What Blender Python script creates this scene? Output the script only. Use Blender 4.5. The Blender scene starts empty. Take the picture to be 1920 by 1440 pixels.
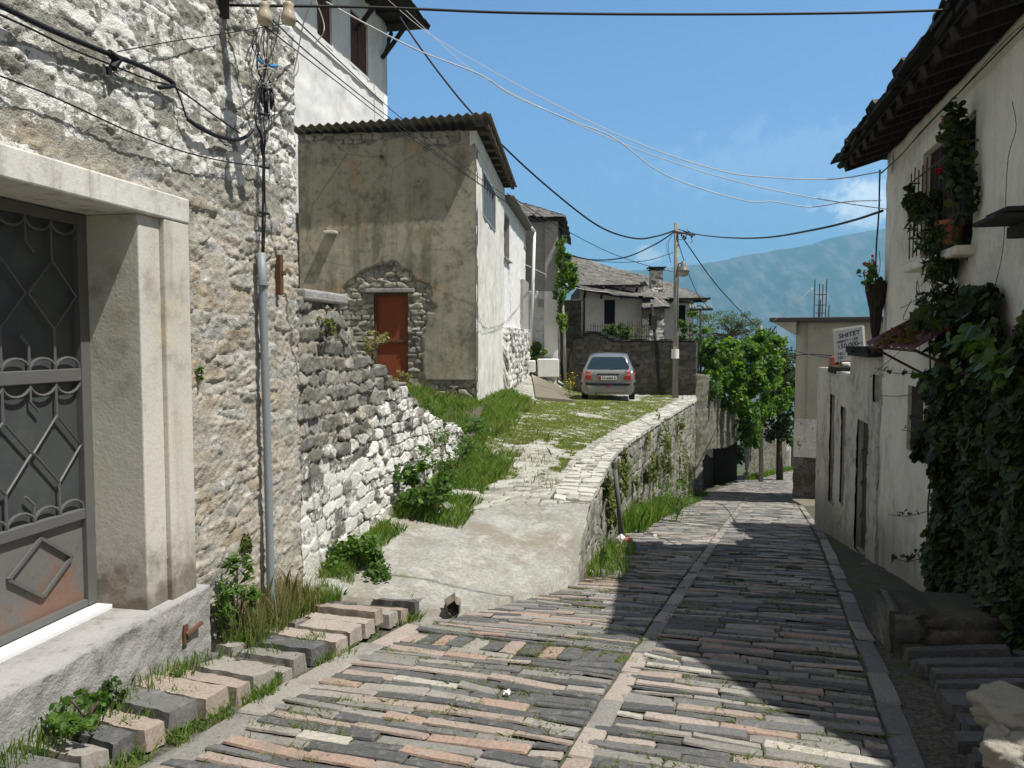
import bpy, math, random
import numpy as np
from mathutils import Vector

# ------------------------------------------------------------------ camera, sky, sun, exposure
scene = bpy.context.scene
F_PX, HORIZ = 1450.0, 640.0                     # focal length and horizon row in pixels of a 1920 x 1440 frame
PITCH = math.atan((720 - HORIZ) / F_PX)
cam_d = bpy.data.cameras.new("camera"); cam = bpy.data.objects.new("camera", cam_d)
scene.collection.objects.link(cam)
cam_d.sensor_width = 36.0; cam_d.lens = F_PX / 1920 * 36.0
cam_d.clip_start = 0.05; cam_d.clip_end = 30000
cam.location = (0, 0, 0); cam.rotation_euler = (math.pi / 2 - PITCH, 0, 0)
scene.camera = cam

LIGHT = Vector((-2.15, 0.92, -4.6))            # the way sunlight travels
to_sun = -LIGHT.normalized()
SUN_EL = math.asin(to_sun.z); SUN_AZ = math.atan2(to_sun.x, to_sun.y)
world = bpy.data.worlds.new("World"); scene.world = world; world.use_nodes = True
wt = world.node_tree; wn = wt.nodes
bg = wn["Background"]; bg.inputs[1].default_value = 0.15
sky = wn.new("ShaderNodeTexSky"); sky.sky_type = 'NISHITA'; sky.sun_disc = False
sky.sun_elevation = SUN_EL; sky.sun_rotation = SUN_AZ
sky.altitude = 300; sky.air_density = 0.95; sky.dust_density = 0.0; sky.ozone_density = 7.0
# two small fair-weather clouds low over the ridge
tc = wn.new("ShaderNodeTexCoord")
def _cloud(px, py, rx, ry, seed, amt):
    dx = (px - 960) / F_PX; v = (720 - py) / F_PX
    d = Vector((dx, math.cos(PITCH) + math.sin(PITCH) * v, -math.sin(PITCH) + math.cos(PITCH) * v)).normalized()
    mp = wn.new("ShaderNodeMapping"); mp.vector_type = 'POINT'
    mp.inputs['Location'].default_value = (-d.x / rx, -d.y / rx, -d.z / ry)
    mp.inputs['Scale'].default_value = (1 / rx, 1 / rx, 1 / ry)
    wt.links.new(tc.outputs['Generated'], mp.inputs['Vector'])
    ln = wn.new("ShaderNodeVectorMath"); ln.operation = 'LENGTH'; wt.links.new(mp.outputs[0], ln.inputs[0])
    nz = wn.new("ShaderNodeTexNoise"); nz.inputs['Scale'].default_value = 42 + seed; nz.inputs['Detail'].default_value = 7
    nz.inputs['Roughness'].default_value = 0.62
    wt.links.new(tc.outputs['Generated'], nz.inputs['Vector'])
    a = wn.new("ShaderNodeMath"); a.operation = 'MULTIPLY_ADD'; a.inputs[1].default_value = -1.0; a.inputs[2].default_value = 0.78
    wt.links.new(ln.outputs['Value'], a.inputs[0])
    b = wn.new("ShaderNodeMath"); b.operation = 'MULTIPLY_ADD'; b.inputs[1].default_value = 2.6; b.inputs[2].default_value = -1.05
    wt.links.new(nz.outputs['Fac'], b.inputs[0])
    c = wn.new("ShaderNodeMath"); c.operation = 'ADD'; wt.links.new(a.outputs[0], c.inputs[0]); wt.links.new(b.outputs[0], c.inputs[1])
    r = wn.new("ShaderNodeMapRange"); r.interpolation_type = 'SMOOTHSTEP'
    r.inputs['From Min'].default_value = 0.0; r.inputs['From Max'].default_value = 0.75; r.inputs['To Max'].default_value = amt
    wt.links.new(c.outputs[0], r.inputs['Value'])
    return r.outputs['Result']
last = sky.outputs[0]
for args in ((1625, 380, .062, .034, 0, 1.0), (1218, 478, .026, .013, 9, .8), (1500, 300, .22, .05, 4, .10), (1760, 330, .06, .03, 2, .5)):
    mx = wn.new("ShaderNodeMix"); mx.data_type = 'RGBA'
    wt.links.new(_cloud(*args), mx.inputs[0]); wt.links.new(last, mx.inputs[6]); mx.inputs[7].default_value = (7.6, 8.2, 8.8, 1)
    last = mx.outputs[2]
# warm grey added over the unseen sky behind the viewer, to neutralise shade light
dt = wn.new("ShaderNodeVectorMath"); dt.operation = 'DOT_PRODUCT'; wt.links.new(tc.outputs['Generated'], dt.inputs[0]); dt.inputs[1].default_value = (0, .94, -.34)
vr = wn.new("ShaderNodeMapRange"); vr.interpolation_type = 'SMOOTHSTEP'; wt.links.new(dt.outputs['Value'], vr.inputs['Value'])
vr.inputs['From Min'].default_value = .52; vr.inputs['From Max'].default_value = .0; vr.inputs['To Max'].default_value = .85
vm = wn.new("ShaderNodeMix"); vm.data_type = 'RGBA'; wt.links.new(vr.outputs[0], vm.inputs[0]); wt.links.new(last, vm.inputs[6]); vm.inputs[7].default_value = (1.85, 1.62, 1.38, 1)
wt.links.new(vm.outputs[2], bg.inputs[0])

sun_d = bpy.data.lights.new("sun", 'SUN'); sun_d.energy = 4.9; sun_d.angle = math.radians(0.5); sun_d.color = (1.0, 0.965, 0.90)
sun = bpy.data.objects.new("sun", sun_d); scene.collection.objects.link(sun)
sun.rotation_euler = LIGHT.to_track_quat('-Z', 'Y').to_euler(); sun.location = (20, -10, 60)
scene.view_settings.view_transform = 'Standard'; scene.view_settings.look = 'None'
scene.view_settings.exposure = 0.36; scene.view_settings.gamma = 1.0
scene.cycles.use_denoising = True
scene.cycles.max_bounces = 6; scene.cycles.diffuse_bounces = 3; scene.cycles.transparent_max_bounces = 8
scene.cycles.volume_bounces = 0

# ------------------------------------------------------------------ helpers
def P(px, py, Y):
    """world point seen at pixel (px, py) of the 1920 x 1440 frame, Y metres ahead; eye at z = 0"""
    v = (720 - py) / F_PX; u = (px - 960) / F_PX
    y = math.cos(PITCH) + math.sin(PITCH) * v; z = -math.sin(PITCH) + math.cos(PITCH) * v
    return np.array((u / y * Y, Y, z / y * Y))
def lerp(a, b, t): return a + (b - a) * t
def sstep(a, b, x):
    t = np.clip((x - a) / (b - a), 0, 1); return t * t * (3 - 2 * t)
def hsh(i, j, seed=0):
    n = (np.asarray(i, dtype=np.int64) * 374761393 + np.asarray(j, dtype=np.int64) * 668265263 + seed * 974634777) & 0xFFFFFFFF
    n = ((n ^ (n >> 13)) * 1274126177) & 0xFFFFFFFF
    n = ((n ^ (n >> 16)) * 2246822519) & 0xFFFFFFFF
    return ((n ^ (n >> 15)) & 0xFFFFFF) / float(0x1000000)
def vn(x, y, seed=0):
    xi = np.floor(x); yi = np.floor(y); fx = x - xi; fy = y - yi
    fx = fx * fx * (3 - 2 * fx); fy = fy * fy * (3 - 2 * fy)
    a = hsh(xi, yi, seed); b = hsh(xi + 1, yi, seed); c = hsh(xi, yi + 1, seed); d = hsh(xi + 1, yi + 1, seed)
    return a + (b - a) * fx + (c - a) * fy + (a - b - c + d) * fx * fy
def fbm(x, y, seed=0, o=4, g=.5):
    s = 0; a = 1; t = 0
    for k in range(o):
        s = s + a * vn(x * 2 ** k + 17.3 * k, y * 2 ** k - 9.1 * k, seed + k); t += a; a *= g
    return s / t
def vor(x, y, seed=0, jx=.7, jy=.5, p=4.0):
    j0 = np.floor(y); F1 = np.full(x.shape, 1e9); F2 = np.full(x.shape, 1e9)
    I = np.zeros(x.shape); J = np.zeros(x.shape); DX = np.zeros(x.shape); DY = np.zeros(x.shape)
    for dj in (-1, 0, 1):
        j = j0 + dj; off = .5 * np.mod(j, 2) + .37 * hsh(j, j * 0, seed + 5); i0 = np.floor(x - off)
        for di in (-1, 0, 1):
            i = i0 + di
            dx = x - (i + off + .5 + jx * (hsh(i, j, seed) - .5)); dy = y - (j + .5 + jy * (hsh(i, j, seed + 1) - .5))
            d = (np.abs(dx) ** p + np.abs(dy) ** p) ** (1 / p)
            n = d < F1
            F2 = np.where(n, F1, np.minimum(F2, d)); F1 = np.where(n, d, F1)
            I = np.where(n, i, I); J = np.where(n, j, J); DX = np.where(n, dx, DX); DY = np.where(n, dy, DY)
    return F1, F2, I, J, DX, DY

COL = scene.collection
def empty(name, loc=(0, 0, 0), label=None, cat=None, group=None, kind=None):
    o = bpy.data.objects.new(name, None); COL.objects.link(o); o.location = loc; o.empty_display_size = .2
    return tag(o, label, cat, group, kind)
def tag(o, label=None, cat=None, group=None, kind=None):
    if label: o['label'] = label
    if cat: o['category'] = cat
    if group: o['group'] = group
    if kind: o['kind'] = kind
    return o
def origin_of(o):
    v = np.zeros(3)
    while o is not None: v = v + np.array(o.location); o = o.parent
    return v
def mk(name, V, faces, mat, parent=None, smooth=False, attrs=None, loc=None):
    """faces: list of int arrays (n, k), each of one polygon size k; V in world coordinates"""
    V = np.asarray(V, dtype=np.float64).reshape(-1, 3)
    o_ = origin_of(parent) if parent is not None else (np.array(loc) if loc is not None else np.array((0., 0., 0.)))
    own = np.zeros(3)
    if parent is None and loc is not None: own = np.array(loc, dtype=float)
    V = V - o_
    me = bpy.data.meshes.new(name)
    faces = [np.asarray(f, dtype=np.int32) for f in faces if len(f)]
    me.vertices.add(len(V)); me.vertices.foreach_set('co', V.astype(np.float32).ravel())
    nl = sum(f.size for f in faces); npoly = sum(f.shape[0] for f in faces)
    me.loops.add(nl); me.loops.foreach_set('vertex_index', np.concatenate([f.ravel() for f in faces]))
    me.polygons.add(npoly)
    st = []; b = 0
    for f in faces:
        st.append(b + np.arange(f.shape[0]) * f.shape[1]); b += f.size
    me.polygons.foreach_set('loop_start', np.concatenate(st).astype(np.int32))
    me.polygons.foreach_set('use_smooth', np.full(npoly, smooth, dtype=bool))
    me.update(calc_edges=True)
    for k, a in (attrs or {}).items():
        at = me.attributes.new(k, 'FLOAT', 'POINT'); at.data.foreach_set('value', np.asarray(a, dtype=np.float32).ravel())
    me.materials.append(mat)
    o = bpy.data.objects.new(name, me); COL.objects.link(o); o.location = own
    if parent is not None: o.parent = parent
    return o

class MB:
    def __init__(s): s.V = []; s.F = []
    def add(s, V, F):
        b = len(s.V); s.V += [tuple(map(float, v)) for v in V]; s.F += [[b + i for i in f] for f in F]; return s
    def hexa(s, c8):
        return s.add(c8, [(0, 3, 2, 1), (4, 5, 6, 7), (0, 1, 5, 4), (1, 2, 6, 5), (2, 3, 7, 6), (3, 0, 4, 7)])
    def box(s, x0, x1, y0, y1, z0, z1):
        return s.hexa([(x0, y0, z0), (x1, y0, z0), (x1, y1, z0), (x0, y1, z0), (x0, y0, z1), (x1, y0, z1), (x1, y1, z1), (x0, y1, z1)])
    def fbox(s, fr, s0, s1, n0, n1, z0, z1):
        return s.hexa([fr(s0, n0, z0), fr(s1, n0, z0), fr(s1, n1, z0), fr(s0, n1, z0), fr(s0, n0, z1), fr(s1, n0, z1), fr(s1, n1, z1), fr(s0, n1, z1)])
    def beam(s, a, b, w, h, up=(0, 0, 1)):
        a = Vector(a); b = Vector(b); d = (b - a).normalized(); u = Vector(up)
        if abs(d.dot(u)) > .97: u = Vector((1, 0, 0))
        x = d.cross(u).normalized() * w / 2; z = x.cross(d).normalized() * h / 2
        return s.hexa([a - x - z, a + x - z, b + x - z, b - x - z, a - x + z, a + x + z, b + x + z, b - x + z])
    def tube(s, pts, r, n=6, caps=True):
        pts = [Vector(p) for p in pts]; m = len(pts); rr = r if hasattr(r, '__len__') else [r] * m
        V = []; F = []; u = None
        for i, p in enumerate(pts):
            d = (pts[min(i + 1, m - 1)] - pts[max(i - 1, 0)]).normalized()
            if u is None: u = d.orthogonal().normalized()
            else:
                u = u - d * u.dot(d)
                u = u.normalized() if u.length > 1e-6 else d.orthogonal().normalized()
            w = d.cross(u)
            for k in range(n):
                a = 2 * math.pi * k / n; V.append(p + (u * math.cos(a) + w * math.sin(a)) * rr[i])
        for i in range(m - 1):
            for k in range(n):
                k2 = (k + 1) % n; F.append((i * n + k, i * n + k2, (i + 1) * n + k2, (i + 1) * n + k))
        if caps: F.append(tuple(range(n - 1, -1, -1))); F.append(tuple((m - 1) * n + k for k in range(n)))
        return s.add(V, F)
    def lathe(s, c, prof, n=16, axis='z'):
        V = []; F = []
        for r, z in prof:
            for k in range(n):
                a = 2 * math.pi * k / n
                q = (r * math.cos(a), r * math.sin(a), z)
                if axis == 'y': q = (q[0], q[2], q[1])
                if axis == 'x': q = (q[2], q[0], q[1])
                V.append((c[0] + q[0], c[1] + q[1], c[2] + q[2]))
        for i in range(len(prof) - 1):
            for k in range(n):
                k2 = (k + 1) % n; F.append((i * n + k, i * n + k2, (i + 1) * n + k2, (i + 1) * n + k))
        F.append(tuple(range(n - 1, -1, -1))); F.append(tuple((len(prof) - 1) * n + k for k in range(n)))
        return s.add(V, F)
    def build(s, name, mat, parent=None, smooth=False, bevel=0, loc=None, seg=2):
        o_ = origin_of(parent) if parent is not None else np.array(loc if loc is not None else (0, 0, 0), dtype=float)
        me = bpy.data.meshes.new(name); me.from_pydata([tuple(np.array(v) - o_) for v in s.V], [], s.F); me.update()
        if smooth: me.polygons.foreach_set('use_smooth', [True] * len(me.polygons))
        me.materials.append(mat)
        o = bpy.data.objects.new(name, me); COL.objects.link(o)
        if parent is not None: o.parent = parent
        elif loc is not None: o.location = loc
        if bevel:
            m = o.modifiers.new('bevel', 'BEVEL'); m.width = bevel; m.segments = seg; m.limit_method = 'ANGLE'
        return o
def frame(O, u, side=1):
    """wall frame: s along u, n out of the wall (right of u for side = 1), z up"""
    O = np.array((O[0], O[1]), dtype=float); u = np.array(u, dtype=float); u = u / np.linalg.norm(u)
    n = side * np.array((u[1], -u[0]))
    def f(s, nn, z): q = O + u * s + n * nn; return (q[0], q[1], z)
    f.O, f.u, f.n = O, u, n
    return f
def crom(pts, k=8):
    p = [np.array(q, dtype=float) for q in pts]; out = []
    p = [2 * p[0] - p[1]] + p + [2 * p[-1] - p[-2]]
    for i in range(1, len(p) - 2):
        for t in np.linspace(0, 1, k, endpoint=False):
            a, b, c, d = p[i - 1], p[i], p[i + 1], p[i + 2]
            out.append(.5 * ((2 * b) + (-a + c) * t + (2 * a - 5 * b + 4 * c - d) * t * t + (-a + 3 * b - 3 * c + d) * t ** 3))
    out.append(p[-2]); return out

def surf(name, B, Nm, S, T, mat, kind='rubble', sx=.25, sy=.12, relief=.03, seed=1, p=4., rough=.006, rf=9., jx=.7, jy=.5, wob=.35,
         pm=None, ploff=.03, msk=None, holes=(), flush=None, th=.3, parent=None, smooth=True, flip=False, loc=None, gap=.22, ends=True, back=True):
    """a displaced stone / slate / plaster skin on the point grid B (n, m, 3) with normals Nm, and a body th thick behind it"""
    n, m = S.shape
    if kind == 'slate':
        y = T / sy + .55 * (fbm(S / sx * .6, T / sy * .3, seed + 3, 2) - .5); J = np.floor(y); fr = y - J
        x = S / sx * (.75 + .5 * hsh(J, J * 0, seed + 9)) + 7 * hsh(J, J * 0, seed); I = np.floor(x); fx = x - I
        r1 = hsh(I, J, seed + 2)
        edge = np.clip(np.minimum(np.minimum(fx, 1 - fx) * sx / .02, fr * sy / .02), 0, 1)
        d = relief * ((1 - fr) * .75 + .9 * r1 * (1 - .3 * fr) - .6) * (0.35 + .65 * edge) + rough * (fbm(S * rf, T * rf, seed + 4) - .5)
    elif kind == 'plain':
        r1 = fbm(S * 2, T * 2, seed); edge = np.ones(S.shape); d = rough * 2 * (fbm(S * rf, T * rf, seed + 4) - .5)
    else:
        w1 = fbm(S / sx * .55, T / sy * .4, seed + 3, 3) - .5; w2 = fbm(S / sx * .5 + 40, T / sy * .35, seed + 4, 3) - .5
        F1, F2, I, J, DX, DY = vor(S / sx + wob * 1.2 * w1, T / sy + wob * 2.4 * w2, seed, jx, jy, p)
        r1 = hsh(I, J, seed + 20); edge = np.clip((F2 - F1) / gap, 0, 1); h = 1 - (1 - edge) ** 2.2
        d = relief * (h * (.5 + .5 * hsh(I, J, seed + 21)) - .45) + relief * .9 * h * (DX * (hsh(I, J, seed + 22) - .5) + DY * (hsh(I, J, seed + 23) - .5))
        rid = np.abs(fbm(S * rf * 1.3, T * rf * 2.2, seed + 33, 4, .55) - .5) * 2
        d = d + rough * 2 * (fbm(S * rf, T * rf, seed + 30, 4, .6) - .5) * (.4 + .6 * h) - rough * .9 * (rid - .25) * (.3 + .7 * h)
        if flush is not None:                               # mortar smeared flush over the joints
            fl = relief * flush + rough * 1.6 * (fbm(S * 2.3, T * 3.1, seed + 36, 4) - .5) + rough * .5 * (fbm(S * 40, T * 40, seed + 37, 2) - .5)
            wf = sstep(0, .012, fl - d); d = lerp(d, fl, wf); edge = edge * (1 - .75 * wf)
    if pm is not None:
        d = lerp(d - ploff, rough * 1.2 * (fbm(S * 3, T * 3, seed + 40) - .5), pm)
    if msk is None: msk = pm if pm is not None else np.zeros(S.shape)
    V = (B + Nm * d[..., None]).reshape(-1, 3)
    idx = np.arange(n * m).reshape(n, m)
    q = np.stack([idx[:-1, :-1], idx[1:, :-1], idx[1:, 1:], idx[:-1, 1:]], -1)
    keep = np.ones((n - 1, m - 1), bool)
    sc = .25 * (S[:-1, :-1] + S[1:, :-1] + S[1:, 1:] + S[:-1, 1:]); tcn = .25 * (T[:-1, :-1] + T[1:, :-1] + T[1:, 1:] + T[:-1, 1:])
    for h in holes:
        if callable(h): keep &= ~h(sc, tcn)
        else: keep &= ~((sc > h[0]) & (sc < h[1]) & (tcn > h[2]) & (tcn < h[3]))
    q = q[keep]
    A = {'rnd': r1.ravel(), 'edge': edge.ravel(), 'msk': np.asarray(msk, dtype=float).ravel()}
    if th:
        bk = (B[:, -1] - Nm[:, -1] * th); bb = (B[:, 0] - Nm[:, 0] * th); base = n * m
        V = np.concatenate([V, bk, bb])
        for k in A: A[k] = np.concatenate([A[k], A[k].reshape(n, m)[:, -1], A[k].reshape(n, m)[:, 0]])
        ar = np.arange(n - 1); t0 = idx[:-1, -1]; t1 = idx[1:, -1]
        ex = [np.stack([t0, t1, base + ar + 1, base + ar], -1), np.stack([base + ar, base + ar + 1, base + n + ar + 1, base + n + ar], -1)][:2 if back else 1]
        if ends:
            for col, bi, rev in ((0, 0, 0), (n - 1, n - 1, 1)):
                e = idx[col]
                ex.append(np.stack([e[:-1], e[1:], np.full(m - 1, base + bi)], -1))
                ex.append(np.array([[e[0], base + bi, base + n + bi]]))
        q = [q] + ex
    else: q = [q]
    if flip: q = [f[:, ::-1] for f in q]
    return mk(name, V, q, mat, parent, smooth, A, loc)
def garr(L, res, cuts=()):
    a = np.linspace(0, L, max(3, int(round(L / res)) + 1)); c = [x for x in cuts if 0 < x < L]
    for x in c: a[np.argmin(np.abs(a - x))] = x
    return np.unique(a)
def panel(name, path, zb, zt, mat, res=.03, side=1, holes=(), pmf=None, mskf=None, rz=None, **kw):
    path = np.array(path, dtype=float); seg = np.linalg.norm(np.diff(path, axis=0), axis=1); cl = np.concatenate([[0], np.cumsum(seg)]); L = cl[-1]
    rect = [h for h in holes if not callable(h)]
    s = garr(L, res, [h[0] for h in rect] + [h[1] for h in rect])
    if len(path) > 2:                                       # rounded course through the given corners
        px = np.interp(s, cl, path[:, 0]); py = np.interp(s, cl, path[:, 1]); k = max(3, int(.5 / res)) | 1
        ker = np.ones(k) / k
        sm = lambda a: np.convolve(np.concatenate([2 * a[0] - a[1:k // 2 + 1][::-1], a, 2 * a[-1] - a[-k // 2:-1][::-1]]), ker, 'valid')[:len(a)]
        px, py = sm(px), sm(py)
    else: px = np.interp(s, cl, path[:, 0]); py = np.interp(s, cl, path[:, 1])
    tx = np.gradient(px, s); ty = np.gradient(py, s); l = np.hypot(tx, ty); tx, ty = tx / l, ty / l
    nx, ny = side * ty, -side * tx
    b = zb(s) if callable(zb) else np.full(s.shape, float(zb)); t = zt(s) if callable(zt) else np.full(s.shape, float(zt))
    H = float(np.max(t - b))
    if callable(zb) or callable(zt): tt = np.linspace(0, 1, int(H / (rz or res)) + 2)
    else: tt = garr(H, rz or res, [h[2] - zb for h in rect] + [h[3] - zb for h in rect]) / H
    S, TT = np.meshgrid(s, tt, indexing='ij'); Z = b[:, None] + (t - b)[:, None] * TT
    B = np.stack([np.broadcast_to(px[:, None], S.shape), np.broadcast_to(py[:, None], S.shape), Z], -1)
    N = np.stack([np.broadcast_to(nx[:, None], S.shape), np.broadcast_to(ny[:, None], S.shape), np.zeros(S.shape)], -1)
    pm = pmf(S, Z) if pmf else None; ms = mskf(S, Z) if mskf else None
    return surf(name, B, N, S, Z, mat, holes=holes, pm=pm, msk=ms, flip=(side < 0), **kw)
def patch(name, A, Bc, C, D, mat, res=.05, kind='slate', sag=0., **kw):
    """bilinear sheet A (eave left) B (eave right) C (ridge right) D (ridge left)"""
    A, Bc, C, D = [np.array(q, dtype=float) for q in (A, Bc, C, D)]
    L = max(np.linalg.norm(Bc - A), np.linalg.norm(C - D)); H = max(np.linalg.norm(D - A), np.linalg.norm(C - Bc))
    u = np.linspace(0, 1, max(3, int(L / res))); v = np.linspace(0, 1, max(3, int(H / (res * .7))))
    U, W = np.meshgrid(u, v, indexing='ij')
    B = (A * ((1 - U) * (1 - W))[..., None] + Bc * (U * (1 - W))[..., None] + C * (U * W)[..., None] + D * ((1 - U) * W)[..., None])
    B[..., 2] -= sag * 4 * U * (1 - U) * (1 - .5 * W) + .04 * (fbm(U * 5, W * 3, 77, 2) - .5) * (1 if sag else 0)
    nrm = np.cross(Bc - A, D - A); nrm /= np.linalg.norm(nrm)
    N = np.broadcast_to(nrm, B.shape)
    return surf(name, B, N, U * L, W * H, mat, kind=kind, **kw)

# ------------------------------------------------------------------ procedural materials
class NT:
    def __init__(s, name, rough=.9, spec=.25):
        s.m = bpy.data.materials.new(name); s.m.use_nodes = True; s.t = s.m.node_tree; s.b = s.t.nodes['Principled BSDF']
        s.b.inputs['Roughness'].default_value = rough; s.b.inputs['Specular IOR Level'].default_value = spec
        s.tc = s.t.nodes.new('ShaderNodeTexCoord').outputs['Object']
    def n(s, k): return s.t.nodes.new(k)
    def put(s, sock, v):
        if hasattr(v, 'links') or isinstance(v, bpy.types.NodeSocket): s.t.links.new(v, sock)
        elif isinstance(v, (tuple, list)): sock.default_value = tuple(v) + ((1,) if len(v) == 3 and len(sock.default_value) == 4 else ())
        else: sock.default_value = v
    def map(s, sc, rot=(0, 0, 0)):
        m = s.n('ShaderNodeMapping'); m.inputs['Scale'].default_value = sc; m.inputs['Rotation'].default_value = rot
        s.t.links.new(s.tc, m.inputs[0]); return m.outputs[0]
    def noise(s, sc, det=4, rough=.55, vec=None, dist=0):
        x = s.n('ShaderNodeTexNoise'); x.inputs['Scale'].default_value = sc; x.inputs['Detail'].default_value = det
        x.inputs['Roughness'].default_value = rough; x.inputs['Distortion'].default_value = dist
        s.t.links.new(vec if vec is not None else s.tc, x.inputs['Vector']); return x.outputs['Fac']
    def voro(s, sc, vec=None, feat='F1', out='Distance'):
        x = s.n('ShaderNodeTexVoronoi'); x.feature = feat; x.inputs['Scale'].default_value = sc
        s.t.links.new(vec if vec is not None else s.tc, x.inputs['Vector']); return x.outputs[out]
    def attr(s, k):
        a = s.n('ShaderNodeAttribute'); a.attribute_name = k; return a.outputs['Fac']
    def ramp(s, f, stops, const=False):
        r = s.n('ShaderNodeValToRGB'); e = r.color_ramp.elements
        if const: r.color_ramp.interpolation = 'CONSTANT'
        while len(e) < len(stops): e.new(.5)
        for el, (p_, c) in zip(e, stops):
            el.position = p_; el.color = tuple(c) + (1,) if hasattr(c, '__len__') else (c, c, c, 1)
        s.put(r.inputs[0], f); return r.outputs[0]
    def mix(s, f, a, b, mode='MIX'):
        x = s.n('ShaderNodeMix'); x.data_type = 'RGBA'; x.blend_type = mode; x.clamp_factor = True
        s.put(x.inputs[0], f); s.put(x.inputs[6], a); s.put(x.inputs[7], b); return x.outputs[2]
    def math(s, op, a, b=0., c=None, clamp=False):
        x = s.n('ShaderNodeMath'); x.operation = op; x.use_clamp = clamp; s.put(x.inputs[0], a); s.put(x.inputs[1], b)
        if c is not None: s.put(x.inputs[2], c)
        return x.outputs[0]
    def step(s, f, a, b):
        x = s.n('ShaderNodeMapRange'); x.interpolation_type = 'SMOOTHSTEP'; s.put(x.inputs['Value'], f)
        x.inputs['From Min'].default_value = a; x.inputs['From Max'].default_value = b; return x.outputs['Result']
    def z(s):
        x = s.n('ShaderNodeSeparateXYZ'); g = s.n('ShaderNodeNewGeometry'); s.t.links.new(g.outputs['Position'], x.inputs[0]); return x.outputs[2]
    def out(s, col=None, bump=None, bs=.3, bd=.02, rough=None, metal=None):
        if col is not None: s.put(s.b.inputs['Base Color'], col)
        if bump is not None:
            b = s.n('ShaderNodeBump'); b.inputs['Strength'].default_value = bs; b.inputs['Distance'].default_value = bd
            s.put(b.inputs['Height'], bump); s.t.links.new(b.outputs[0], s.b.inputs['Normal'])
        if rough is not None: s.put(s.b.inputs['Roughness'], rough)
        if metal is not None: s.b.inputs['Metallic'].default_value = metal
        return s.m
def g(v): return (v, v, v)

def stone_mat(name, pal, mortar, white=None, wcol=(.78, .77, .74), moss=None, dark=.55, plaster=None, wt=.5, ws=.35, bs=.55, upgrey=None, soft=.18):
    m = NT(name, .92, .2); rnd, edge, msk = m.attr('rnd'), m.attr('edge'), m.attr('msk')
    n1 = m.noise(6, 6, .65); n2 = m.noise(38, 5, .65); n3 = m.noise(1.3, 3)
    k = len(pal); c = m.ramp(m.math('MULTIPLY_ADD', m.math('SUBTRACT', n2, .5), .5, rnd), [((i + .5) / k, q) for i, q in enumerate(pal)])
    c = m.mix(.85, c, m.ramp(n1, [(.28, g(dark)), (.55, g(1.0)), (.75, g(1.25))]), 'MULTIPLY')
    c = m.mix(.6, c, m.ramp(n2, [(.3, g(.62)), (.62, g(1.12))]), 'MULTIPLY')
    e = m.math('ADD', edge, m.math('MULTIPLY', m.math('SUBTRACT', n2, .5), .9))
    c = m.mix(m.step(e, .1, .6), m.mix(.7, mortar, m.ramp(n2, [(.25, g(.55)), (.7, g(1.2))]), 'MULTIPLY'), c)
    if upgrey: c = m.mix(m.math('MULTIPLY', m.step(m.math('ADD', msk, m.math('MULTIPLY', m.math('SUBTRACT', n1, .5), .5)), .25, .5), .75), c, m.mix(.8, upgrey, m.ramp(n2, [(.28, g(.5)), (.65, g(1.25))]), 'MULTIPLY'))
    if moss: c = m.mix(m.math('MULTIPLY', m.step(m.math('ADD', n3, m.math('MULTIPLY', n1, .5)), .72, .95), .8), c, moss)
    if white is not None:
        w = m.math('ADD', m.math('MULTIPLY', msk, 1.0), m.math('ADD', m.math('MULTIPLY', m.math('SUBTRACT', m.noise(4.2, 7, .7), .5), 1.5), m.math('MULTIPLY', m.math('SUBTRACT', m.noise(24, 5, .7), .5), 1.0)))
        w = m.math('ADD', w, m.math('MULTIPLY', m.math('SUBTRACT', rnd, .5), ws)); w = m.math('ADD', w, m.math('MULTIPLY', m.math('SUBTRACT', edge, .8), .25))
        wc = m.mix(1, wcol, m.ramp(n1, [(.25, g(.8)), (.6, g(1.04))]), 'MULTIPLY')
        c = m.mix(m.math('MULTIPLY', m.step(w, wt, wt + soft), white), c, wc)
    bmp = m.math('ADD', m.math('MULTIPLY', n2, .6), m.math('MULTIPLY', m.noise(110, 3, .6), .4))
    return m.out(c, bmp, bs, .02)

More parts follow.
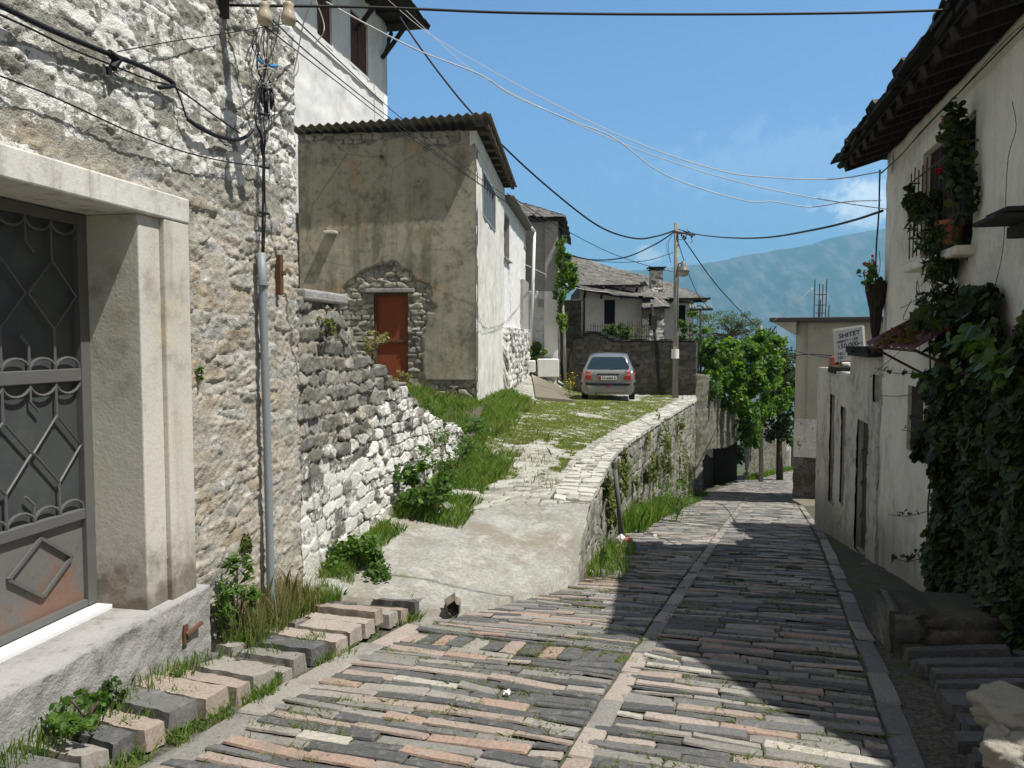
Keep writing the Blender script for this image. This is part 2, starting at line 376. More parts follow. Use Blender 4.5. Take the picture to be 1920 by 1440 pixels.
def plaster_mat(name, base, dirt=(.16, .14, .11), amt=.5, spots=.3, streak=.4, scale=1., under=None, low=None, bs=.25, warm=None, lowcol=None):
    m = NT(name, .92, .15); n1 = m.noise(1.1 * scale, 6, .6); n2 = m.noise(7 * scale, 6, .65); n3 = m.noise(60, 4, .6)
    st = m.noise(2.2 * scale, 6, .6, m.map((3.2, 3.2, .28)))
    c = m.mix(m.step(n1, .35, .7), base, tuple(x * .86 for x in base))
    if warm: c = m.mix(m.step(m.noise(1.7 * scale, 5, .6), .5, .68), c, warm)
    c = m.mix(m.math('MULTIPLY', m.step(st, .5, .75), streak), c, dirt)
    c = m.mix(m.math('MULTIPLY', m.step(m.math('ADD', m.math('MULTIPLY', n2, .6), m.math('MULTIPLY', n1, .5)), .54, .74), amt), c, dirt)
    c = m.mix(m.math('MULTIPLY', m.step(m.noise(16, 6, .75), .62, .72), spots), c, tuple(x * .5 for x in dirt))
    c = m.mix(.35, c, m.ramp(n3, [(.3, g(.75)), (.7, g(1.1))]), 'MULTIPLY')
    if low is not None:                                     # splash dirt along the foot of the wall, at height low
        f = m.math('ADD', m.z(), m.math('MULTIPLY', m.math('SUBTRACT', n2, .5), .9))
        c = m.mix(m.math('MULTIPLY', m.math('SUBTRACT', 1., m.step(f, low, low + (.7 if lowcol is None else .45))), .65 if lowcol is None else .9), c, lowcol or dirt)
    if under is not None:
        pal, mort = under; rnd, edge, msk = m.attr('rnd'), m.attr('edge'), m.attr('msk'); k = len(pal)
        sc = m.ramp(rnd, [((i + .5) / k, q) for i, q in enumerate(pal)])
        sc = m.mix(.8, sc, m.ramp(n2, [(.28, g(.55)), (.6, g(1.15))]), 'MULTIPLY')
        sc = m.mix(m.step(m.math('ADD', edge, m.math('MULTIPLY', m.math('SUBTRACT', n3, .5), .7)), .1, .6), mort, sc)
        c = m.mix(m.step(msk, .35, .65), sc, c)
    return m.out(c, m.math('ADD', m.math('MULTIPLY', n2, .7), m.math('MULTIPLY', n3, .3)), bs, .02)
def paint_mat(name, col, rough=.5, wear=None, wamt=.5, wscale=6, metal=0, spec=.3, bs=.1):
    m = NT(name, rough, spec); n1 = m.noise(wscale, 6, .65); n2 = m.noise(45, 4)
    c = m.mix(.4, col, m.ramp(n1, [(.3, g(.72)), (.7, g(1.15))]), 'MULTIPLY')
    if wear: c = m.mix(m.math('MULTIPLY', m.step(n1, .53, .66), wamt), c, wear)
    return m.out(c, n2, bs, .005, metal=metal)
def leaf_mat(name, cols, trans=.35, rough=.5):
    m = NT(name, rough, .3); rnd = m.attr('rnd'); k = len(cols)
    c = m.ramp(rnd, [((i + .5) / k, q) for i, q in enumerate(cols)])
    m.out(c)
    tr = m.n('ShaderNodeBsdfTranslucent'); m.put(tr.inputs[0], m.mix(1, c, (1.5, 1.6, .55), 'MULTIPLY'))
    mx = m.n('ShaderNodeMixShader'); mx.inputs[0].default_value = trans
    m.t.links.new(m.b.outputs[0], mx.inputs[1]); m.t.links.new(tr.outputs[0], mx.inputs[2])
    m.t.links.new(mx.outputs[0], m.t.nodes['Material Output'].inputs[0]); return m.m
def wood_mat(name, col, dark, sc=(14, 14, .8)):
    m = NT(name, .85, .2); n1 = m.noise(3, 6, .65, m.map(sc)); n2 = m.noise(5, 4)
    c = m.mix(m.step(n1, .35, .7), dark, col); c = m.mix(.5, c, m.ramp(n2, [(.3, g(.7)), (.7, g(1.15))]), 'MULTIPLY')
    return m.out(c, n1, .4, .01)
# ------------------------------------------------------------------ plants (helpers)
RNG = np.random.default_rng(7)
LEAF_Q = np.array([(0, 0), (.5, .42), (0, 1), (-.5, .42)])
LEAF_6 = np.array([(0, 0), (.34, .22), (.4, .55), (0, 1), (-.4, .55), (-.34, .22)])
LEAF_IVY = np.array([(0, 0), (.34, -.06), (.52, .28), (.3, .42), (.33, .72), (0, 1), (-.33, .72), (-.3, .42), (-.52, .28), (-.34, -.06)])
LEAF_LONG = np.array([(0, 0), (.12, .3), (.1, .65), (0, 1), (-.1, .65), (-.12, .3)])
def leaves(name, C, size, mat, parent=None, shape=LEAF_Q, out=None, up=.3, droop=0., fold=.15, rnd=None, extra=None, loc=None):
    """one leaf per row of C; out: (n, 3) preferred facing"""
    C = np.asarray(C); n = len(C)
    nm = RNG.normal(size=(n, 3)) * .75
    if out is not None: nm = nm + out
    nm[:, 2] += up; nm /= np.linalg.norm(nm, axis=1)[:, None] + 1e-9
    t = RNG.normal(size=(n, 3)); t[:, 2] -= droop * 2; t -= nm * np.sum(t * nm, 1)[:, None]; t /= np.linalg.norm(t, axis=1)[:, None] + 1e-9
    b = np.cross(nm, t); sz = size * RNG.uniform(.35, 1.4, n)
    k = len(shape); V = np.zeros((n, k, 3))
    for i, (x, y) in enumerate(shape):
        V[:, i] = C + (b * x + t * (y - .3) - nm * (fold * (abs(x) * 1.2 + y * y * .6))) * sz[:, None]
    F = np.arange(n * k).reshape(n, k)
    r = RNG.uniform(0, 1, n) if rnd is None else np.clip(rnd, 0, 1)
    A = np.repeat(r, k); fs = [F]; V = V.reshape(-1, 3)
    if extra is not None:                                    # stems joined in
        ev, ef = extra; fs = [F] + [np.array([f]) + len(V) for f in ef]; V = np.concatenate([V, np.array(ev)]); A = np.concatenate([A, np.full(len(ev), .02)])
    return mk(name, V, fs, mat, parent, False, {'rnd': A}, loc)
def blob_pts(n, c, r, seed=0, clumps=14, crad=.38, shell=.5):
    """leaf points gathered in clumps spread through an ellipsoid"""
    rg = np.random.default_rng(seed); c = np.array(c, float); r = np.array(r, float)
    d = rg.normal(size=(clumps, 3)); d /= np.linalg.norm(d, axis=1)[:, None]
    cc = d * (rg.uniform(shell, 1, clumps) ** .6)[:, None]
    k = rg.integers(0, clumps, n); e = rg.normal(size=(n, 3)); e /= np.linalg.norm(e, axis=1)[:, None]
    e *= (rg.uniform(0, 1, n) ** .4)[:, None] * (crad * rg.uniform(.6, 1.25, clumps)[k])[:, None]
    q = cc[k] + e; br = rg.uniform(-.2, .2, clumps)[k]
    return c + q * r, q / (np.linalg.norm(q, axis=1)[:, None] + 1e-6), np.clip(rg.uniform(0, 1, n) * .7 + .15 + br, 0, 1)
def blades(name, C, h, w, mat, parent=None, lean=.35, kind=None, up=None):
    C = np.asarray(C, float); n = len(C); a = RNG.uniform(0, 2 * np.pi, n); hh = h * RNG.uniform(.45, 1.25, n)
    side = np.stack([np.cos(a), np.sin(a), np.zeros(n)], -1); b = RNG.uniform(0, 2 * np.pi, n)
    ln = np.stack([np.cos(b), np.sin(b), np.zeros(n)], -1) * (lean * hh * RNG.uniform(.3, 1.3, n))[:, None]
    ww = (w * RNG.uniform(.6, 1.2, n))[:, None]; upv = np.array([0, 0, 1.])
    m1 = C + ln * .35 + upv * (hh * .6)[:, None]; tp = C + ln * 1.1 + upv * hh[:, None]
    V = np.stack([C - side * ww, C + side * ww, m1 + side * ww * .7, tp, m1 - side * ww * .7], 1).reshape(-1, 3)
    o = mk(name, V, [np.arange(n * 5).reshape(n, 5)], mat, parent, False, {'rnd': np.repeat(RNG.uniform(0, 1, n), 5)})
    if kind: o['kind'] = kind
    return o
M_grass = leaf_mat('grass_blades', [(.06, .12, .02), (.095, .18, .03), (.13, .235, .042), (.18, .28, .06), (.28, .30, .11)], .55, .6)
M_turf = leaf_mat('short_grass', [(.09, .14, .025), (.14, .20, .04), (.19, .25, .055), (.25, .28, .08), (.30, .28, .12)], .45, .6)
M_dry = leaf_mat('dry_stalks', [(.16, .15, .06), (.26, .22, .11), (.12, .13, .04)], .3, .8)
M_weed = leaf_mat('weed_leaves', [(.045, .095, .018), (.075, .145, .026), (.11, .20, .04)], .4)
M_vine = leaf_mat('vine_leaves', [(.025, .06, .008), (.06, .135, .016), (.10, .20, .025), (.17, .27, .045)], .5, .45)
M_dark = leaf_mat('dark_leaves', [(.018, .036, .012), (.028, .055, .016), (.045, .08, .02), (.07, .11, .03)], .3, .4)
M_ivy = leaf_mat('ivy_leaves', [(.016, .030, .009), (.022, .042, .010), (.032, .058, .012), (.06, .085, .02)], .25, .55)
M_stem = wood_mat('stem', (.13, .10, .07), (.05, .04, .03))
M_fl_red = paint_mat('rose_petal', (.5, .012, .03), .6)
M_fl_pink = paint_mat('pink_petal', (.7, .10, .16), .6)

# ------------------------------------------------------------------ the lie of the land
ZS_Y = np.array([-6, 0, 1.5, 3.3, 5.5, 8.6, 12, 18, 25, 35, 45, 60, 80, 110]); ZS_Z = np.array([-1.25, -1.58, -1.66, -1.80, -2.07, -2.52, -3.03, -3.98, -5.1, -6.55, -7.95, -9.9, -12.6, -17])
_yy = np.linspace(-6, 110, 1200); _zz = np.interp(_yy, ZS_Y, ZS_Z); _k = np.ones(25) / 25
_zz[12:-12] = np.convolve(_zz, _k, 'valid')
def zs(Y): return np.interp(Y, _yy, _zz)
def xc(Y): Y = np.asarray(Y, float); return -.82 + .34 * Y + .0034 * np.maximum(0, Y - 24) ** 2
def street_z(X, Y): return zs(Y) - .012 * np.clip(X - xc(Y), -3, 3)
RX_Y = np.array([5.78, 6.6, 7.3, 7.5, 8.6, 11.5, 13.7, 17.7, 21, 24.8, 27.4, 31]); RX_X = np.array([-.42, .2, .64, .66, .89, 1.49, 2.08, 3.42, 4.58, 5.92, 6.50, 7.2])
RZ_Z = np.array([-2.05, -2.16, -2.10, -2.03, -1.76, -1.74, -1.79, -1.84, -1.86, -1.89, -1.95, -2.0])
RM_Y = np.array([5.78, 6.2, 8, 9, 11, 13, 16, 20, 25, 31]); RM_Z = np.array([-1.98, -1.955, -1.89, -1.82, -1.69, -1.62, -1.55, -1.63, -1.86, -2.0])
LX_Y = np.array([5.78, 10.9, 12.5, 15.8, 16.0, 22.2, 29.2, 31]); LX_X = np.array([-1.66, -.70, -.75, -1.0, -.85, -.30, .45, .8])
LZ_Z = np.array([-1.9, -1.66, -1.45, -1.30, -1.32, -1.47, -1.22, -1.2])
def ramp_z(X, Y):
    xl = np.interp(Y, LX_Y, LX_X); xr = np.interp(Y, RX_Y, RX_X); t = np.clip((X - xl) / (xr - xl), 0, 1)
    zl = np.interp(Y, LX_Y, LZ_Z); zr = np.interp(Y, RX_Y, RZ_Z); zm = np.interp(Y, RM_Y, RM_Z)
    return np.where(t < .35, lerp(zl, zm, sstep(0, .35, t)), lerp(zm, zr, sstep(.35, 1, t)))

# distant ridge, valley floor and the sheet of ground under everything
def build_land():
    m = NT('dry_hillside', .95, .1); n1 = m.noise(.02, 6, .6); n2 = m.noise(.3, 5)
    earth = m.out(m.mix(m.step(n1, .4, .6), m.mix(n2, (.05, .07, .02), (.09, .10, .04)), m.mix(n2, (.14, .13, .08), (.10, .11, .05))))
    ys = np.concatenate([np.linspace(-30, 60, 60), np.geomspace(64, 9000, 60)]); us = np.concatenate([-np.geomspace(30, 1.2, 26), np.linspace(-1, 1, 41), np.geomspace(1.2, 30, 26)])
    Y, U = np.meshgrid(ys, us, indexing='ij'); base = xc(np.minimum(Y, 70)); X = base + U * (8 + np.maximum(0, Y) * .12)
    Zg = np.interp(Y, [-30, 0, 110, 300, 700, 1600, 9000], [-1.0, -2.0, -17.6, -48, -110, -165, -165]); Zn = zs(np.clip(Y, -6, 100)) - .55
    Z = np.where(Y < 100, Zn, np.minimum(Zg, Zn)); Z = Z - np.where(Y > 60, 1, 0) * sstep(60, 200, Y) * 3
    far = sstep(300, 1200, Y); Z = Z + far * 22 * (fbm(X / 500, Y / 500, 3) - .5)
    n_, k_ = X.shape; idx = np.arange(n_ * k_).reshape(n_, k_)
    q = np.stack([idx[:-1, :-1], idx[:-1, 1:], idx[1:, 1:], idx[1:, :-1]], -1).reshape(-1, 4)
    tag(mk('ground', np.stack([X, Y, Z], -1), [q], earth, smooth=True), kind='structure')
    # mountain ridge
    m = NT('mountain_rock', .95, .1); n1 = m.noise(.011, 8, .68, m.map((1, .35, .35))); n2 = m.noise(.03, 6, .65); n3 = m.noise(.010, 6, .65, m.map((1, .12, .12)))
    c = m.mix(m.step(n1, .42, .62), (.07, .095, .05), (.20, .19, .145)); c = m.mix(m.math('MULTIPLY', m.step(n3, .63, .70), .7), c, (.60, .51, .43)); c = m.mix(.5, c, m.ramp(n2, [(.3, g(.6)), (.7, g(1.2))]), 'MULTIPLY')
    rock = m.out(c, n2, .6, 8)
    pxs = np.array([-3000, -900, 300, 900, 1150, 1245, 1300, 1345, 1400, 1450, 1500, 1560, 1640, 1720, 1900, 2300, 2900, 4400]); pys = np.array([560, 545, 540, 530, 512, 503, 496, 490, 478, 473, 464, 449, 432, 420, 405, 440, 470, 560])
    na, nd = 420, 120; az = np.linspace(-3000, 4400, na); d = np.linspace(0, 1, nd); A, D = np.meshgrid(az, d, indexing='ij')
    R = 5600.0; ux = (A - 960) / F_PX; top = (HORIZ - np.interp(A, pxs, pys)) / F_PX
    crest = top + .013 * (fbm(A / 70, A * 0, 5, 5, .6) - .5)
    gul = np.abs(fbm(A / 95, D * 1.6, 11, 5) - .5) * 2; gul2 = np.abs(fbm(A / 36, D * 2.4, 21, 4) - .5) * 2
    prof = D ** 1.15; Yd = 3600 + 2000 * D + 420 * (fbm(A / 150, D * 2, 31) - .5) * (1 - D)
    Zr = lerp(-190.0, crest * (3600 + 2000), prof) + (1 - D) * D * 4 * (230 * (gul - .35) + 110 * (gul2 - .3))
    X = ux * Yd; idx = np.arange(na * nd).reshape(na, nd)
    q = np.stack([idx[:-1, :-1], idx[1:, :-1], idx[1:, 1:], idx[:-1, 1:]], -1).reshape(-1, 4)
    V = np.stack([X, Yd, Zr], -1).reshape(-1, 3)
    bk = np.stack([X[:, -1] * 1.25, Yd[:, -1] * 1.25, np.full(na, -190.)], -1); b0 = len(V); ar = np.arange(na - 1)
    q2 = np.stack([idx[:-1, -1], idx[1:, -1], b0 + ar + 1, b0 + ar], -1)
    tag(mk('mountain', np.concatenate([V, bk]), [q, q2], rock, smooth=True), kind='structure')
build_land()

# ------------------------------------------------------------------ paving stones
def pavers(name, it, mat, zf, parent=None, bump=.006, rz=.028, seed=0, fine=0, chip=.0):
    """it rows: x, y, ux, uy, length, width, z offset, rnd, class; each a worn block with rounded arrises"""
    it = np.asarray(it, float); n = len(it); rg = np.random.default_rng(seed + 100)
    us = np.array([0, .02, .35, .68, .98, 1]) - .5; vs = np.array([0, .07, .5, .93, 1]) - .5
    if fine:
        us = np.concatenate([[0, .02], np.linspace(.02, .98, fine)[1:-1], [.98, 1]]) - .5; vs = np.concatenate([[0, .06], np.linspace(.06, .94, max(4, fine // 2))[1:-1], [.94, 1]]) - .5
    nu, nv = len(us), len(vs); V = np.zeros((n, nu, nv, 3)); ph = rg.uniform(0, 90, n)
    tw = rg.normal(0, .008, n); tlt = rg.normal(0, .007, (n, 2)); dz = rg.normal(0, bump, n)
    sq = rg.uniform(.84, 1.0, (n, 2)); ux, uy = it[:, 2], it[:, 3]; ca, sa = np.cos(tw), np.sin(tw)
    ax = np.stack([ux * ca - uy * sa, ux * sa + uy * ca], -1); bx_ = np.stack([-ax[:, 1], ax[:, 0]], -1)
    wob = rg.normal(0, .03, (n, 2)); tap = rg.normal(0, .035, n)
    for i, u in enumerate(us):
        for j, v in enumerate(vs):
            border = (i in (0, nu - 1)) or (j in (0, nv - 1)); corner = (i in (0, nu - 1)) and (j in (0, nv - 1))
            k = .965 if corner else 1.0
            du = u * it[:, 4] * k + rg.normal(0, .006 if not fine else .0015, n) * (1 if not border else .6)
            dv = v * it[:, 5] * k * (1 + tap * u * 2) + rg.normal(0, .0035 if not fine else .0009, n) + wob[:, 0] * .4 * it[:, 5] * np.sin(3 * u + wob[:, 1] * 60)
            if fine:
                du = du + chip * 1.2 * (fbm(ph + v * 5, ph * 0 + u * 3, 41, 3) - .5) * (2 * abs(u)) ** 3; dv = dv + chip * (fbm(ph + u * 9, ph * 0 + v * 2, 43, 3) - .5) * (2 * abs(v)) ** 3
            p = it[:, :2] + ax * du[:, None] + bx_ * dv[:, None]
            z = zf(p[:, 0], p[:, 1]) + it[:, 6] + dz + tlt[:, 0] * u * 1.4 + tlt[:, 1] * v + rg.normal(0, .0025 if not fine else .0008, n)
            if fine: z = z + chip * .55 * (fbm(p[:, 0] * 22, p[:, 1] * 22, 47, 4) - .5)
            if border: z = z - rz
            elif i in (1, nu - 2) or j in (1, nv - 2): z = z - .0025
            V[:, i, j] = np.concatenate([p, z[:, None]], 1)
    idx = np.arange(n * nu * nv).reshape(n, nu, nv)
    q = np.stack([idx[:, :-1, :-1], idx[:, 1:, :-1], idx[:, 1:, 1:], idx[:, :-1, 1:]], -1).reshape(-1, 4)
    k = nu * nv
    o = mk(name, V.reshape(-1, 3), [q], mat, parent, True, {'rnd': np.repeat(it[:, 7], k), 'msk': np.repeat(it[:, 8], k), 'edge': np.ones(n * k)})
    o.data.set_sharp_from_angle(angle=math.radians(38)); return o
def paver_mat():
    m = NT('street_stone', .78, .35); rnd = m.attr('rnd'); n1 = m.noise(5, 5, .6); n2 = m.noise(55, 5, .65); n3 = m.noise(16, 5, .7)
    c = m.ramp(rnd, [(0, (.078, .079, .078)), (.14, (.092, .092, .09)), (.28, (.135, .133, .128)), (.40, (.21, .20, .18)), (.52, (.275, .255, .225)), (.64, (.31, .25, .21)), (.74, (.32, .23, .18)), (.84, (.34, .29, .25)), (.92, (.40, .375, .32))], True)
    c = m.mix(.75, c, m.ramp(n2, [(.28, g(.6)), (.6, g(1.15))]), 'MULTIPLY')
    c = m.mix(m.math('MULTIPLY', m.step(n3, .52, .66), .38), c, (.27, .255, .225))
    c = m.mix(m.math('MULTIPLY', m.step(m.noise(95, 3, .7), .60, .70), .6), c, (.06, .058, .052))
    c = m.mix(m.math('MULTIPLY', m.step(n1, .52, .7), .35), c, (.10, .095, .085))
    return m.out(c, m.math('ADD', m.math('MULTIPLY', n2, .5), m.math('MULTIPLY', n3, .5)), .45, .012, m.ramp(n3, [(.3, g(.62)), (.7, g(.9))]))
M_pave = paver_mat()
def earth_mat():
    m = NT('joint_earth', .97, .1); n1 = m.noise(3, 6, .65); n2 = m.noise(40, 5, .7)
    c = m.mix(m.step(n2, .35, .7), (.06, .055, .045), (.16, .145, .12)); c = m.mix(m.math('MULTIPLY', m.step(n1, .48, .62), .8), c, (.07, .10, .025))
    return m.out(c, n2, .6, .02)
M_earth = earth_mat()

E = np.array((.947, -.322)); DV = np.array((.322, .947))
def sp(yc, c):
    """street point: yc metres ahead on the centre line, c metres across to the right"""
    return np.stack([xc(yc) + E[0] * c, yc + E[1] * c], -1)
def build_street():
    rg = np.random.default_rng(3)
    # bed
    ys = np.concatenate([np.arange(.4, 30, .2), np.arange(30, 75, .6)]); cs = np.linspace(-4.2, 4.6, 45)
    Yc, C = np.meshgrid(ys, cs, indexing='ij'); XY = sp(Yc, C); Z = street_z(XY[..., 0], XY[..., 1]) - .017 + .014 * (fbm(XY[..., 0] * 4, XY[..., 1] * 4, 2) - .5)
    left_cut = np.where(Yc < 5.6, -9, np.interp(Yc, [5.6, 7.2, 9, 12, 75], [-1.9, -1.35, -1.5, -1.62, -1.62]))
    Z = np.where(C < left_cut - .3, Z - .3, Z)
    n_, k_ = C.shape; idx = np.arange(n_ * k_).reshape(n_, k_); q = np.stack([idx[:-1, :-1], idx[:-1, 1:], idx[1:, 1:], idx[1:, :-1]], -1).reshape(-1, 4)
    bed = tag(mk('street', np.concatenate([XY, Z[..., None]], -1), [q], M_earth, smooth=True), kind='structure')
    it = []
    def cls(far, row):
        r = rg.uniform()
        if far < 10.5:
            k = far / 10.5
            pale = (row % 2 == 0) if k < .75 else rg.uniform() < .5
            if pale: v = rg.choice([.46, .58, .68, .79, .87, .95], p=[.16, .2, .2, .18, .16, .1])
            else: v = rg.choice([.05, .2, .33, .45], p=[.34, .36, .2, .10])
            if rg.uniform() < .10 + .35 * k: v = rg.choice([.2, .33, .45, .58])
            return v
        return rg.choice([.2, .33, .45, .58, .87, .95], p=[.10, .24, .32, .2, .08, .06])
    def bay(c0f, c1f, y0, y1, phase):
        y = y0; row = phase
        while y < y1:
            w = (.076 if y < 9 else .092 if y < 16 else .12) * rg.uniform(.82, 1.2)
            c0, c1 = c0f(y), c1f(y); c = c0 + rg.uniform(-.12, .02)
            band = (phase == 0 and 4.55 < y < 4.62)
            if band:
                while c < c1 - .08:
                    l = rg.uniform(.10, .14); p = sp(y + .13, c + l / 2)
                    it.append((p[0], p[1], DV[0], DV[1], .26, l - .012, 0, [.2, .68, .05, .79, .2, .58][int((c + 9) / .12) % 6], 0)); c += l
                y += .29; row += 1; continue
            while c < c1 - .04:
                l = rg.uniform(.22, .52) * (1 if y < 14 else 1.15)
                if c + l > c1 - .1: l = c1 - c
                p = sp(y + w / 2 / .947, c + l / 2)
                it.append((p[0], p[1], E[0], E[1], l - .004, w - .002, 0, cls(y, row), 0)); c += l
            y += w / .947; row += 1
    lc = lambda y: np.interp(y, [2, 5.0, 5.6, 6.3, 7.2, 8.4, 9, 12, 70], [-1.56, -1.56, -1.42, -1.16, -.86, -1.0, -1.12, -1.34, -1.42])
    bay(lc, lambda y: -.07, 2.1, 62, 0); bay(lambda y: .07, lambda y: np.interp(y, [2, 12, 20, 60], [1.27, 1.42, 1.42, 1.42]), 1.6, 62, 1)
    y = 2.0
    while y < 60:                                            # middle line, left channel line, right line and gutter slabs
        l = rg.uniform(.28, .5); p = sp(y + l / 2, 0); it.append((p[0], p[1], DV[0], DV[1], l * 1.05 - .012, .115, .004, rg.choice([.58, .68, .87, .46]), 0)); y += l
    y = 1.8
    while y < 5.75:
        l = rg.uniform(.45, .9); p = sp(y + l / 2, -1.67 + .02 * math.sin(y * 3)); it.append((p[0], p[1], DV[0], DV[1], l * 1.05 - .012, .17, .0, rg.choice([.46, .58, .87]), 0)); y += l
    y = .9
    while y < 21:
        l = rg.uniform(.4, .8); c = np.interp(y, [2, 12, 20], [1.335, 1.53, 1.5]); p = sp(y + l / 2, c); it.append((p[0], p[1], DV[0], DV[1], l * 1.05 - .015, .12, .002, rg.choice([.33, .46, .58]), 0)); y += l
    y = .6
    while y < 17:
        l = rg.uniform(.2, .42); c0 = np.interp(y, [2, 12, 20], [1.405, 1.60, 1.58]); w = rg.uniform(.18, .24) if y < 5.2 else rg.uniform(.32, .42); p = sp(y + l / 2, c0 + w / 2)
        it.append((p[0], p[1], E[0], E[1], w, l * 1.05 - .016, -.03, rg.choice([.33, .46, .2]), 0)); y += l
    it = np.array(it); nr = it[:, 1] < 6.6
    pavers('near_setts', it[nr], M_pave, street_z, parent=bed, seed=1, rz=.013, bump=.0035, fine=9, chip=.007); pavers('setts', it[~nr], M_pave, street_z, parent=bed, seed=1, rz=.014, bump=.004)
build_street()

# raised footway along the left house
PV_H = .095
FL = frame((-2.7, 0), (.183, .983))
def foot_z(X, Y): return street_z(X, Y) + np.interp(Y, [2, 4.8, 5.6, 6.4], [PV_H, PV_H, .13, .06]) + .02 * np.clip(-1.75 - (X - xc(Y)) * .947, 0, 2)
def build_pavement():
    rg = np.random.default_rng(5); it = []
    y = 1.8; row = 0
    while y < 5.95:
        w = rg.uniform(.11, .22); p0 = sp(y + w / 2, -1.80); wallx = -2.7 + .186 * (p0[1] + .25)
        l = rg.uniform(.40, .58); c1 = -1.79 + rg.normal(0, .015); c = c1 - l / 2
        p = sp(y + w / 2, c); it.append((p[0], p[1], E[0] + rg.normal(0, .02), E[1] + rg.normal(0, .02), l, w - rg.uniform(.004, .014), .014 * rg.normal(), rg.choice([.05, .2, .33, .46, .58, .68, .87]), 0))
        c0 = c1 - l
        while True:
            l2 = rg.uniform(.2, .42); p = sp(y + w / 2, c0 - l2 / 2)
            if p[0] < -2.7 + .186 * p[1] - .1 or c0 < -3.4: break
            it.append((p[0], p[1], E[0], E[1], l2 - .012, w - .012, -.008, rg.choice([.33, .46, .58, .87, .2]), 0)); c0 -= l2
        y += w / .947; row += 1
    ys = np.arange(1.6, 6.1, .08); cs = np.linspace(-3.6, -1.86, 30); Yc, C = np.meshgrid(ys, cs, indexing='ij'); XY = sp(Yc, C)
    Z = foot_z(XY[..., 0], XY[..., 1]) - .045 + .03 * (fbm(XY[..., 0] * 5, XY[..., 1] * 5, 8) - .5)
    n_, k_ = C.shape; idx = np.arange(n_ * k_).reshape(n_, k_); q = np.stack([idx[:-1, :-1], idx[:-1, 1:], idx[1:, 1:], idx[1:, :-1]], -1).reshape(-1, 4)
    V = np.concatenate([XY, Z[..., None]], -1).reshape(-1, 3)
    low = V[idx[:, -1]] - np.array((0, 0, .3)); b = len(V); V = np.concatenate([V, low]); ar = np.arange(n_ - 1)
    q2 = np.stack([idx[:-1, -1], b + ar, b + ar + 1, idx[1:, -1]], -1)
    pv = tag(mk('pavement', V, [q, q2], M_earth, smooth=False), kind='structure')
    pavers('footway_stone', it, M_pave, foot_z, parent=pv, seed=2, rz=.10, bump=.010, fine=14, chip=.03)
build_pavement()

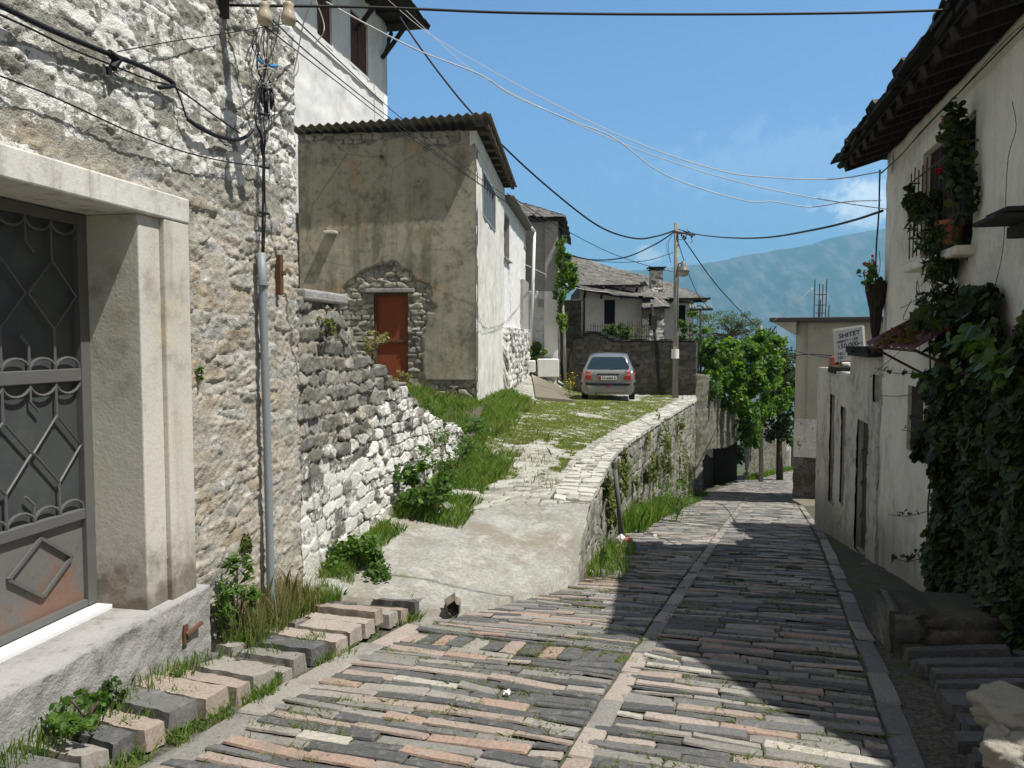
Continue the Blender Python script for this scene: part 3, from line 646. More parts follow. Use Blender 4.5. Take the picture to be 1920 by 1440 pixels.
# concrete apron and the grassy cobbled ramp up to the parked car
def build_ramp():
    ys = np.concatenate([np.arange(5.78, 14, .03), np.arange(14, 31, .055)]); ts = np.linspace(0, 1, 230); Yg, Tg = np.meshgrid(ys, ts, indexing='ij')
    xl = np.interp(Yg, LX_Y, LX_X) - .15; xr = np.interp(Yg, RX_Y, RX_X); X = lerp(xl, xr, Tg); Y = Yg + .12 * np.clip(1 - Tg, 0, 1) * (Yg < 7) * (7 - Yg)
    Z = ramp_z(X, Y)
    S, T = X, Y
    ap = 1 - sstep(-.18, .18, Y - (8.55 + .55 * sstep(.55, .0, Tg) * -1.6 + .5 * (fbm(X * 1.3, Y * 1.3, 4) - .5)))   # 1 on the poured apron
    lump = .035 * (fbm(X * 1.6, Y * 1.6, 14) - .5) * np.clip((Y - 6) / 1.5, 0, 1)
    w1 = fbm(X * 2, Y * 2, 6, 3) - .5
    F1, F2, I, J, DX, DY = vor(X / .20 + .5 * w1, Y / .105 + .5 * w1, 9, .8, .6, 3.)
    edge = np.clip((F2 - F1) / .25, 0, 1); h = 1 - (1 - edge) ** 2; r1 = hsh(I, J, 3)
    dc = .034 * (h * (.5 + .5 * r1) - .5) + .01 * (fbm(X * 14, Y * 14, 5) - .5)
    da = .022 * (fbm(X * 5, Y * 5, 15, 5) - .5) + .05 * (fbm(X * 1.2, Y * 1.2, 16) - .5)
    fade = np.clip((Y - 5.8) / .15, 0, 1)
    Z = Z + lump + (ap * da + (1 - ap) * dc) * fade
    n_, k_ = X.shape; idx = np.arange(n_ * k_).reshape(n_, k_)
    q = np.stack([idx[:-1, :-1], idx[:-1, 1:], idx[1:, 1:], idx[1:, :-1]], -1)
    V = np.stack([X, Y, Z], -1).reshape(-1, 3)
    # skirts: along the street end and the first metres of the open side
    e = np.concatenate([idx[0, :], idx[1:int((7.6 - 5.78) / .03), -1]]); low = V[e] - np.array((0, 0, .45)); b = len(V); ar = np.arange(len(e) - 1)
    q2 = np.stack([e[:-1], b + ar, b + ar + 1, e[1:]], -1); V = np.concatenate([V, low])
    A = {'rnd': np.concatenate([r1.ravel(), np.full(len(e), .5)]), 'edge': np.concatenate([edge.ravel(), np.ones(len(e))]), 'msk': np.concatenate([ap.ravel(), np.ones(len(e))])}
    m = NT('ramp_surface', .93, .2); n1 = m.noise(2.2, 6, .65); n2 = m.noise(30, 6, .68); n3 = m.noise(120, 3)
    con = m.mix(m.step(n1, .35, .66), (.34, .335, .305), (.255, .245, .215)); con = m.mix(.85, con, m.ramp(n2, [(.28, g(.55)), (.62, g(1.15))]), 'MULTIPLY'); con = m.mix(m.math('MULTIPLY', m.step(m.noise(85, 3, .7), .6, .7), .5), con, (.13, .125, .11)); con = m.mix(m.math('MULTIPLY', m.step(m.noise(5, 7, .72), .52, .62), .5), con, (.46, .45, .41))
    con = m.mix(m.math('MULTIPLY', m.step(m.noise(1.1, 6, .7), .50, .64), .6), con, (.22, .185, .135)); con = m.mix(m.math('MULTIPLY', m.step(m.noise(3.1, 6, .7), .58, .70), .55), con, (.20, .21, .10))
    con = m.mix(m.math('MULTIPLY', m.step(m.voro(1.2, m.map((1, 1.3, 1)), 'DISTANCE_TO_EDGE'), .012, .0), .2), con, (.12, .11, .09))
    cob = m.ramp(m.attr('rnd'), [(0, (.22, .21, .18)), (.4, (.32, .31, .27)), (.8, (.42, .41, .36))]); cob = m.mix(.7, cob, m.ramp(n2, [(.3, g(.6)), (.62, g(1.1))]), 'MULTIPLY')
    jt = m.mix(m.step(n1, .4, .6), (.05, .075, .02), (.10, .09, .06))
    cob = m.mix(m.step(m.math('ADD', m.attr('edge'), m.math('MULTIPLY', m.math('SUBTRACT', n2, .5), .8)), .15, .5), jt, cob)
    mt = m.out(m.mix(m.step(m.math('ADD', m.attr('msk'), m.math('MULTIPLY', m.math('SUBTRACT', n2, .5), .5)), .4, .6), cob, con), m.math('ADD', m.math('MULTIPLY', n2, .7), m.math('MULTIPLY', n3, .3)), .5, .015)
    o = mk('path', V, [q.reshape(-1, 4), q2], mt, None, True, A); tag(o, kind='structure')
    return o
build_ramp()
# ------------------------------------------------------------------ buildings and walls
def W(fr, px, py, n=0.):
    """where the sight line through (px, py) meets the wall frame's plane n metres out: s, z"""
    d = P(px, py, 1.0); nn = fr.n; k = (n + fr.O @ nn) / (d[:2] @ nn); q = d * k
    return float((q[:2] - fr.O) @ fr.u), float(q[2])
def Wp(fr, px, py, n=0.):
    s, z = W(fr, px, py, n); return fr(s, n, z)
GREY_PAL = [(.21, .205, .18), (.29, .275, .235), (.35, .33, .28), (.26, .255, .24), (.40, .375, .32), (.31, .275, .21)]
TAN_PAL = [(.37, .35, .30), (.49, .44, .35), (.41, .40, .36), (.55, .51, .44), (.44, .36, .25), (.38, .38, .36), (.57, .54, .48), (.45, .41, .33)]
M_house_stone = stone_mat('house_rubble', TAN_PAL, (.47, .44, .375), white=.95, wcol=(.78, .765, .72), dark=.5, wt=.52, ws=.45, bs=.9, upgrey=(.29, .28, .245), soft=.09)
M_ruin = stone_mat('dry_stone', GREY_PAL, (.10, .095, .08), white=.95, wcol=(.74, .725, .68), dark=.45, wt=.5, ws=.6, bs=.8)
M_retain = stone_mat('retaining_stone', [(.21, .20, .18), (.27, .26, .225), (.33, .31, .265), (.24, .235, .215), (.37, .345, .29)], (.15, .14, .11), white=.75, wcol=(.52, .51, .46), moss=(.085, .10, .035), dark=.55, wt=.72)
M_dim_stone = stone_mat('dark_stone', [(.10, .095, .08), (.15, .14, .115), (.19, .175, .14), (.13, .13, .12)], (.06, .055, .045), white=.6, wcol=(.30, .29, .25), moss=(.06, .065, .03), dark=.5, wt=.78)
M_white_stone = stone_mat('limewashed_stone', [(.55, .54, .52), (.65, .64, .62), (.60, .59, .56)], (.40, .39, .37), white=.9, wcol=(.80, .79, .77), dark=.7, wt=.35)
M_slate = stone_mat('slate_roof', [(.10, .10, .095), (.15, .148, .138), (.21, .205, .19), (.13, .128, .124), (.26, .25, .23), (.17, .162, .145)], (.035, .035, .033), dark=.5)
M_slate_dark = stone_mat('mossy_slate', [(.07, .065, .055), (.10, .095, .08), (.13, .12, .10), (.085, .08, .07)], (.025, .025, .02), dark=.5)
M_white = plaster_mat('white_plaster', (.80, .79, .77), (.42, .39, .34), amt=.25, spots=.15, streak=.15, bs=.35)
M_white_far = plaster_mat('whitewash', (.84, .83, .80), (.45, .42, .38), amt=.2, spots=.1, streak=.2)
M_right_white = plaster_mat('right_house_plaster', (.76, .71, .61), (.13, .12, .10), amt=.3, spots=.38, streak=.2, low=-2.4, bs=.35)
M_annex = plaster_mat('annex_plaster', (.58, .55, .475), (.14, .13, .11), amt=.7, spots=.45, streak=.6, low=-2.9)
M_frame_conc = plaster_mat('door_frame_concrete', (.60, .58, .52), (.20, .18, .14), amt=.6, spots=.3, streak=.4, low=-1.43, lowcol=(.14, .12, .09), warm=(.58, .52, .39))
M_lintel = plaster_mat('lintel_concrete', (.70, .68, .63), (.22, .20, .17), amt=.5, spots=.3, streak=.55, scale=1.6)
M_plinth = plaster_mat('rough_concrete', (.36, .35, .335), (.12, .115, .105), amt=.85, spots=.55, streak=.05, scale=2.4, bs=1.0)
def facade_mat():
    m = NT('stained_render', .93, .15); n1 = m.noise(.55, 6, .62); n2 = m.noise(7, 6, .68); n3 = m.noise(60, 4, .6); n4 = m.noise(2.1, 7, .7)
    st = m.noise(1.5, 7, .68, m.map((2.6, 2.6, .22))); st2 = m.noise(4, 6, .7, m.map((3, 3, .2)))
    c = m.mix(m.step(n4, .35, .68), (.40, .375, .30), (.33, .31, .245))
    c = m.mix(m.math('MULTIPLY', m.step(m.noise(1.25, 6, .62), .54, .68), .75), c, (.46, .34, .20))
    c = m.mix(m.math('MULTIPLY', m.step(m.math('ADD', m.math('MULTIPLY', st, .50), m.math('MULTIPLY', n1, .62)), .52, .70), .75), c, (.125, .118, .09))
    c = m.mix(m.math('MULTIPLY', m.step(st2, .58, .74), .45), c, (.11, .105, .085))
    c = m.mix(m.math('MULTIPLY', m.step(m.math('ADD', m.math('MULTIPLY', n2, .7), m.math('MULTIPLY', n4, .4)), .54, .70), .75), c, (.15, .143, .11))
    c = m.mix(m.math('MULTIPLY', m.step(m.noise(22, 6, .75), .60, .70), .5), c, (.07, .068, .055))
    c = m.mix(m.math('MULTIPLY', m.step(m.voro(.45, m.map((1, 1, .8)), 'DISTANCE_TO_EDGE'), .006, .0), .35), c, (.06, .055, .045))
    c = m.mix(.4, c, m.ramp(n3, [(.3, g(.7)), (.7, g(1.1))]), 'MULTIPLY')
    pal = [(.20, .19, .165), (.30, .285, .24), (.37, .345, .29), (.25, .245, .225), (.42, .39, .33)]; rnd, edge, msk = m.attr('rnd'), m.attr('edge'), m.attr('msk')
    sc = m.ramp(rnd, [((i + .5) / 5, q) for i, q in enumerate(pal)]); sc = m.mix(.8, sc, m.ramp(n2, [(.28, g(.55)), (.6, g(1.15))]), 'MULTIPLY')
    sc = m.mix(m.step(m.math('ADD', edge, m.math('MULTIPLY', m.math('SUBTRACT', n3, .5), .7)), .1, .6), (.16, .145, .115), sc)
    return m.out(m.mix(m.step(msk, .35, .65), sc, c), m.math('ADD', m.math('MULTIPLY', n2, .7), m.math('MULTIPLY', n3, .3)), .35, .02)
M_facade = facade_mat()
M_side = plaster_mat('side_render', (.74, .72, .66), (.30, .27, .21), amt=.35, spots=.2, streak=.4)
M_grey_render = plaster_mat('grey_render', (.40, .385, .36), (.20, .19, .17), amt=.5, spots=.15, streak=.3)
M_gb = plaster_mat('grey_building_render', (.50, .465, .40), (.30, .28, .25), amt=.3, spots=.08, streak=.25)
M_wood = wood_mat('weathered_wood', (.14, .11, .075), (.045, .036, .028))
M_dkwood = wood_mat('dark_wood', (.055, .042, .032), (.02, .016, .013))
M_shutter = wood_mat('brown_shutter', (.16, .075, .045), (.07, .035, .025))
M_pole = wood_mat('pole_wood', (.36, .345, .31), (.20, .19, .165))
M_void = paint_mat('dark_interior', (.012, .012, .013), .9)
M_glass = paint_mat('window_glass', (.03, .035, .04), .12, spec=.5)
M_glass_blue = paint_mat('curtained_glass', (.20, .26, .30), .2, spec=.5)
M_red = paint_mat('red_oxide_paint', (.23, .055, .022), .75, (.12, .045, .02), .6, 4)
M_rust = paint_mat('rust', (.115, .06, .035), .85, (.045, .03, .022), .7, 9)
M_steel = paint_mat('gate_steel', (.115, .115, .112), .5, (.10, .095, .09), .5, 5, spec=.4)
def gate_panel_mat():
    m = NT('rusty_sheet', .6, .35); n1 = m.noise(3.2, 6, .68); n2 = m.noise(40, 4); f = m.math('ADD', m.math('MULTIPLY', m.z(), -1.6), m.math('MULTIPLY', n1, 2.2))
    c = m.mix(n2, (.12, .118, .11), (.17, .165, .155)); c = m.mix(m.math('MULTIPLY', m.step(f, 2.98, 3.3), .8), c, m.mix(n2, (.17, .085, .055), (.24, .14, .095)))
    c = m.mix(m.math('MULTIPLY', m.step(m.noise(7, 6, .7), .58, .68), .6), c, (.09, .075, .06)); return m.out(c, n2, .2, .004)
M_gate_panel = gate_panel_mat()
M_gate_glass = paint_mat('gate_glass', (.062, .07, .07), .35, (.10, .10, .09), .5, 3, spec=.35)
M_black = paint_mat('black_cable', (.012, .012, .014), .55)
M_whitecab = paint_mat('white_cable', (.62, .60, .56), .5)
M_pipe = paint_mat('galvanised_pipe', (.235, .265, .285), .5, (.17, .18, .18), .6, 4, spec=.4)
M_marble = paint_mat('marble', (.78, .78, .77), .4, (.66, .65, .63), .3, 5)
M_ceramic = paint_mat('ceramic', (.48, .42, .32), .35, (.30, .17, .09), .8, 22)
M_fibre = paint_mat('fibre_cement', (.20, .185, .16), .92, (.10, .095, .08), .8, 5)
M_terra = paint_mat('terracotta', (.34, .11, .055), .85, (.25, .09, .05), .5, 8)

def hole_lining(b, fr, s0, s1, z0, z1, n_in, n_out=.0, t=.05):
    b.fbox(fr, s0 - t, s0, n_in, n_out, z0, z1); b.fbox(fr, s1, s1 + t, n_in, n_out, z0, z1)
    b.fbox(fr, s0 - t, s1 + t, n_in, n_out, z1, z1 + t); b.fbox(fr, s0 - t, s1 + t, n_in, n_out, z0 - t, z0)

# ---- the stone house on the left
def build_left_house():
    h = empty('stone_house', FL(4.5, 0, -1.9), 'rough stone house with worn whitewash and a recessed metal gate, along the left edge', 'house')
    def white(S, Z):
        a = .47 * sstep(.5, 1.2, Z) + .08; a = np.maximum(a, .95 * sstep(5.30, 5.5, S) * (1 - sstep(-.55, -.3, Z + .3 * (fbm(S * 3, Z * 3, 2) - .5))))
        return a - .35 * sstep(4.9, 5.6, S) * sstep(-.4, .3, Z) * (1 - sstep(1.3, 2, Z))
    panel('wall', [FL(1.0, 0, 0)[:2], FL(5.93, 0, 0)[:2]], -2.15, 3.6, M_house_stone, res=.0115, sx=.26, sy=.085, relief=.022, seed=11, p=4.0, rough=.019, rf=11, wob=.45, jx=.85, jy=.6,
          mskf=white, flush=.10, holes=[(.9, 3.27, -1.6, .72)], parent=h, th=.5, gap=.16)
    b = MB(); b.fbox(FL, 2.0, 2.2, -.33, .04, -1.43, .66); b.build('jamb', M_frame_conc, h, bevel=.008); b = MB(); b.fbox(FL, 4.10, 4.275, -.33, .022, -1.43, .66); b.fbox(FL, 4.275, 4.50, -.3, .05, -1.43, .66)
    f = b.build('door_frame', M_frame_conc, h, bevel=.008)
    b = MB(); b.fbox(FL, 1.2, 4.505, -.33, .056, .66, .80); b.build('lintel', M_lintel, h, bevel=.01)
    panel('plinth', [FL(.9, .09, 0)[:2], FL(4.56, .09, 0)[:2]], -2.2, -1.425, M_plinth, res=.02, kind='plain', rough=.014, rf=14, th=.43, parent=h)
    b = MB(); b.fbox(FL, 2.2, 4.10, -.31, -.19, -1.43, -1.402); b.build('threshold', M_marble, h, bevel=.004)
    # gate
    n0 = -.30
    gt = MB()
    for s in (2.2, 4.035): gt.fbox(FL, s, s + .065, n0 - .03, n0 + .022, -1.395, .655)
    for z0, z1 in ((-1.395, -1.36), (-.93, -.875), (-.205, -.14), (.60, .655)): gt.fbox(FL, 2.265, 4.035, n0 - .03, n0 + .018, z0, z1)
    gate = gt.build('door', M_steel, h, bevel=.004)
    b = MB(); b.fbox(FL, 2.265, 4.035, n0 - .022, n0 - .008, -1.36, -.93); pn = b.build('panel', M_gate_panel, gate)
    cs, cz = W(FL, 77, 1064, n0); hw, hh = .20, .145; d = [(cs - hw, cz), (cs, cz + hh), (cs + hw, cz), (cs, cz - hh)]; b = MB()
    for i in range(4): p, q = d[i], d[(i + 1) % 4]; b.beam(FL(p[0], n0 + .004, p[1]), FL(q[0], n0 + .004, q[1]), .016, .016, (FL.n[0], FL.n[1], 0))
    b.build('diamond_bar', M_steel, gate)
    for zl, zh in ((-.875, -.205), (-.14, .60)):
        b = MB(); b.fbox(FL, 2.265, 4.035, n0 - .028, n0 - .018, zl, zh); b.build('pane', M_gate_glass, gate)
        b = MB(); p = .163; nn = n0 + .006; zm = (zl + zh) / 2; r = .007
        for i in range(11):
            s = 4.035 - p * i
            if s < 2.3: break
            pt = lambda a, z: FL(a, nn, z)
            for top in (0, 1):                                  # scallops
                zc = zh if top else zl; sg = -1 if top else 1
                b.tube([pt(s - p / 2 + p / 2 * math.cos(t), zc + sg * p * .36 * math.sin(t)) for t in np.linspace(0, math.pi, 9)], r, 5)
            if i and i % 2: 
                b.tube([pt(s, zl), pt(s, zm - .155)], r, 5); b.tube([pt(s, zm + .155), pt(s, zh)], r, 5)
                q = [pt(s - p * .95, zm), pt(s, zm + .17), pt(s + p * .95, zm), pt(s, zm - .17), pt(s - p * .95, zm)]; b.tube(q, r, 5)
            elif i:
                b.tube([pt(s, zl), pt(s, zm - .25), pt(s - .05, zm - .2)], r, 5); b.tube([pt(s, zh), pt(s, zm + .25), pt(s + .05, zm + .2)], r, 5)
        b.build('grille', M_steel, gate)
    # short iron bar and wall stub
    b = MB(); s, z = W(FL, 516, 478); s2, z2 = W(FL, 517, 552); b.fbox(FL, s - .022, s + .022, .0, .05, z2, z); b.fbox(FL, s - .01, s + .05, .02, .06, (z + z2) / 2, (z + z2) / 2 + .03)
    b.build('iron_bar', M_rust, h, bevel=.004)
    s, z = W(FL, 337, 1190, .06); b = MB(); b.fbox(FL, s - .02, s + .02, .0, .10, z - .05, z + .06); b.tube([FL(s, .1, z), FL(s + .12, .12, z + .03)], .014, 6); b.build('iron_hinge', M_rust, h)
build_left_house()

# ---- ruined dry-stone wall along the ramp
RW_S = np.array([5.7, 6.1, 6.7, 7.1, 7.5, 8.1, 8.6, 9.1, 10.2, 11.05]); RW_Z = np.array([.36, .37, .32, .05, -.20, -.38, -.50, -.84, -1.04, -1.25])
def build_ruin():
    zt = lambda s: np.interp(s + 5.9, RW_S, RW_Z) + .07 * (fbm(s * 4.5, s * 0, 5, 3) - .5) * 2 + .05 * (hsh(np.floor(s * 5.5), np.floor(s * 0), 8) - .5) * 2
    def white(S, Z):
        s = S + 5.9; f = 1 - sstep(-1.15, -.25, Z + .55 * (fbm(s * 1.7, Z * 1.7, 5) - .5) - .28 * np.clip(s - 7.5, -1, 2.2)); g2 = sstep(8.0, 8.8, s)
        return (.70 * f + .1) * (1 - g2) + g2 * (.52 * f + .16)
    def smooth_wash(S, Z):
        s = S + 5.9; return 1. * (1 - sstep(-1.05, -.85, Z + .5 * (fbm(s * 2, Z * 2, 9) - .5))) * (1 - sstep(7.2, 7.8, s)) * .75
    o = panel('ruined_wall', [FL(5.9, -.03, 0)[:2], FL(8.5, -.05, 0)[:2], FL(11.08, -.02, 0)[:2]], lambda s: -2.15 + .06 * s, zt, M_ruin, res=.0145, sx=.235, sy=.122, relief=.075, seed=31, p=6, pmf=lambda S, Z: .85 * smooth_wash(S, Z), ploff=.0,
              rough=.013, wob=.28, mskf=white, th=.6, gap=.13, jx=.75, jy=.32, loc=FL(8, -.2, -2))
    tag(o, 'tumbledown dry-stone wall, grey on top and limewashed below, beside the concrete ramp', 'wall')
    # loose capstones and a concrete lump on its crest
    rg = np.random.default_rng(4)
    cap = MB(); s, z = W(FL, 590, 552, -.1); cap.fbox(FL, s - .42, s + .42, -.55, .02, z - .07, z + .02); cap.build('coping', M_plinth, o, bevel=.02)
    # earth behind the wall
    ss = np.linspace(5.95, 12.5, 60); nn = np.linspace(-.28, -3.4, 26); S, N = np.meshgrid(ss, nn, indexing='ij'); X = FL.O[0] + FL.u[0] * S + FL.n[0] * N; Y = FL.O[1] + FL.u[1] * S + FL.n[1] * N
    zw = np.interp(S, RW_S, RW_Z) - .06; Z = lerp(zw, -.85 - .12 * np.clip(X + 3, 0, 3), sstep(0, 1, (-.28 - N) / 1.6)) + .07 * (fbm(X * 2, Y * 2, 3) - .5)
    far = sstep(10.5, 14, Y); n_, k_ = S.shape; idx = np.arange(n_ * k_).reshape(n_, k_)
    q = np.stack([idx[:-1, :-1], idx[1:, :-1], idx[1:, 1:], idx[:-1, 1:]], -1).reshape(-1, 4)
    x2 = np.linspace(-4.6, -.55, 40); y2 = np.linspace(10.6, 16.2, 40); X2, Y2 = np.meshgrid(x2, y2, indexing='ij'); Z2 = -.9 - .38 * sstep(-2.6, -.7, X2) - .12 * sstep(13, 11, Y2) + .1 * (fbm(X2 * 1.5, Y2 * 1.5, 6) - .5)
    i2 = np.arange(1600).reshape(40, 40) + n_ * k_; q2 = np.stack([i2[:-1, :-1], i2[1:, :-1], i2[1:, 1:], i2[:-1, 1:]], -1).reshape(-1, 4)
    tag(mk('earth_bank', np.concatenate([np.stack([X, Y, Z], -1).reshape(-1, 3), np.stack([X2, Y2, Z2], -1).reshape(-1, 3)]), [q, q2], M_earth, smooth=True), kind='structure')
build_ruin()

# ---- rendered house with corrugated roof
FH = frame((-4.4, 16.3), (.9965, -.083)); FH_S = 3.67
CX, CY = FH(FH_S, 0, 0)[:2]
FS = frame((CX, CY), (.083, .9965))
def corr_roof(name, fr, s0, s1, n0, n1, zf, parent, mat, per=.177, amp=.026, res=.022, t=.012):
    s = np.arange(s0, s1, res); nn = np.array([n0, (n0 + n1) / 2, n1]); V = []; k = len(s)
    for sgn in (0, -t):
        for n_ in nn:
            for x in s: q = fr(x, n_, zf(x, n_) + amp * math.cos(2 * math.pi * x / per) + sgn); V.append(q)
    V = np.array(V); idx = np.arange(len(V)).reshape(2, 3, k); qs = []
    for a in range(2):
        qs.append(np.stack([idx[0, a, :-1], idx[0, a, 1:], idx[0, a + 1, 1:], idx[0, a + 1, :-1]], -1)); qs.append(np.stack([idx[1, a, :-1], idx[1, a + 1, :-1], idx[1, a + 1, 1:], idx[1, a, 1:]], -1))
    for a in (0, 2): qs.append(np.stack([idx[0, a, :-1], idx[1, a, :-1], idx[1, a, 1:], idx[0, a, 1:]], -1))
    for e in (0, k - 1): qs.append(np.array([[idx[0, a, e], idx[0, a + 1, e], idx[1, a + 1, e], idx[1, a, e]] for a in range(2)]))
    return mk(name, V, qs, mat, parent, False)
def build_render_house():
    h = empty('rendered_house', (CX - 1.8, CY + 3, -1.5), 'stained render house with corrugated roof and a red metal door, above the ruined wall', 'house')
    s0, z1 = W(FH, 700, 549); s1, _ = W(FH, 764, 549); z0 = -1.15
    def pm(S, Z):
        w = .38 * (fbm(S * 2.2, Z * 2.2, 3) - .5) * 2
        c = (s0 + s1) / 2; d = np.maximum(np.abs(S - c + .05) - .97, (Z - 1.40 - .18 * np.cos((S - c) * 3.2)) * 1.0) + w * .55
        left = np.maximum(S - c, Z - .75) + w * .4
        low = (Z + .82) + w * .2
        top = (4.10 - Z) + w * .55
        ex = np.minimum(np.minimum(d, left), low); ex = np.minimum(ex, top)
        ex = np.where((S > 2.55) & (Z > -.82) & (Z < .6), np.maximum(ex, S - 2.62 + .3 * w), ex)
        return sstep(-.02, .03, ex)
    panel('front_wall', [FH(-.05, 0, 0)[:2], FH(FH_S, 0, 0)[:2]], -1.75, 4.3, M_facade, res=.022, sx=.25, sy=.11, relief=.06, seed=5, pmf=pm, ploff=.05, rough=.012, holes=[(s0 + .05, s1 + .05, z0, z1)], parent=h, th=.35)
    wt0, wt1 = 1.15, 3.7
    panel('side_wall', [FS(0.07, -.004, 0)[:2], FS(6.25, -.004, 0)[:2]], -1.9, 4.3, M_side, res=.05, kind='plain', rough=.02, rf=3, holes=[(wt0 - .07, wt1 - .07, 2.8, 3.72)], parent=h, th=.35)
    b = MB(); b.fbox(FS, .0, 6.2, -.12, .025, 3.98, 4.28); b.build('beam', M_side, h)
    w = MB(); hole_lining(w, FS, wt0, wt1, 2.8, 3.72, -.12, .02)
    wf = w.build('window', M_pipe, h); b = MB(); b.fbox(FS, wt0, wt1, -.1, -.08, 2.8, 3.72); b.build('pane', M_glass_blue, wf)
    b = MB()
    for k in range(1, 5): x = lerp(wt0, wt1, k / 5); b.fbox(FS, x - .03, x + .03, -.075, -.03, 2.8, 3.72)
    b.build('window_bar', M_pipe, wf)
    zf = lambda s, n: 4.36 + .045 * s + .012 * n
    corr_roof('roof', FH, -.12, FH_S + .36, .33, -6.6, zf, h, M_fibre)
    b = MB(); b.fbox(FH, FH_S + .2, FH_S + .28, .1, -6.4, 4.33, 4.43)
    for k in range(9): b.fbox(FH, FH_S - .25, FH_S + .3, -.3 - .72 * k, -.22 - .72 * k, 4.31, 4.42)
    b.build('eaves_board', M_wood, h)
    # red door
    dn = -.09; b = MB()
    for a, c in ((s0, s0 + .045), (s1 - .045, s1)): b.fbox(FH, a, c, dn - .05, dn + .035, z0, z1)
    b.fbox(FH, s0 + .045, s1 - .045, dn - .05, dn + .035, z1 - .05, z1); zr = W(FH, 730, 640)[1]; b.fbox(FH, s0 + .045, s1 - .045, dn - .05, dn + .03, zr - .025, zr + .03)
    d = b.build('door', M_rust, h, bevel=.004)
    for a, c in ((z0, zr - .025), (zr + .03, z1 - .05)): b = MB(); b.fbox(FH, s0 + .045, s1 - .045, dn - .04, dn - .012, a, c); b.build('panel', M_red, d)
    b = MB(); b.fbox(FH, s0 - .16, s1 + .14, -.12, .05, z1 + .005, z1 + .085); b.build('lintel', M_plinth, h, bevel=.012)
    s, z = W(FH, 622, 437); b = MB(); b.fbox(FH, s - .13, s + .13, 0, .17, z - .03, z + .03); b.build('stone_stub', M_frame_conc, h, bevel=.015)
    s, z = W(FH, 716, 294); b = MB(); b.fbox(FH, s - .03, s + .03, 0, .05, z - .03, z + .03); b.build('iron_hook', M_rust, h)
build_render_house()

# ---- tall white house with wooden eaves behind
FW = frame((-8.4, 0), (.183, .983))
def build_white_house():
    h = empty('white_house', FW(21, -3, 0), 'tall white house with brown shuttered windows under broad wooden eaves, upper left', 'house')
    ws = []
    for l, r, yb, yt in ((594, 622, 88, -25), (657, 690, 145, 32)):
        a, _ = W(FW, l, yb); c, zb = W(FW, r, yb); ws.append((a, c, zb, W(FW, r, yt + 18)[1]))
    ws.insert(0, (ws[0][0] - 2.4, ws[0][1] - 2.3, ws[0][2], ws[0][3]))
    panel('wall', [FW(14.5, 0, 0)[:2], FW(24.42, 0, 0)[:2]], -1.5, 9.75, M_white, res=.06, kind='plain', rough=.03, rf=2.5, holes=[(w[0] - 14.5, w[1] - 14.5, w[2], w[3]) for w in ws], parent=h, th=.4)
    panel('end_wall', [FW(24.42, 0, 0)[:2], FW(24.42, -6, 0)[:2]], -1.5, 9.75, M_white, res=.3, side=-1, kind='plain', rough=.02, parent=h, th=.4)
    for w in ws:
        b = MB(); hole_lining(b, FW, *w, -.09, .012, .07); f = b.build('window', M_white_far, h)
        b = MB(); b.fbox(FW, w[0], w[1], -.08, -.05, w[2], w[3]); b.fbox(FW, (w[0] + w[1]) / 2 - .02, (w[0] + w[1]) / 2 + .02, -.05, -.03, w[2], w[3]); b.build('shutter', M_shutter, f)
    b = MB(); b.fbox(FW, 14.5, 24.4, 0, .05, ws[0][2] - .3, ws[0][2] - .2); b.build('sill_band', M_white_far, h)
    b = MB(); b.fbox(FW, 13.5, 25.4, -7, 1.05, 9.8, 9.88)
    for k in range(14): s = 13.9 + .83 * k; b.fbox(FW, s, s + .1, -.3, 1.0, 9.68, 9.795)
    for k in range(5): s = 16.0 + 2.08 * k; b.beam(FW(s, 0.02, 8.55), FW(s, .95, 9.66), .09, .11)
    for k in range(3): b.beam(FW(24.42, -.02 - 1.5 * k, 8.6), FW(25.3, -.02 - 1.5 * k, 9.68), .09, .11)
    b.build('eaves', M_dkwood, h)
    A, B_, C, D = FW(13.3, 1.15, 9.89), FW(25.6, 1.15, 9.89), FW(23, -3.5, 12), FW(13.3, -3.5, 12)
    patch('roof', A, B_, C, D, M_slate_dark, res=.07, sx=.4, sy=.28, relief=.07, seed=3, parent=h, th=.1)
    patch('roof', B_, FW(25.6, -7, 9.89), FW(23, -3.6, 12), C, M_slate_dark, res=.12, sx=.4, sy=.28, relief=.07, seed=4, parent=h, th=.1)
build_white_house()

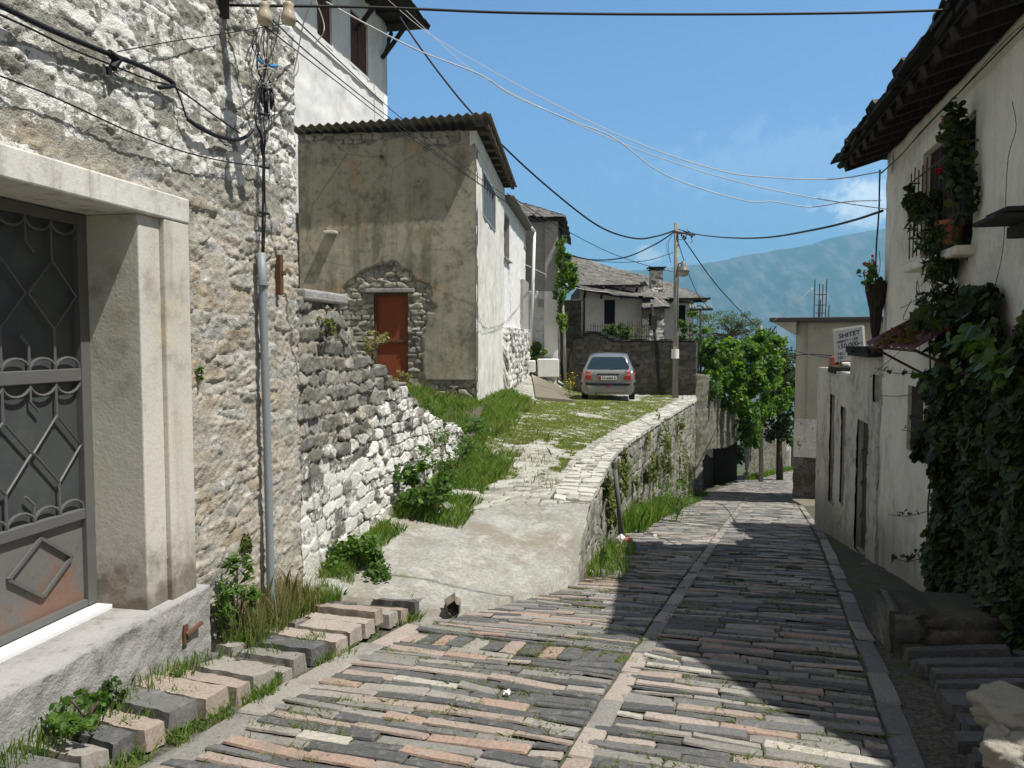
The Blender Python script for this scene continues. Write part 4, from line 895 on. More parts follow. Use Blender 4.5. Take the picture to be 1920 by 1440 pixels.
# ---- white annexe further up the ramp
F2 = frame((-.24, 22.25), (.114, .9935))
def build_annexe():
    h = empty('white_annexe', F2(3, -1.5, -1.7), 'small white house on a whitewashed rubble base, between the stained and grey houses', 'house')
    a, zt = W(F2, 943, 418); c, zb = W(F2, 954, 488)
    panel('wall', [F2(0, 0, 0)[:2], F2(6.5, 0, 0)[:2]], .2, 4.1, M_white_far, res=.08, kind='plain', rough=.02, holes=[(a, c, zb, zt + .3)], parent=h, th=.3)
    b = MB(); hole_lining(b, F2, a, c, zb, zt + .3, -.14, .01, .06); b.fbox(F2, a - .1, c + .1, 0, .1, zb - .09, zb - .055); f = b.build('window', M_grey_render, h); b = MB(); b.fbox(F2, a, c, -.12, -.1, zb, zt + .3); b.build('pane', M_glass, f)
    panel('base_wall', [F2(-.3, .14, 0)[:2], F2(6.6, .14, 0)[:2]], -2.1, .42, M_ruin, res=.04, sx=.3, sy=.17, relief=.09, seed=14, mskf=lambda S, Z: .62 + 0 * S, parent=h, th=.4)
    b = MB(); b.fbox(F2, 4.6, 6.5, 0, .13, .42, 2.15); b.build('pier', M_grey_render, h, bevel=.02)
    corr_roof('roof', F2, -.1, 6.8, .3, -4, lambda s, n: 4.14 - .03 * n, h, M_fibre, res=.04)
    b = MB(); b.tube([F2(6.45, .33, 4.02), F2(6.3, .30, 2.2), F2(6.0, .24, -.15)], .055, 8); b.tube([F2(5.7, .3, 4.04), F2(6.45, .33, 4.02)], .05, 8); b.build('downpipe', M_white_far, h, smooth=True)
build_annexe()

# ---- grey slate-roofed house
F3 = frame((-.6, 29.62), (.999, -.04))
def build_grey_house():
    h = empty('grey_slate_house', (.6, 31, -1.6), 'grey rendered house with slate hip roof and white painted foot, behind the white annexe', 'house')
    e, _ = W(F3, 1045, 500); zj = W(F3, 1000, 546)[1]; zt = W(F3, 1000, 412)[1]
    panel('upper_wall', [F3(-1, 0, 0)[:2], F3(e, 0, 0)[:2]], zj, zt, M_grey_render, res=.08, kind='plain', rough=.02, parent=h, th=.3)
    panel('lower_wall', [F3(-1, .03, 0)[:2], F3(e, .03, 0)[:2]], -1.9, zj, M_white_stone, res=.035, sx=.34, sy=.17, relief=.035, seed=22, mskf=lambda S, Z: .8 + 0 * S, parent=h, th=.3)
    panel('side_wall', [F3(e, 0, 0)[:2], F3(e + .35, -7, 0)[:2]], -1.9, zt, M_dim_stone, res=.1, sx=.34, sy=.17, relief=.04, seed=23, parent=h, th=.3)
    p0, _ = W(F3, 1021, 500); b = MB(); b.fbox(F3, p0, e + .02, 0, .14, zj, zt); b.build('pier', M_grey_render, h, bevel=.02); b = MB(); b.fbox(F3, p0 - .02, e + .03, 0, .17, -1.3, zj); b.build('pier', M_white_far, h, bevel=.02)
    a0, b0 = W(F3, 1016, 562); b = MB(); b.fbox(F3, a0 - .14, a0 + .14, .06, .09, b0 - .28, b0 + .02); b.build('house_sign', M_grey_render, h)
    A, B_, C, D = F3(-1.6, .45, zt + .05), F3(e + .32, .5, zt + .03), (-.25, 33.2, zt + 1.45), (-2.5, 33.2, zt + 1.45)
    patch('roof', A, B_, C, D, M_slate, res=.05, sx=.45, sy=.22, relief=.085, seed=5, parent=h, th=.1)
    patch('roof', B_, F3(e + .8, -7.5, zt + .03), (.1, 34.5, zt + 1.45), C, M_slate, res=.08, sx=.45, sy=.22, relief=.085, seed=6, parent=h, th=.1)
    b = MB(); b.fbox(F3, -1.4, e + .25, -.05, .42, zt - .09, zt + .0); b.fbox(F3, e - .05, e + .25, -7, -.06, zt - .09, zt); b.build('eaves_board', M_dkwood, h)
    for l, r, t, bt, w in ((1008, 1048, 673, 701, .6), (984, 1004, 676, 692, .5)):
        A0 = P(l, bt, 28.6); B0 = P(r, t, 28.6); b = MB(); b.box(A0[0], B0[0], 28.5, 28.5 + w, A0[2] - .12, B0[2])
        tag(b.build('stone_block', M_white_far, None, bevel=.03, loc=(A0[0], 28.5, A0[2])), 'large white painted block at the foot of the grey house pier' if l > 1000 else 'smaller white painted block under the round green shrub', 'block', 'white blocks by the grey house')
build_grey_house()

# ---- white house with slate roof and chimney in the middle distance
F4 = frame((3.15, 36.3), (.995, -.10))
def build_slate_house():
    h = empty('slate_house', F4(2, -3, -1.5), 'white house with a sagging slate roof and stone chimney, behind the wall above the car', 'house')
    e1 = W(F4, 1206, 600)[0]; zt = 2.55
    w0, z1 = W(F4, 1133, 562); w1, z0 = W(F4, 1153, 608)
    panel('wall', [F4(0, 0, 0)[:2], F4(e1, 0, 0)[:2]], -1, zt, M_white_far, res=.1, kind='plain', rough=.02, holes=[(w0, w1, z0, z1)], parent=h, th=.3)
    b = MB(); hole_lining(b, F4, w0, w1, z0, z1, -.12, .01, .05); f = b.build('window', M_white_far, h); b = MB(); b.fbox(F4, w0, w1, -.11, -.08, z0, z1); b.build('pane', M_void, f)
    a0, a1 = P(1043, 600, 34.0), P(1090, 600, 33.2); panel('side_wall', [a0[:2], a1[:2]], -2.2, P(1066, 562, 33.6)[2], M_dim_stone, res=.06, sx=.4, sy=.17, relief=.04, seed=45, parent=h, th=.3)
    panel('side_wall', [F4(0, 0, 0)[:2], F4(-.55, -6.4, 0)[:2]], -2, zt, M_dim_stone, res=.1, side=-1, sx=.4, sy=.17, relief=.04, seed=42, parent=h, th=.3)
    s0 = W(F4, 1204, 600, .5)[0]; s1 = W(F4, 1246, 600, .5)[0]
    k0, kz1 = W(F4, 1217, 588, .5); k1, kz0 = W(F4, 1227, 611, .5); kh = [(k0, k1, kz0, kz1)]
    panel('stair_wall', [F4(s0, .5, 0)[:2], F4(s1, .5, 0)[:2]], -1, 1.6, M_ruin, res=.05, sx=.4, sy=.16, relief=.05, seed=43, mskf=lambda S, Z: .75 - .6 * sstep(.9, 1.2, Z), holes=[(k0 - s0, k1 - s0, kz0, kz1)], parent=h, th=.4)
    b = MB(); b.fbox(F4, k0, k1, .2, .25, kz0, kz1); b.build('pane', M_void, h)
    r0 = W(F4, 1240, 600, -1.6)[0]; r1 = W(F4, 1300, 600, -1.6)[0]; q0, qz1 = W(F4, 1271, 572, -1.6); q1, qz0 = W(F4, 1285, 612, -1.6)
    panel('wing_wall', [F4(r0, -1.6, 0)[:2], F4(r1, -1.6, 0)[:2]], -2, 2.1, M_white_far, res=.12, kind='plain', rough=.02, holes=[(q0 - r0, q1 - r0, qz0, qz1)], parent=h, th=.3)
    b = MB(); b.fbox(F4, q0, q1, -1.85, -1.8, qz0, qz1); b.build('pane', M_void, h)
    panel('end_wall', [F4(r1, -1.6, 0)[:2], F4(r1 + .5, -7, 0)[:2]], -2, 2.1, M_white_far, res=.3, kind='plain', parent=h, th=.3)
    kw = dict(sx=.5, sy=.26, relief=.11, parent=h, th=.12)
    patch('roof', P(1081, 537, 35.5), P(1228, 557, 35.2), P(1200, 515, 40), P(1062, 477, 40), M_slate, res=.06, seed=7, sag=.12, **kw)
    patch('roof', P(1066, 512, 40), P(1081, 537, 35.5), P(1062, 477, 40), P(1050, 478, 43), M_slate, res=.1, seed=9, **kw)
    patch('roof', P(1204, 557, 35.9), P(1326, 562, 37.6), P(1262, 531, 41), P(1196, 513, 40), M_slate, res=.06, seed=8, sag=.08, **kw)
    patch('roof', P(1203, 576, 34.9), P(1256, 574, 35.3), P(1244, 560, 36.4), P(1206, 557, 36.4), M_slate, res=.05, seed=10, **kw)
    b = MB()
    b.fbox(F4, -.2, e1, -.1, .45, zt - .02, zt + .05); b.fbox(F4, r0, r1 + .7, -1.7, -.9, 1.98, 2.06)
    for px in (1095, 1127, 1165, 1190): s = W(F4, px, 550)[0]; b.beam(F4(s, .02, zt - .55), F4(s + .1, .5, zt - .05), .08, .09)
    b.build('eaves', M_dkwood, h)
    A = P(1221, 546, 37.3); B_ = P(1243, 506, 37.3); cx = (A[0] + B_[0]) / 2; w = (B_[0] - A[0]) / 2
    c = panel('chimney', [(cx - w, 37.3), (cx + w, 37.3)], A[2] - .6, B_[2], M_ruin, res=.03, sx=.3, sy=.13, relief=.04, seed=51, mskf=lambda S, Z: .62 + 0 * S, parent=h, th=2 * w)
    b = MB(); b.box(cx - w - .07, cx + w + .07, 37.2, 37.35 + 2 * w, B_[2], B_[2] + .04); b.box(cx - w - .14, cx + w + .14, 37.1, 37.45 + 2 * w, B_[2] + .1, B_[2] + .14); b.box(cx - w + .05, cx + w - .05, 37.3, 37.3 + 1.8 * w, B_[2] + .05, B_[2] + .11); b.build('chimney_cap', M_slate, c)
build_slate_house()

# ---- shaded garden wall behind the car, wooden gate beside it
def build_garden_wall():
    A, B_ = np.array((2.35, 29.55)), np.array((6.53, 27.45)); L = np.linalg.norm(B_ - A)
    zt = lambda s: -.02 + .32 * np.exp(-((s - .75) / .55) ** 2) + .05 * (fbm(s * 6, s * 0, 4) - .5)
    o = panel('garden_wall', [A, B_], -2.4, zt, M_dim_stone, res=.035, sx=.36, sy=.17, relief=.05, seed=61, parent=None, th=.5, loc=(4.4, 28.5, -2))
    tag(o, 'dark weathered garden wall with rough stones on top, just behind the silver car', 'wall')
    rg = np.random.default_rng(9); fr = frame(A, B_ - A); b = MB(); s = .0
    while s < L - .3:
        w = rg.uniform(.18, .42); z = float(zt(np.array(s + w / 2))); n = 2 if rg.uniform() < .5 or s < 1.6 else 1
        for k in range(n): b.fbox(fr, s + rg.uniform(-.05, .05), s + w, -.5 + rg.uniform(-.08, .05), .1 + rg.uniform(-.05, .08), z + .052 * k, z + .052 * k + .045)
        s += w * .92
    b.build('coping', M_slate, o)
    z0, z1 = P(1080, 735, 30.2)[2], P(1080, 652, 30.2)[2]; x0, x1 = P(1060, 700, 30.2)[0], P(1092, 700, 30.2)[0]; b = MB(); rg = np.random.default_rng(2); x = x0
    while x < x1: w = .14; b.box(x, x + w - .012, 30.15 + rg.uniform(-.01, .01), 30.19, z0 - .1, z1 + rg.uniform(-.03, .03)); x += w
    b.box(x0, x1, 30.19, 30.25, z1 - .35, z1 - .25); b.box(x0, x1, 30.19, 30.25, z0 + .3, z0 + .4)
    tag(b.build('wooden_gate', M_wood, None, loc=(x0, 30.2, z0)), 'dark upright board gate left of the garden wall, behind the car', 'gate')
build_garden_wall()

# ---- retaining wall between ramp and street
ry = RX_Y[2:]; 
def build_retaining():
    ys = np.concatenate([[7.32], RX_Y[4:11]]); xs = np.interp(ys, RX_Y, RX_X); seg = np.hypot(np.diff(xs), np.diff(ys)); cl = np.concatenate([[0], np.cumsum(seg)])
    fy = lambda s: np.interp(s, cl, ys)
    zb = lambda s: street_z(np.interp(fy(s), RX_Y, RX_X), fy(s)) - .25
    zt = lambda s: np.interp(fy(s), RX_Y, RZ_Z) + .015 - .07 * (1 - sstep(.85, 1.15, s))
    o = panel('retaining_wall', np.stack([xs, ys], -1), zb, zt, M_retain, res=.03, rz=.028, sx=.36, sy=.19, relief=.035, seed=71, p=5, rough=.012, th=.45, wob=.22, jx=.5, jy=.3, loc=(2, 13, -3),
              pmf=lambda S, Z: 1 - sstep(.3, 1.0, S + .5 * (fbm(S * 2, Z * 3, 3) - .5)), ploff=.02, mskf=lambda S, Z: np.where(S < .7, .62, .30 + .4 * sstep(-.4, -.1, Z - zt(S))))
    tag(o, 'long curving stone retaining wall between the grassy ramp and the sunken street', 'wall')
    rg = np.random.default_rng(12); it = []; s = 1.15
    while s < cl[-1] - .2:
        ds = rg.uniform(.15, .24) * (1 if s < 9 else 1.5); y = fy(s + ds / 2); x = np.interp(y, RX_Y, RX_X); t = np.array((np.interp(fy(s + ds), RX_Y, RX_X) - np.interp(fy(s), RX_Y, RX_X), fy(s + ds) - fy(s))); t /= np.linalg.norm(t); nl = np.array((-t[1], t[0]))
        c = -.03
        for w in ([.22, .24] if rg.uniform() < .5 else [.16, .15, .15]):
            w2 = w * rg.uniform(.9, 1.1); p = np.array((x, y)) + nl * (c + w2 / 2); it.append((p[0], p[1], nl[0], nl[1], w2 - .012, ds - .012, .03, rg.choice([.46, .58, .87, .95, .95]), 0)); c += w2
        s += ds
    def zf(X, Y): return np.interp(Y, RX_Y, RZ_Z)
    pavers('coping', it, M_coping, zf, parent=o, seed=5, rz=.06)
def coping_mat():
    m = NT('coping_stone', .9, .2); n1 = m.noise(4, 6, .65); n2 = m.noise(45, 5, .65)
    c = m.ramp(m.attr('rnd'), [(.4, (.36, .35, .31)), (.7, (.46, .45, .40)), (.95, (.52, .505, .45))]); c = m.mix(.8, c, m.ramp(n2, [(.28, g(.62)), (.62, g(1.1))]), 'MULTIPLY'); c = m.mix(m.math('MULTIPLY', m.step(n1, .5, .7), .5), c, (.22, .21, .17))
    return m.out(c, n2, .4, .01)
M_coping = coping_mat()
build_retaining()

M_lower = stone_mat('lower_wall_stone', [(.16, .15, .12), (.21, .195, .155), (.26, .24, .19), (.18, .17, .15)], (.10, .095, .07), moss=(.075, .09, .035), dark=.5)
M_shadow_fill = plaster_mat('shadow_black', (.06, .055, .045), (.03, .03, .025))  # near-black lining that darkens the shadow-shaped hole in the lower wall
# ---- wall along the lower street, further on
def build_lower_wall():
    ys = np.linspace(27.45, 56, 30); xs = xc(ys) - 1.72; xs[0] = 6.55; seg = np.hypot(np.diff(xs), np.diff(ys)); cl = np.concatenate([[0], np.cumsum(seg)]); fy = lambda s: np.interp(s, cl, ys)
    poly = [(1319, 935), (1316, 864), (1326, 843), (1364, 838), (1392, 822), (1400, 912)]  # outline of a cast shadow, cut out of the wall as a hole
    def shadow_recess(S, Z):
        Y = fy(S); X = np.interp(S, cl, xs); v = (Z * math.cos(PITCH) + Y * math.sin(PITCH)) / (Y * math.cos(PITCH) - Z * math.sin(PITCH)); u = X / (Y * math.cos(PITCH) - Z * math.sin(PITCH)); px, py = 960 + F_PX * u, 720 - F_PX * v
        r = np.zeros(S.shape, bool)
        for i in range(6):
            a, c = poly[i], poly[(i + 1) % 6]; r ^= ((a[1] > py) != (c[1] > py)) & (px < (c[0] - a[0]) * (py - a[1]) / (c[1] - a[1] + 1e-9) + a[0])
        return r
    o = panel('lower_street_wall', np.stack([xs, ys], -1), lambda s: zs(fy(s)) - .5, lambda s: np.interp(fy(s), [27, 29, 34, 40, 47, 56], [-1.05, -1.35, -2.4, -4.0, -4.7, -6.4]) + .12 * (fbm(s * 2.4, s * 0, 6) - .5), M_lower, res=.07, sx=.4, sy=.2, relief=.05, seed=81, th=.5, back=False, holes=[shadow_recess], loc=(9, 35, -7))
    e0, e1 = np.array((xs[0], ys[0])), np.array((np.interp(41, ys, xs), 41.)); nn = np.array((-(e1 - e0)[1], (e1 - e0)[0])); nn /= np.linalg.norm(nn)
    b = MB(); q8 = [np.append(q, z) for z in (-9, -3.2) for q in (e0 + nn * .35 + (e1 - e0) * .02, e1 + nn * .35, e1 + nn * 1.6, e0 + nn * 1.6)]; b.add(q8, [(4, 5, 6, 7), (2, 3, 7, 6), (0, 4, 7, 3), (1, 2, 6, 5)]); b.build('shadow_recess', M_shadow_fill, o)  # dark box added behind the hole, in place of the cast shadow
    tag(o, 'old stone wall stepping downhill along the lower street under the hanging vines', 'wall')
build_lower_wall()
# ------------------------------------------------------------------ right-hand side of the street
FR = frame((2.06, 0), (.25, 1.0), -1)
S_END = 9.0 * 1.0308
def build_right_house():
    h = empty('white_house', FR(7, -1, -2.8), 'white plastered house under overhanging dark slates, shaded, on the right of the street', 'house')
    w1, zt = W(FR, 1825, 186); w1, zb = W(FR, 1825, 458); w0, _ = W(FR, 1733, 300)
    W1 = (min(w0, w1), max(w0, w1), zb, 1.78)
    a, c1 = W(FR, 1704, 722); c, c0 = W(FR, 1730, 858); W2 = (min(a, c), max(a, c), c0, c1)
    w0s = 4.72
    panel('side_wall', [(3.95, 2.2), FR(w0s, 0, 0)[:2]], -3.3, 2.14, M_right_white, res=.08, side=-1, kind='plain', rough=.02, parent=h, th=.3)
    panel('wall', [FR(w0s, 0, 0)[:2], FR(S_END, 0, 0)[:2]], -3.3, 2.14, M_right_white, res=.035, side=-1, kind='plain', rough=.022, rf=4, holes=[(W1[0] - w0s, W1[1] - w0s, W1[2], W1[3]), (W2[0] - w0s, W2[1] - w0s, W2[2], W2[3])], parent=h, th=.35)
    panel('end_wall', [FR(S_END, 0, 0)[:2], FR(S_END, -6, 0)[:2]], -3.3, 2.14, M_right_white, res=.2, side=-1, kind='plain', rough=.02, parent=h, th=.3)
    b = MB(); hole_lining(b, FR, *W1, -.08, .008, .05); f = b.build('window', M_right_white, h)
    b = MB(); b.fbox(FR, W1[0], W1[1], -.075, -.06, W1[2], W1[3]); b.build('pane', M_void, f)
    b = MB(); b.fbox(FR, W1[0] - .1, W1[1] + .02, -.1, .16, W1[2] - .09, W1[2] - .012); b.build('sill', M_right_white, f, bevel=.02)
    b = MB(); nb = .09
    for k in range(12): s = lerp(W1[0] + .06, W1[1] + .08, k / 11); b.tube([FR(s, nb, W1[2] + .05), FR(s + .004, nb, W1[3] - .16 + .03 * math.sin(k * 2))], .0065, 5)
    for z in (W1[2] + .25, W1[3] - .25): b.tube([FR(W1[0] - .06, -.02, z), FR(W1[0] - .05, nb, z), FR(W1[1] + .12, nb, z), FR(W1[1] + .12, -.02, z)], .008, 5)
    b.build('window_grille', M_rust, f)
    b = MB(); hole_lining(b, FR, *W2, -.07, .006, .02); f = b.build('window', M_right_white, h)
    b = MB(); b.fbox(FR, W2[0], W2[1], -.06, -.03, W2[2], W2[3]); b.fbox(FR, W2[0], W2[1], -.03, -.015, (W2[2] + W2[3]) / 2 - .02, (W2[2] + W2[3]) / 2 + .02); b.build('shutter', M_dkwood, f)
    # roof: eaves line X = 1.62 + .25 Y at z = 2.25
    zE = 2.27; Ev = lambda y, dx=0, z=zE: np.array((1.60 + .25 * y + dx, y, z))
    far, near = 9.62, 4.55
    patch('roof', Ev(far), Ev(near), Ev(near, 4.4, 4.1), Ev(far - 1.8, 4.4, 4.1), M_slate_dark, res=.03, sx=.38, sy=.24, relief=.085, seed=15, parent=h, th=.09, rough=.02)
    patch('roof', Ev(near), (2.95, 4.35, zE), (7.6, 2.5, 4.1), Ev(near, 4.4, 4.1), M_slate_dark, res=.06, sx=.38, sy=.24, relief=.08, seed=17, parent=h, th=.09)
    patch('roof', (2.95, 4.35, zE), (3.62, 2.2, zE), (7.4, .6, 4.1), (7.6, 2.5, 4.1), M_slate_dark, res=.06, sx=.38, sy=.24, relief=.08, seed=16, parent=h, th=.09)
    patch('roof', Ev(far, 4.4 + 3.4, zE), Ev(far), Ev(far - 1.8, 4.4, 4.1), Ev(far - 1.8, 4.8, 4.1), M_slate_dark, res=.08, sx=.38, sy=.24, relief=.08, seed=18, parent=h, th=.09)
    b = MB(); rg = np.random.default_rng(4)
    # ragged double course of slates along the edge, then boards and rafters under it
    y = near - .1
    while y < far:
        w = rg.uniform(.22, .5)
        for k in range(2): o_ = rg.uniform(-.07, .05) - .02 * k; x0 = 1.60 + .25 * y + o_; b.hexa([(x0, y, zE - .05 - .055 * k), (x0 + .5, y, zE + .10 - .055 * k), (x0 + .5 + .25 * w, y + w * .97, zE + .10 - .055 * k), (x0 + .25 * w + rg.uniform(-.04, .04), y + w * .97, zE - .05 - .055 * k), (x0, y, zE - .012 - .055 * k), (x0 + .5, y, zE + .138 - .055 * k), (x0 + .5 + .25 * w, y + w * .97, zE + .138 - .055 * k), (x0 + .25 * w, y + w * .97, zE - .012 - .055 * k)])
        y += w
    b.build('eaves_slates', M_slate_dark, h)
    b = MB()
    for k in range(14): y = near + .1 + .37 * k; x = 1.66 + .25 * y; b.beam((x, y, zE - .18), (x + .9, y + .0, zE + .12), .08, .09)
    b.beam((1.72 + .25 * near, near, zE - .13), (1.72 + .25 * far, far - .05, zE - .13), .05, .07)
    b.hexa([(1.66 + .25 * near, near, zE - .12), (2.9 + .25 * near, near, zE + .26), (2.9 + .25 * far, far, zE + .26), (1.66 + .25 * far, far, zE - .12), (1.66 + .25 * near, near, zE - .10), (2.9 + .25 * near, near, zE + .28), (2.9 + .25 * far, far, zE + .28), (1.66 + .25 * far, far, zE - .10)])
    b.build('rafters', M_dkwood, h)
    # small slate hood at the frame's edge with brackets
    s, z = W(FR, 1915, 420); b = MB(); rg = np.random.default_rng(6)
    for k in range(2): b.fbox(FR, s - .45, s - .04 - .05 * k, -.02, .30 - .06 * k, z - .02 + .04 * k, z + .012 + .04 * k)
    b.fbox(FR, s - .40, s - .04, -.02, .1, z - .1, z - .025); b.build('window_hood', M_slate, h, bevel=.008)
    # door awning of rusty sheet
    b = MB()
    n = 14
    pts0 = []
    for k in range(n + 1):
        s = lerp(5.75, 7.55, k / n); w = .012 * (-1) ** k
        pts0.append((FR(s, .02, .26 + w), FR(s, .50, -.035 + w + .02 * (s - 6.6))))
    for k in range(n):
        a, c = pts0[k], pts0[k + 1]; lo = lambda p: (p[0], p[1], p[2] - .012)
        b.hexa([lo(a[0]), lo(a[1]), lo(c[1]), lo(c[0]), a[0], a[1], c[1], c[0]])
    b.build('awning', M_awning, h)
    b = MB(); b.tube([FR(5.8, .48, -.07), FR(7.5, .48, -.05)], .012, 5); b.tube([FR(7.4, .48, -.05), FR(7.4, 0, -.32)], .012, 5); b.tube([FR(5.9, .48, -.06), FR(5.9, 0, -.3)], .012, 5); b.build('awning_bracket', M_rust, h)
M_awning = paint_mat('rusty_red_sheet', (.13, .035, .035), .7, (.06, .025, .02), .7, 6)
build_right_house()

def build_annex():
    h = empty('street_annex', FR(11.5, -.6, -3.3), 'low grey streaked annex with doorways and a slate cap, beyond the right-hand house', 'house')
    sE = 13.9 * 1.0308; hs = []
    for l, r, t, bt in ((1606, 1628, 797, 1062), (1577, 1586, 765, 955), (1557, 1566, 742, 955), (1636, 1651, 706, 757)):
        a, zt = W(FR, r, t, .03); c, _ = W(FR, l, t, .03); _, zb = W(FR, r, bt, .03); hs.append((a, c, max(zb, zs(c * .97) + .02), zt))
    S0 = S_END + .0
    zt = lambda s: np.where(s + S0 < 11.15, -.19, -.46) + .03 * (fbm(s * 3, s * 0, 3) - .5)
    hole = lambda S, Z: np.any([(S + S0 > q[0]) & (S + S0 < q[1]) & (Z > q[2]) & (Z < q[3]) for q in hs], axis=0)
    panel('wall', [FR(S0, .03, 0)[:2], FR(sE, .03, 0)[:2]], -4.2, zt, M_annex, res=.03, side=-1, sx=.35, sy=.17, relief=.03, seed=91, pmf=lambda S, Z: .4 + .6 * sstep(-.1, .2, fbm(S * 2, Z * 2, 3) - .4), ploff=.01, rough=.03, parent=h, th=.3, holes=[hole])
    panel('end_wall', [FR(sE, .03, 0)[:2], FR(sE, -3.5, 0)[:2]], -4.3, -.46, M_annex, res=.15, side=-1, kind='plain', rough=.02, parent=h, th=.3)
    b = MB()
    for q in hs: hole_lining(b, FR, q[0], q[1], q[2], q[3], -.12, .0, .03)
    b.build('reveal', M_annex, h)
    for i, q in enumerate(hs):
        b = MB(); b.fbox(FR, q[0], q[1], -.10, -.06, q[2], q[3])
        if i == 3: b.build('niche', M_grey_render, h); continue
        for k in range(1, 4): z = lerp(q[2], q[3], k / 4); b.fbox(FR, q[0], q[1], -.06, -.04, z - .03, z + .03)
        b.build('door', M_wood, h)
    b = MB(); rg = np.random.default_rng(3)
    for a, c, z in ((S0, 10.6, -.165), (S0 + .2, 10.95, -.125)): b.fbox(FR, a, c, -1.2, .16 - .04 * (z > -.15), z - .02, z + .018)
    s = S0
    while s < 10.7: w = rg.uniform(.3, .6); b.fbox(FR, s, s + w * .96, -.5, .12 + rg.uniform(-.06, .08), -.16 + rg.uniform(0, .02), -.085 + rg.uniform(0, .02)); s += w
    b.build('coping', M_slate_dark, h); b = MB(); b.fbox(FR, 12.3, 12.95, -.4, .06, -.50, -.40); b.build('capstone', M_slate_dark, h)
    # rubble and a hollow brick left on the lower roof
    s, z = W(FR, 1553, 690, .0); b = MB(); z = -.42
    b.fbox(FR, 13.15, 13.55, -.24, -.04, z, z + .03); b.fbox(FR, 13.15, 13.55, -.24, -.04, z + .13, z + .16); b.fbox(FR, 13.15, 13.55, -.24, -.21, z + .03, z + .13); b.fbox(FR, 13.15, 13.55, -.07, -.04, z + .03, z + .13); b.fbox(FR, 13.15, 13.55, -.155, -.13, z + .03, z + .13)
    tag(b.build('hollow_brick', M_terra, None, loc=FR(13.35, -.14, z), bevel=.004), 'red hollow clay brick lying on the low annex wall top', 'brick')
    for k, (s, sz) in enumerate(((12.9, .1), (12.6, .07), (12.2, .08))):
        b = MB(); b.fbox(FR, s, s + sz * 2, -.3, -.3 + sz * 1.6, -.42, -.42 + sz * .8)
        tag(b.build('rubble_stone', M_frame_conc, None, loc=FR(s, -.2, -.42), bevel=.03), ['pale stone lump on the annex wall top next to the red brick', 'middle of the pale stones lying on the annex wall top', 'pale stone lump on the annex wall top nearest the slate cap'][k], 'stone', 'stones on the annex wall')
build_annex()

FG = frame((8.14, 22.2), (.93, -.37))
def build_grey_building():
    h = empty('grey_building', FG(1.5, -2, -5), 'plain grey unfinished building with flat slab roof at the bend of the street', 'building')
    z1 = W(FG, 1520, 786)[1]; z2 = W(FG, 1520, 858)[1]
    for nm, a, c, mat, kw in (('upper_wall', z1, .56, M_gb, dict(kind='plain', res=.08, rough=.015)), ('brick_band', z2, z1, M_ruin, dict(sx=.42, sy=.115, relief=.03, wob=.1, jx=.4, jy=.15, p=8, res=.035, mskf=lambda S, Z: .95 + 0 * S)), ('stone_base', -6, z2, M_dim_stone, dict(sx=.4, sy=.16, relief=.05, res=.04))):
        panel(nm, [FG(0, .02 * (nm != 'upper_wall'), 0)[:2], FG(3.6, .02 * (nm != 'upper_wall'), 0)[:2]], a, c, mat, parent=h, th=.3, **kw)
        panel(nm, [FG(0, 0, 0)[:2], FG(.6, -6, 0)[:2]], a, c, mat, parent=h, th=.3, side=-1, **dict(kw, res=.12))
    b = MB(); b.hexa([FG(-.72, .28, .56), FG(4.2, .28, .56), FG(4.2, -6, .56), FG(-.5, -6, .56), FG(-.72, .28, .68), FG(4.2, .28, .68), FG(4.2, -6, .68), FG(-.5, -6, .68)]); b.build('roof_slab', M_plinth_dark, h, bevel=.02); b = MB(); b.add([FG(-.66, .2, .555), FG(.0, .2, .555), FG(.0, .2, .17), FG(-.45, -6, .555), FG(.0 + .55, -6, .555), FG(.55, -6, .17)], [(0, 2, 1), (3, 4, 5), (0, 1, 4, 3), (0, 3, 5, 2), (1, 2, 5, 4)]); b.build('soffit', M_gb, h)
    b = MB(); q0 = W(FG, 1526, 590, -.5)[0]; q1 = W(FG, 1548, 590, -.5)[0]; zt = W(FG, 1536, 524, -.5)[1]; qm = (q0 + q1) / 2
    for s, n, z in ((q0, -.5, zt), (q1, -.5, zt), (qm - .03, -.8, zt - .1), (qm + .06, -.85, zt - .12), (q0 + .12, -.6, 1.15), (q1 + .08, -.6, 1.05), (q1 - .1, -.4, 1.0), (qm, -.4, 1.2)): b.tube([FG(s, n, .68), FG(s + .01, n, z)], .016, 5)
    for z in (.82, 1.05, 1.35): b.tube([FG(q0, -.5, z), FG(q1, -.5, z), FG(qm + .06, -.85, z), FG(q0, -.5, z)], .008, 4)
    b.build('reinforcing_bar', M_rust, h)
    b = MB(); A = P(1505, 950, 21.3); b.box(A[0] - .1, A[0] + .9, 20.6, 21.9, A[2] - .4, A[2] + .10)
    tag(b.build('doorstep', M_frame_conc, None, bevel=.03, loc=(A[0], 21, A[2])), 'pale sunlit concrete step at the foot of the grey building', 'step')
M_plinth_dark = plaster_mat('slab_concrete', (.09, .088, .085), (.12, .115, .11), amt=.6, spots=.2, streak=.2)
build_grey_building()

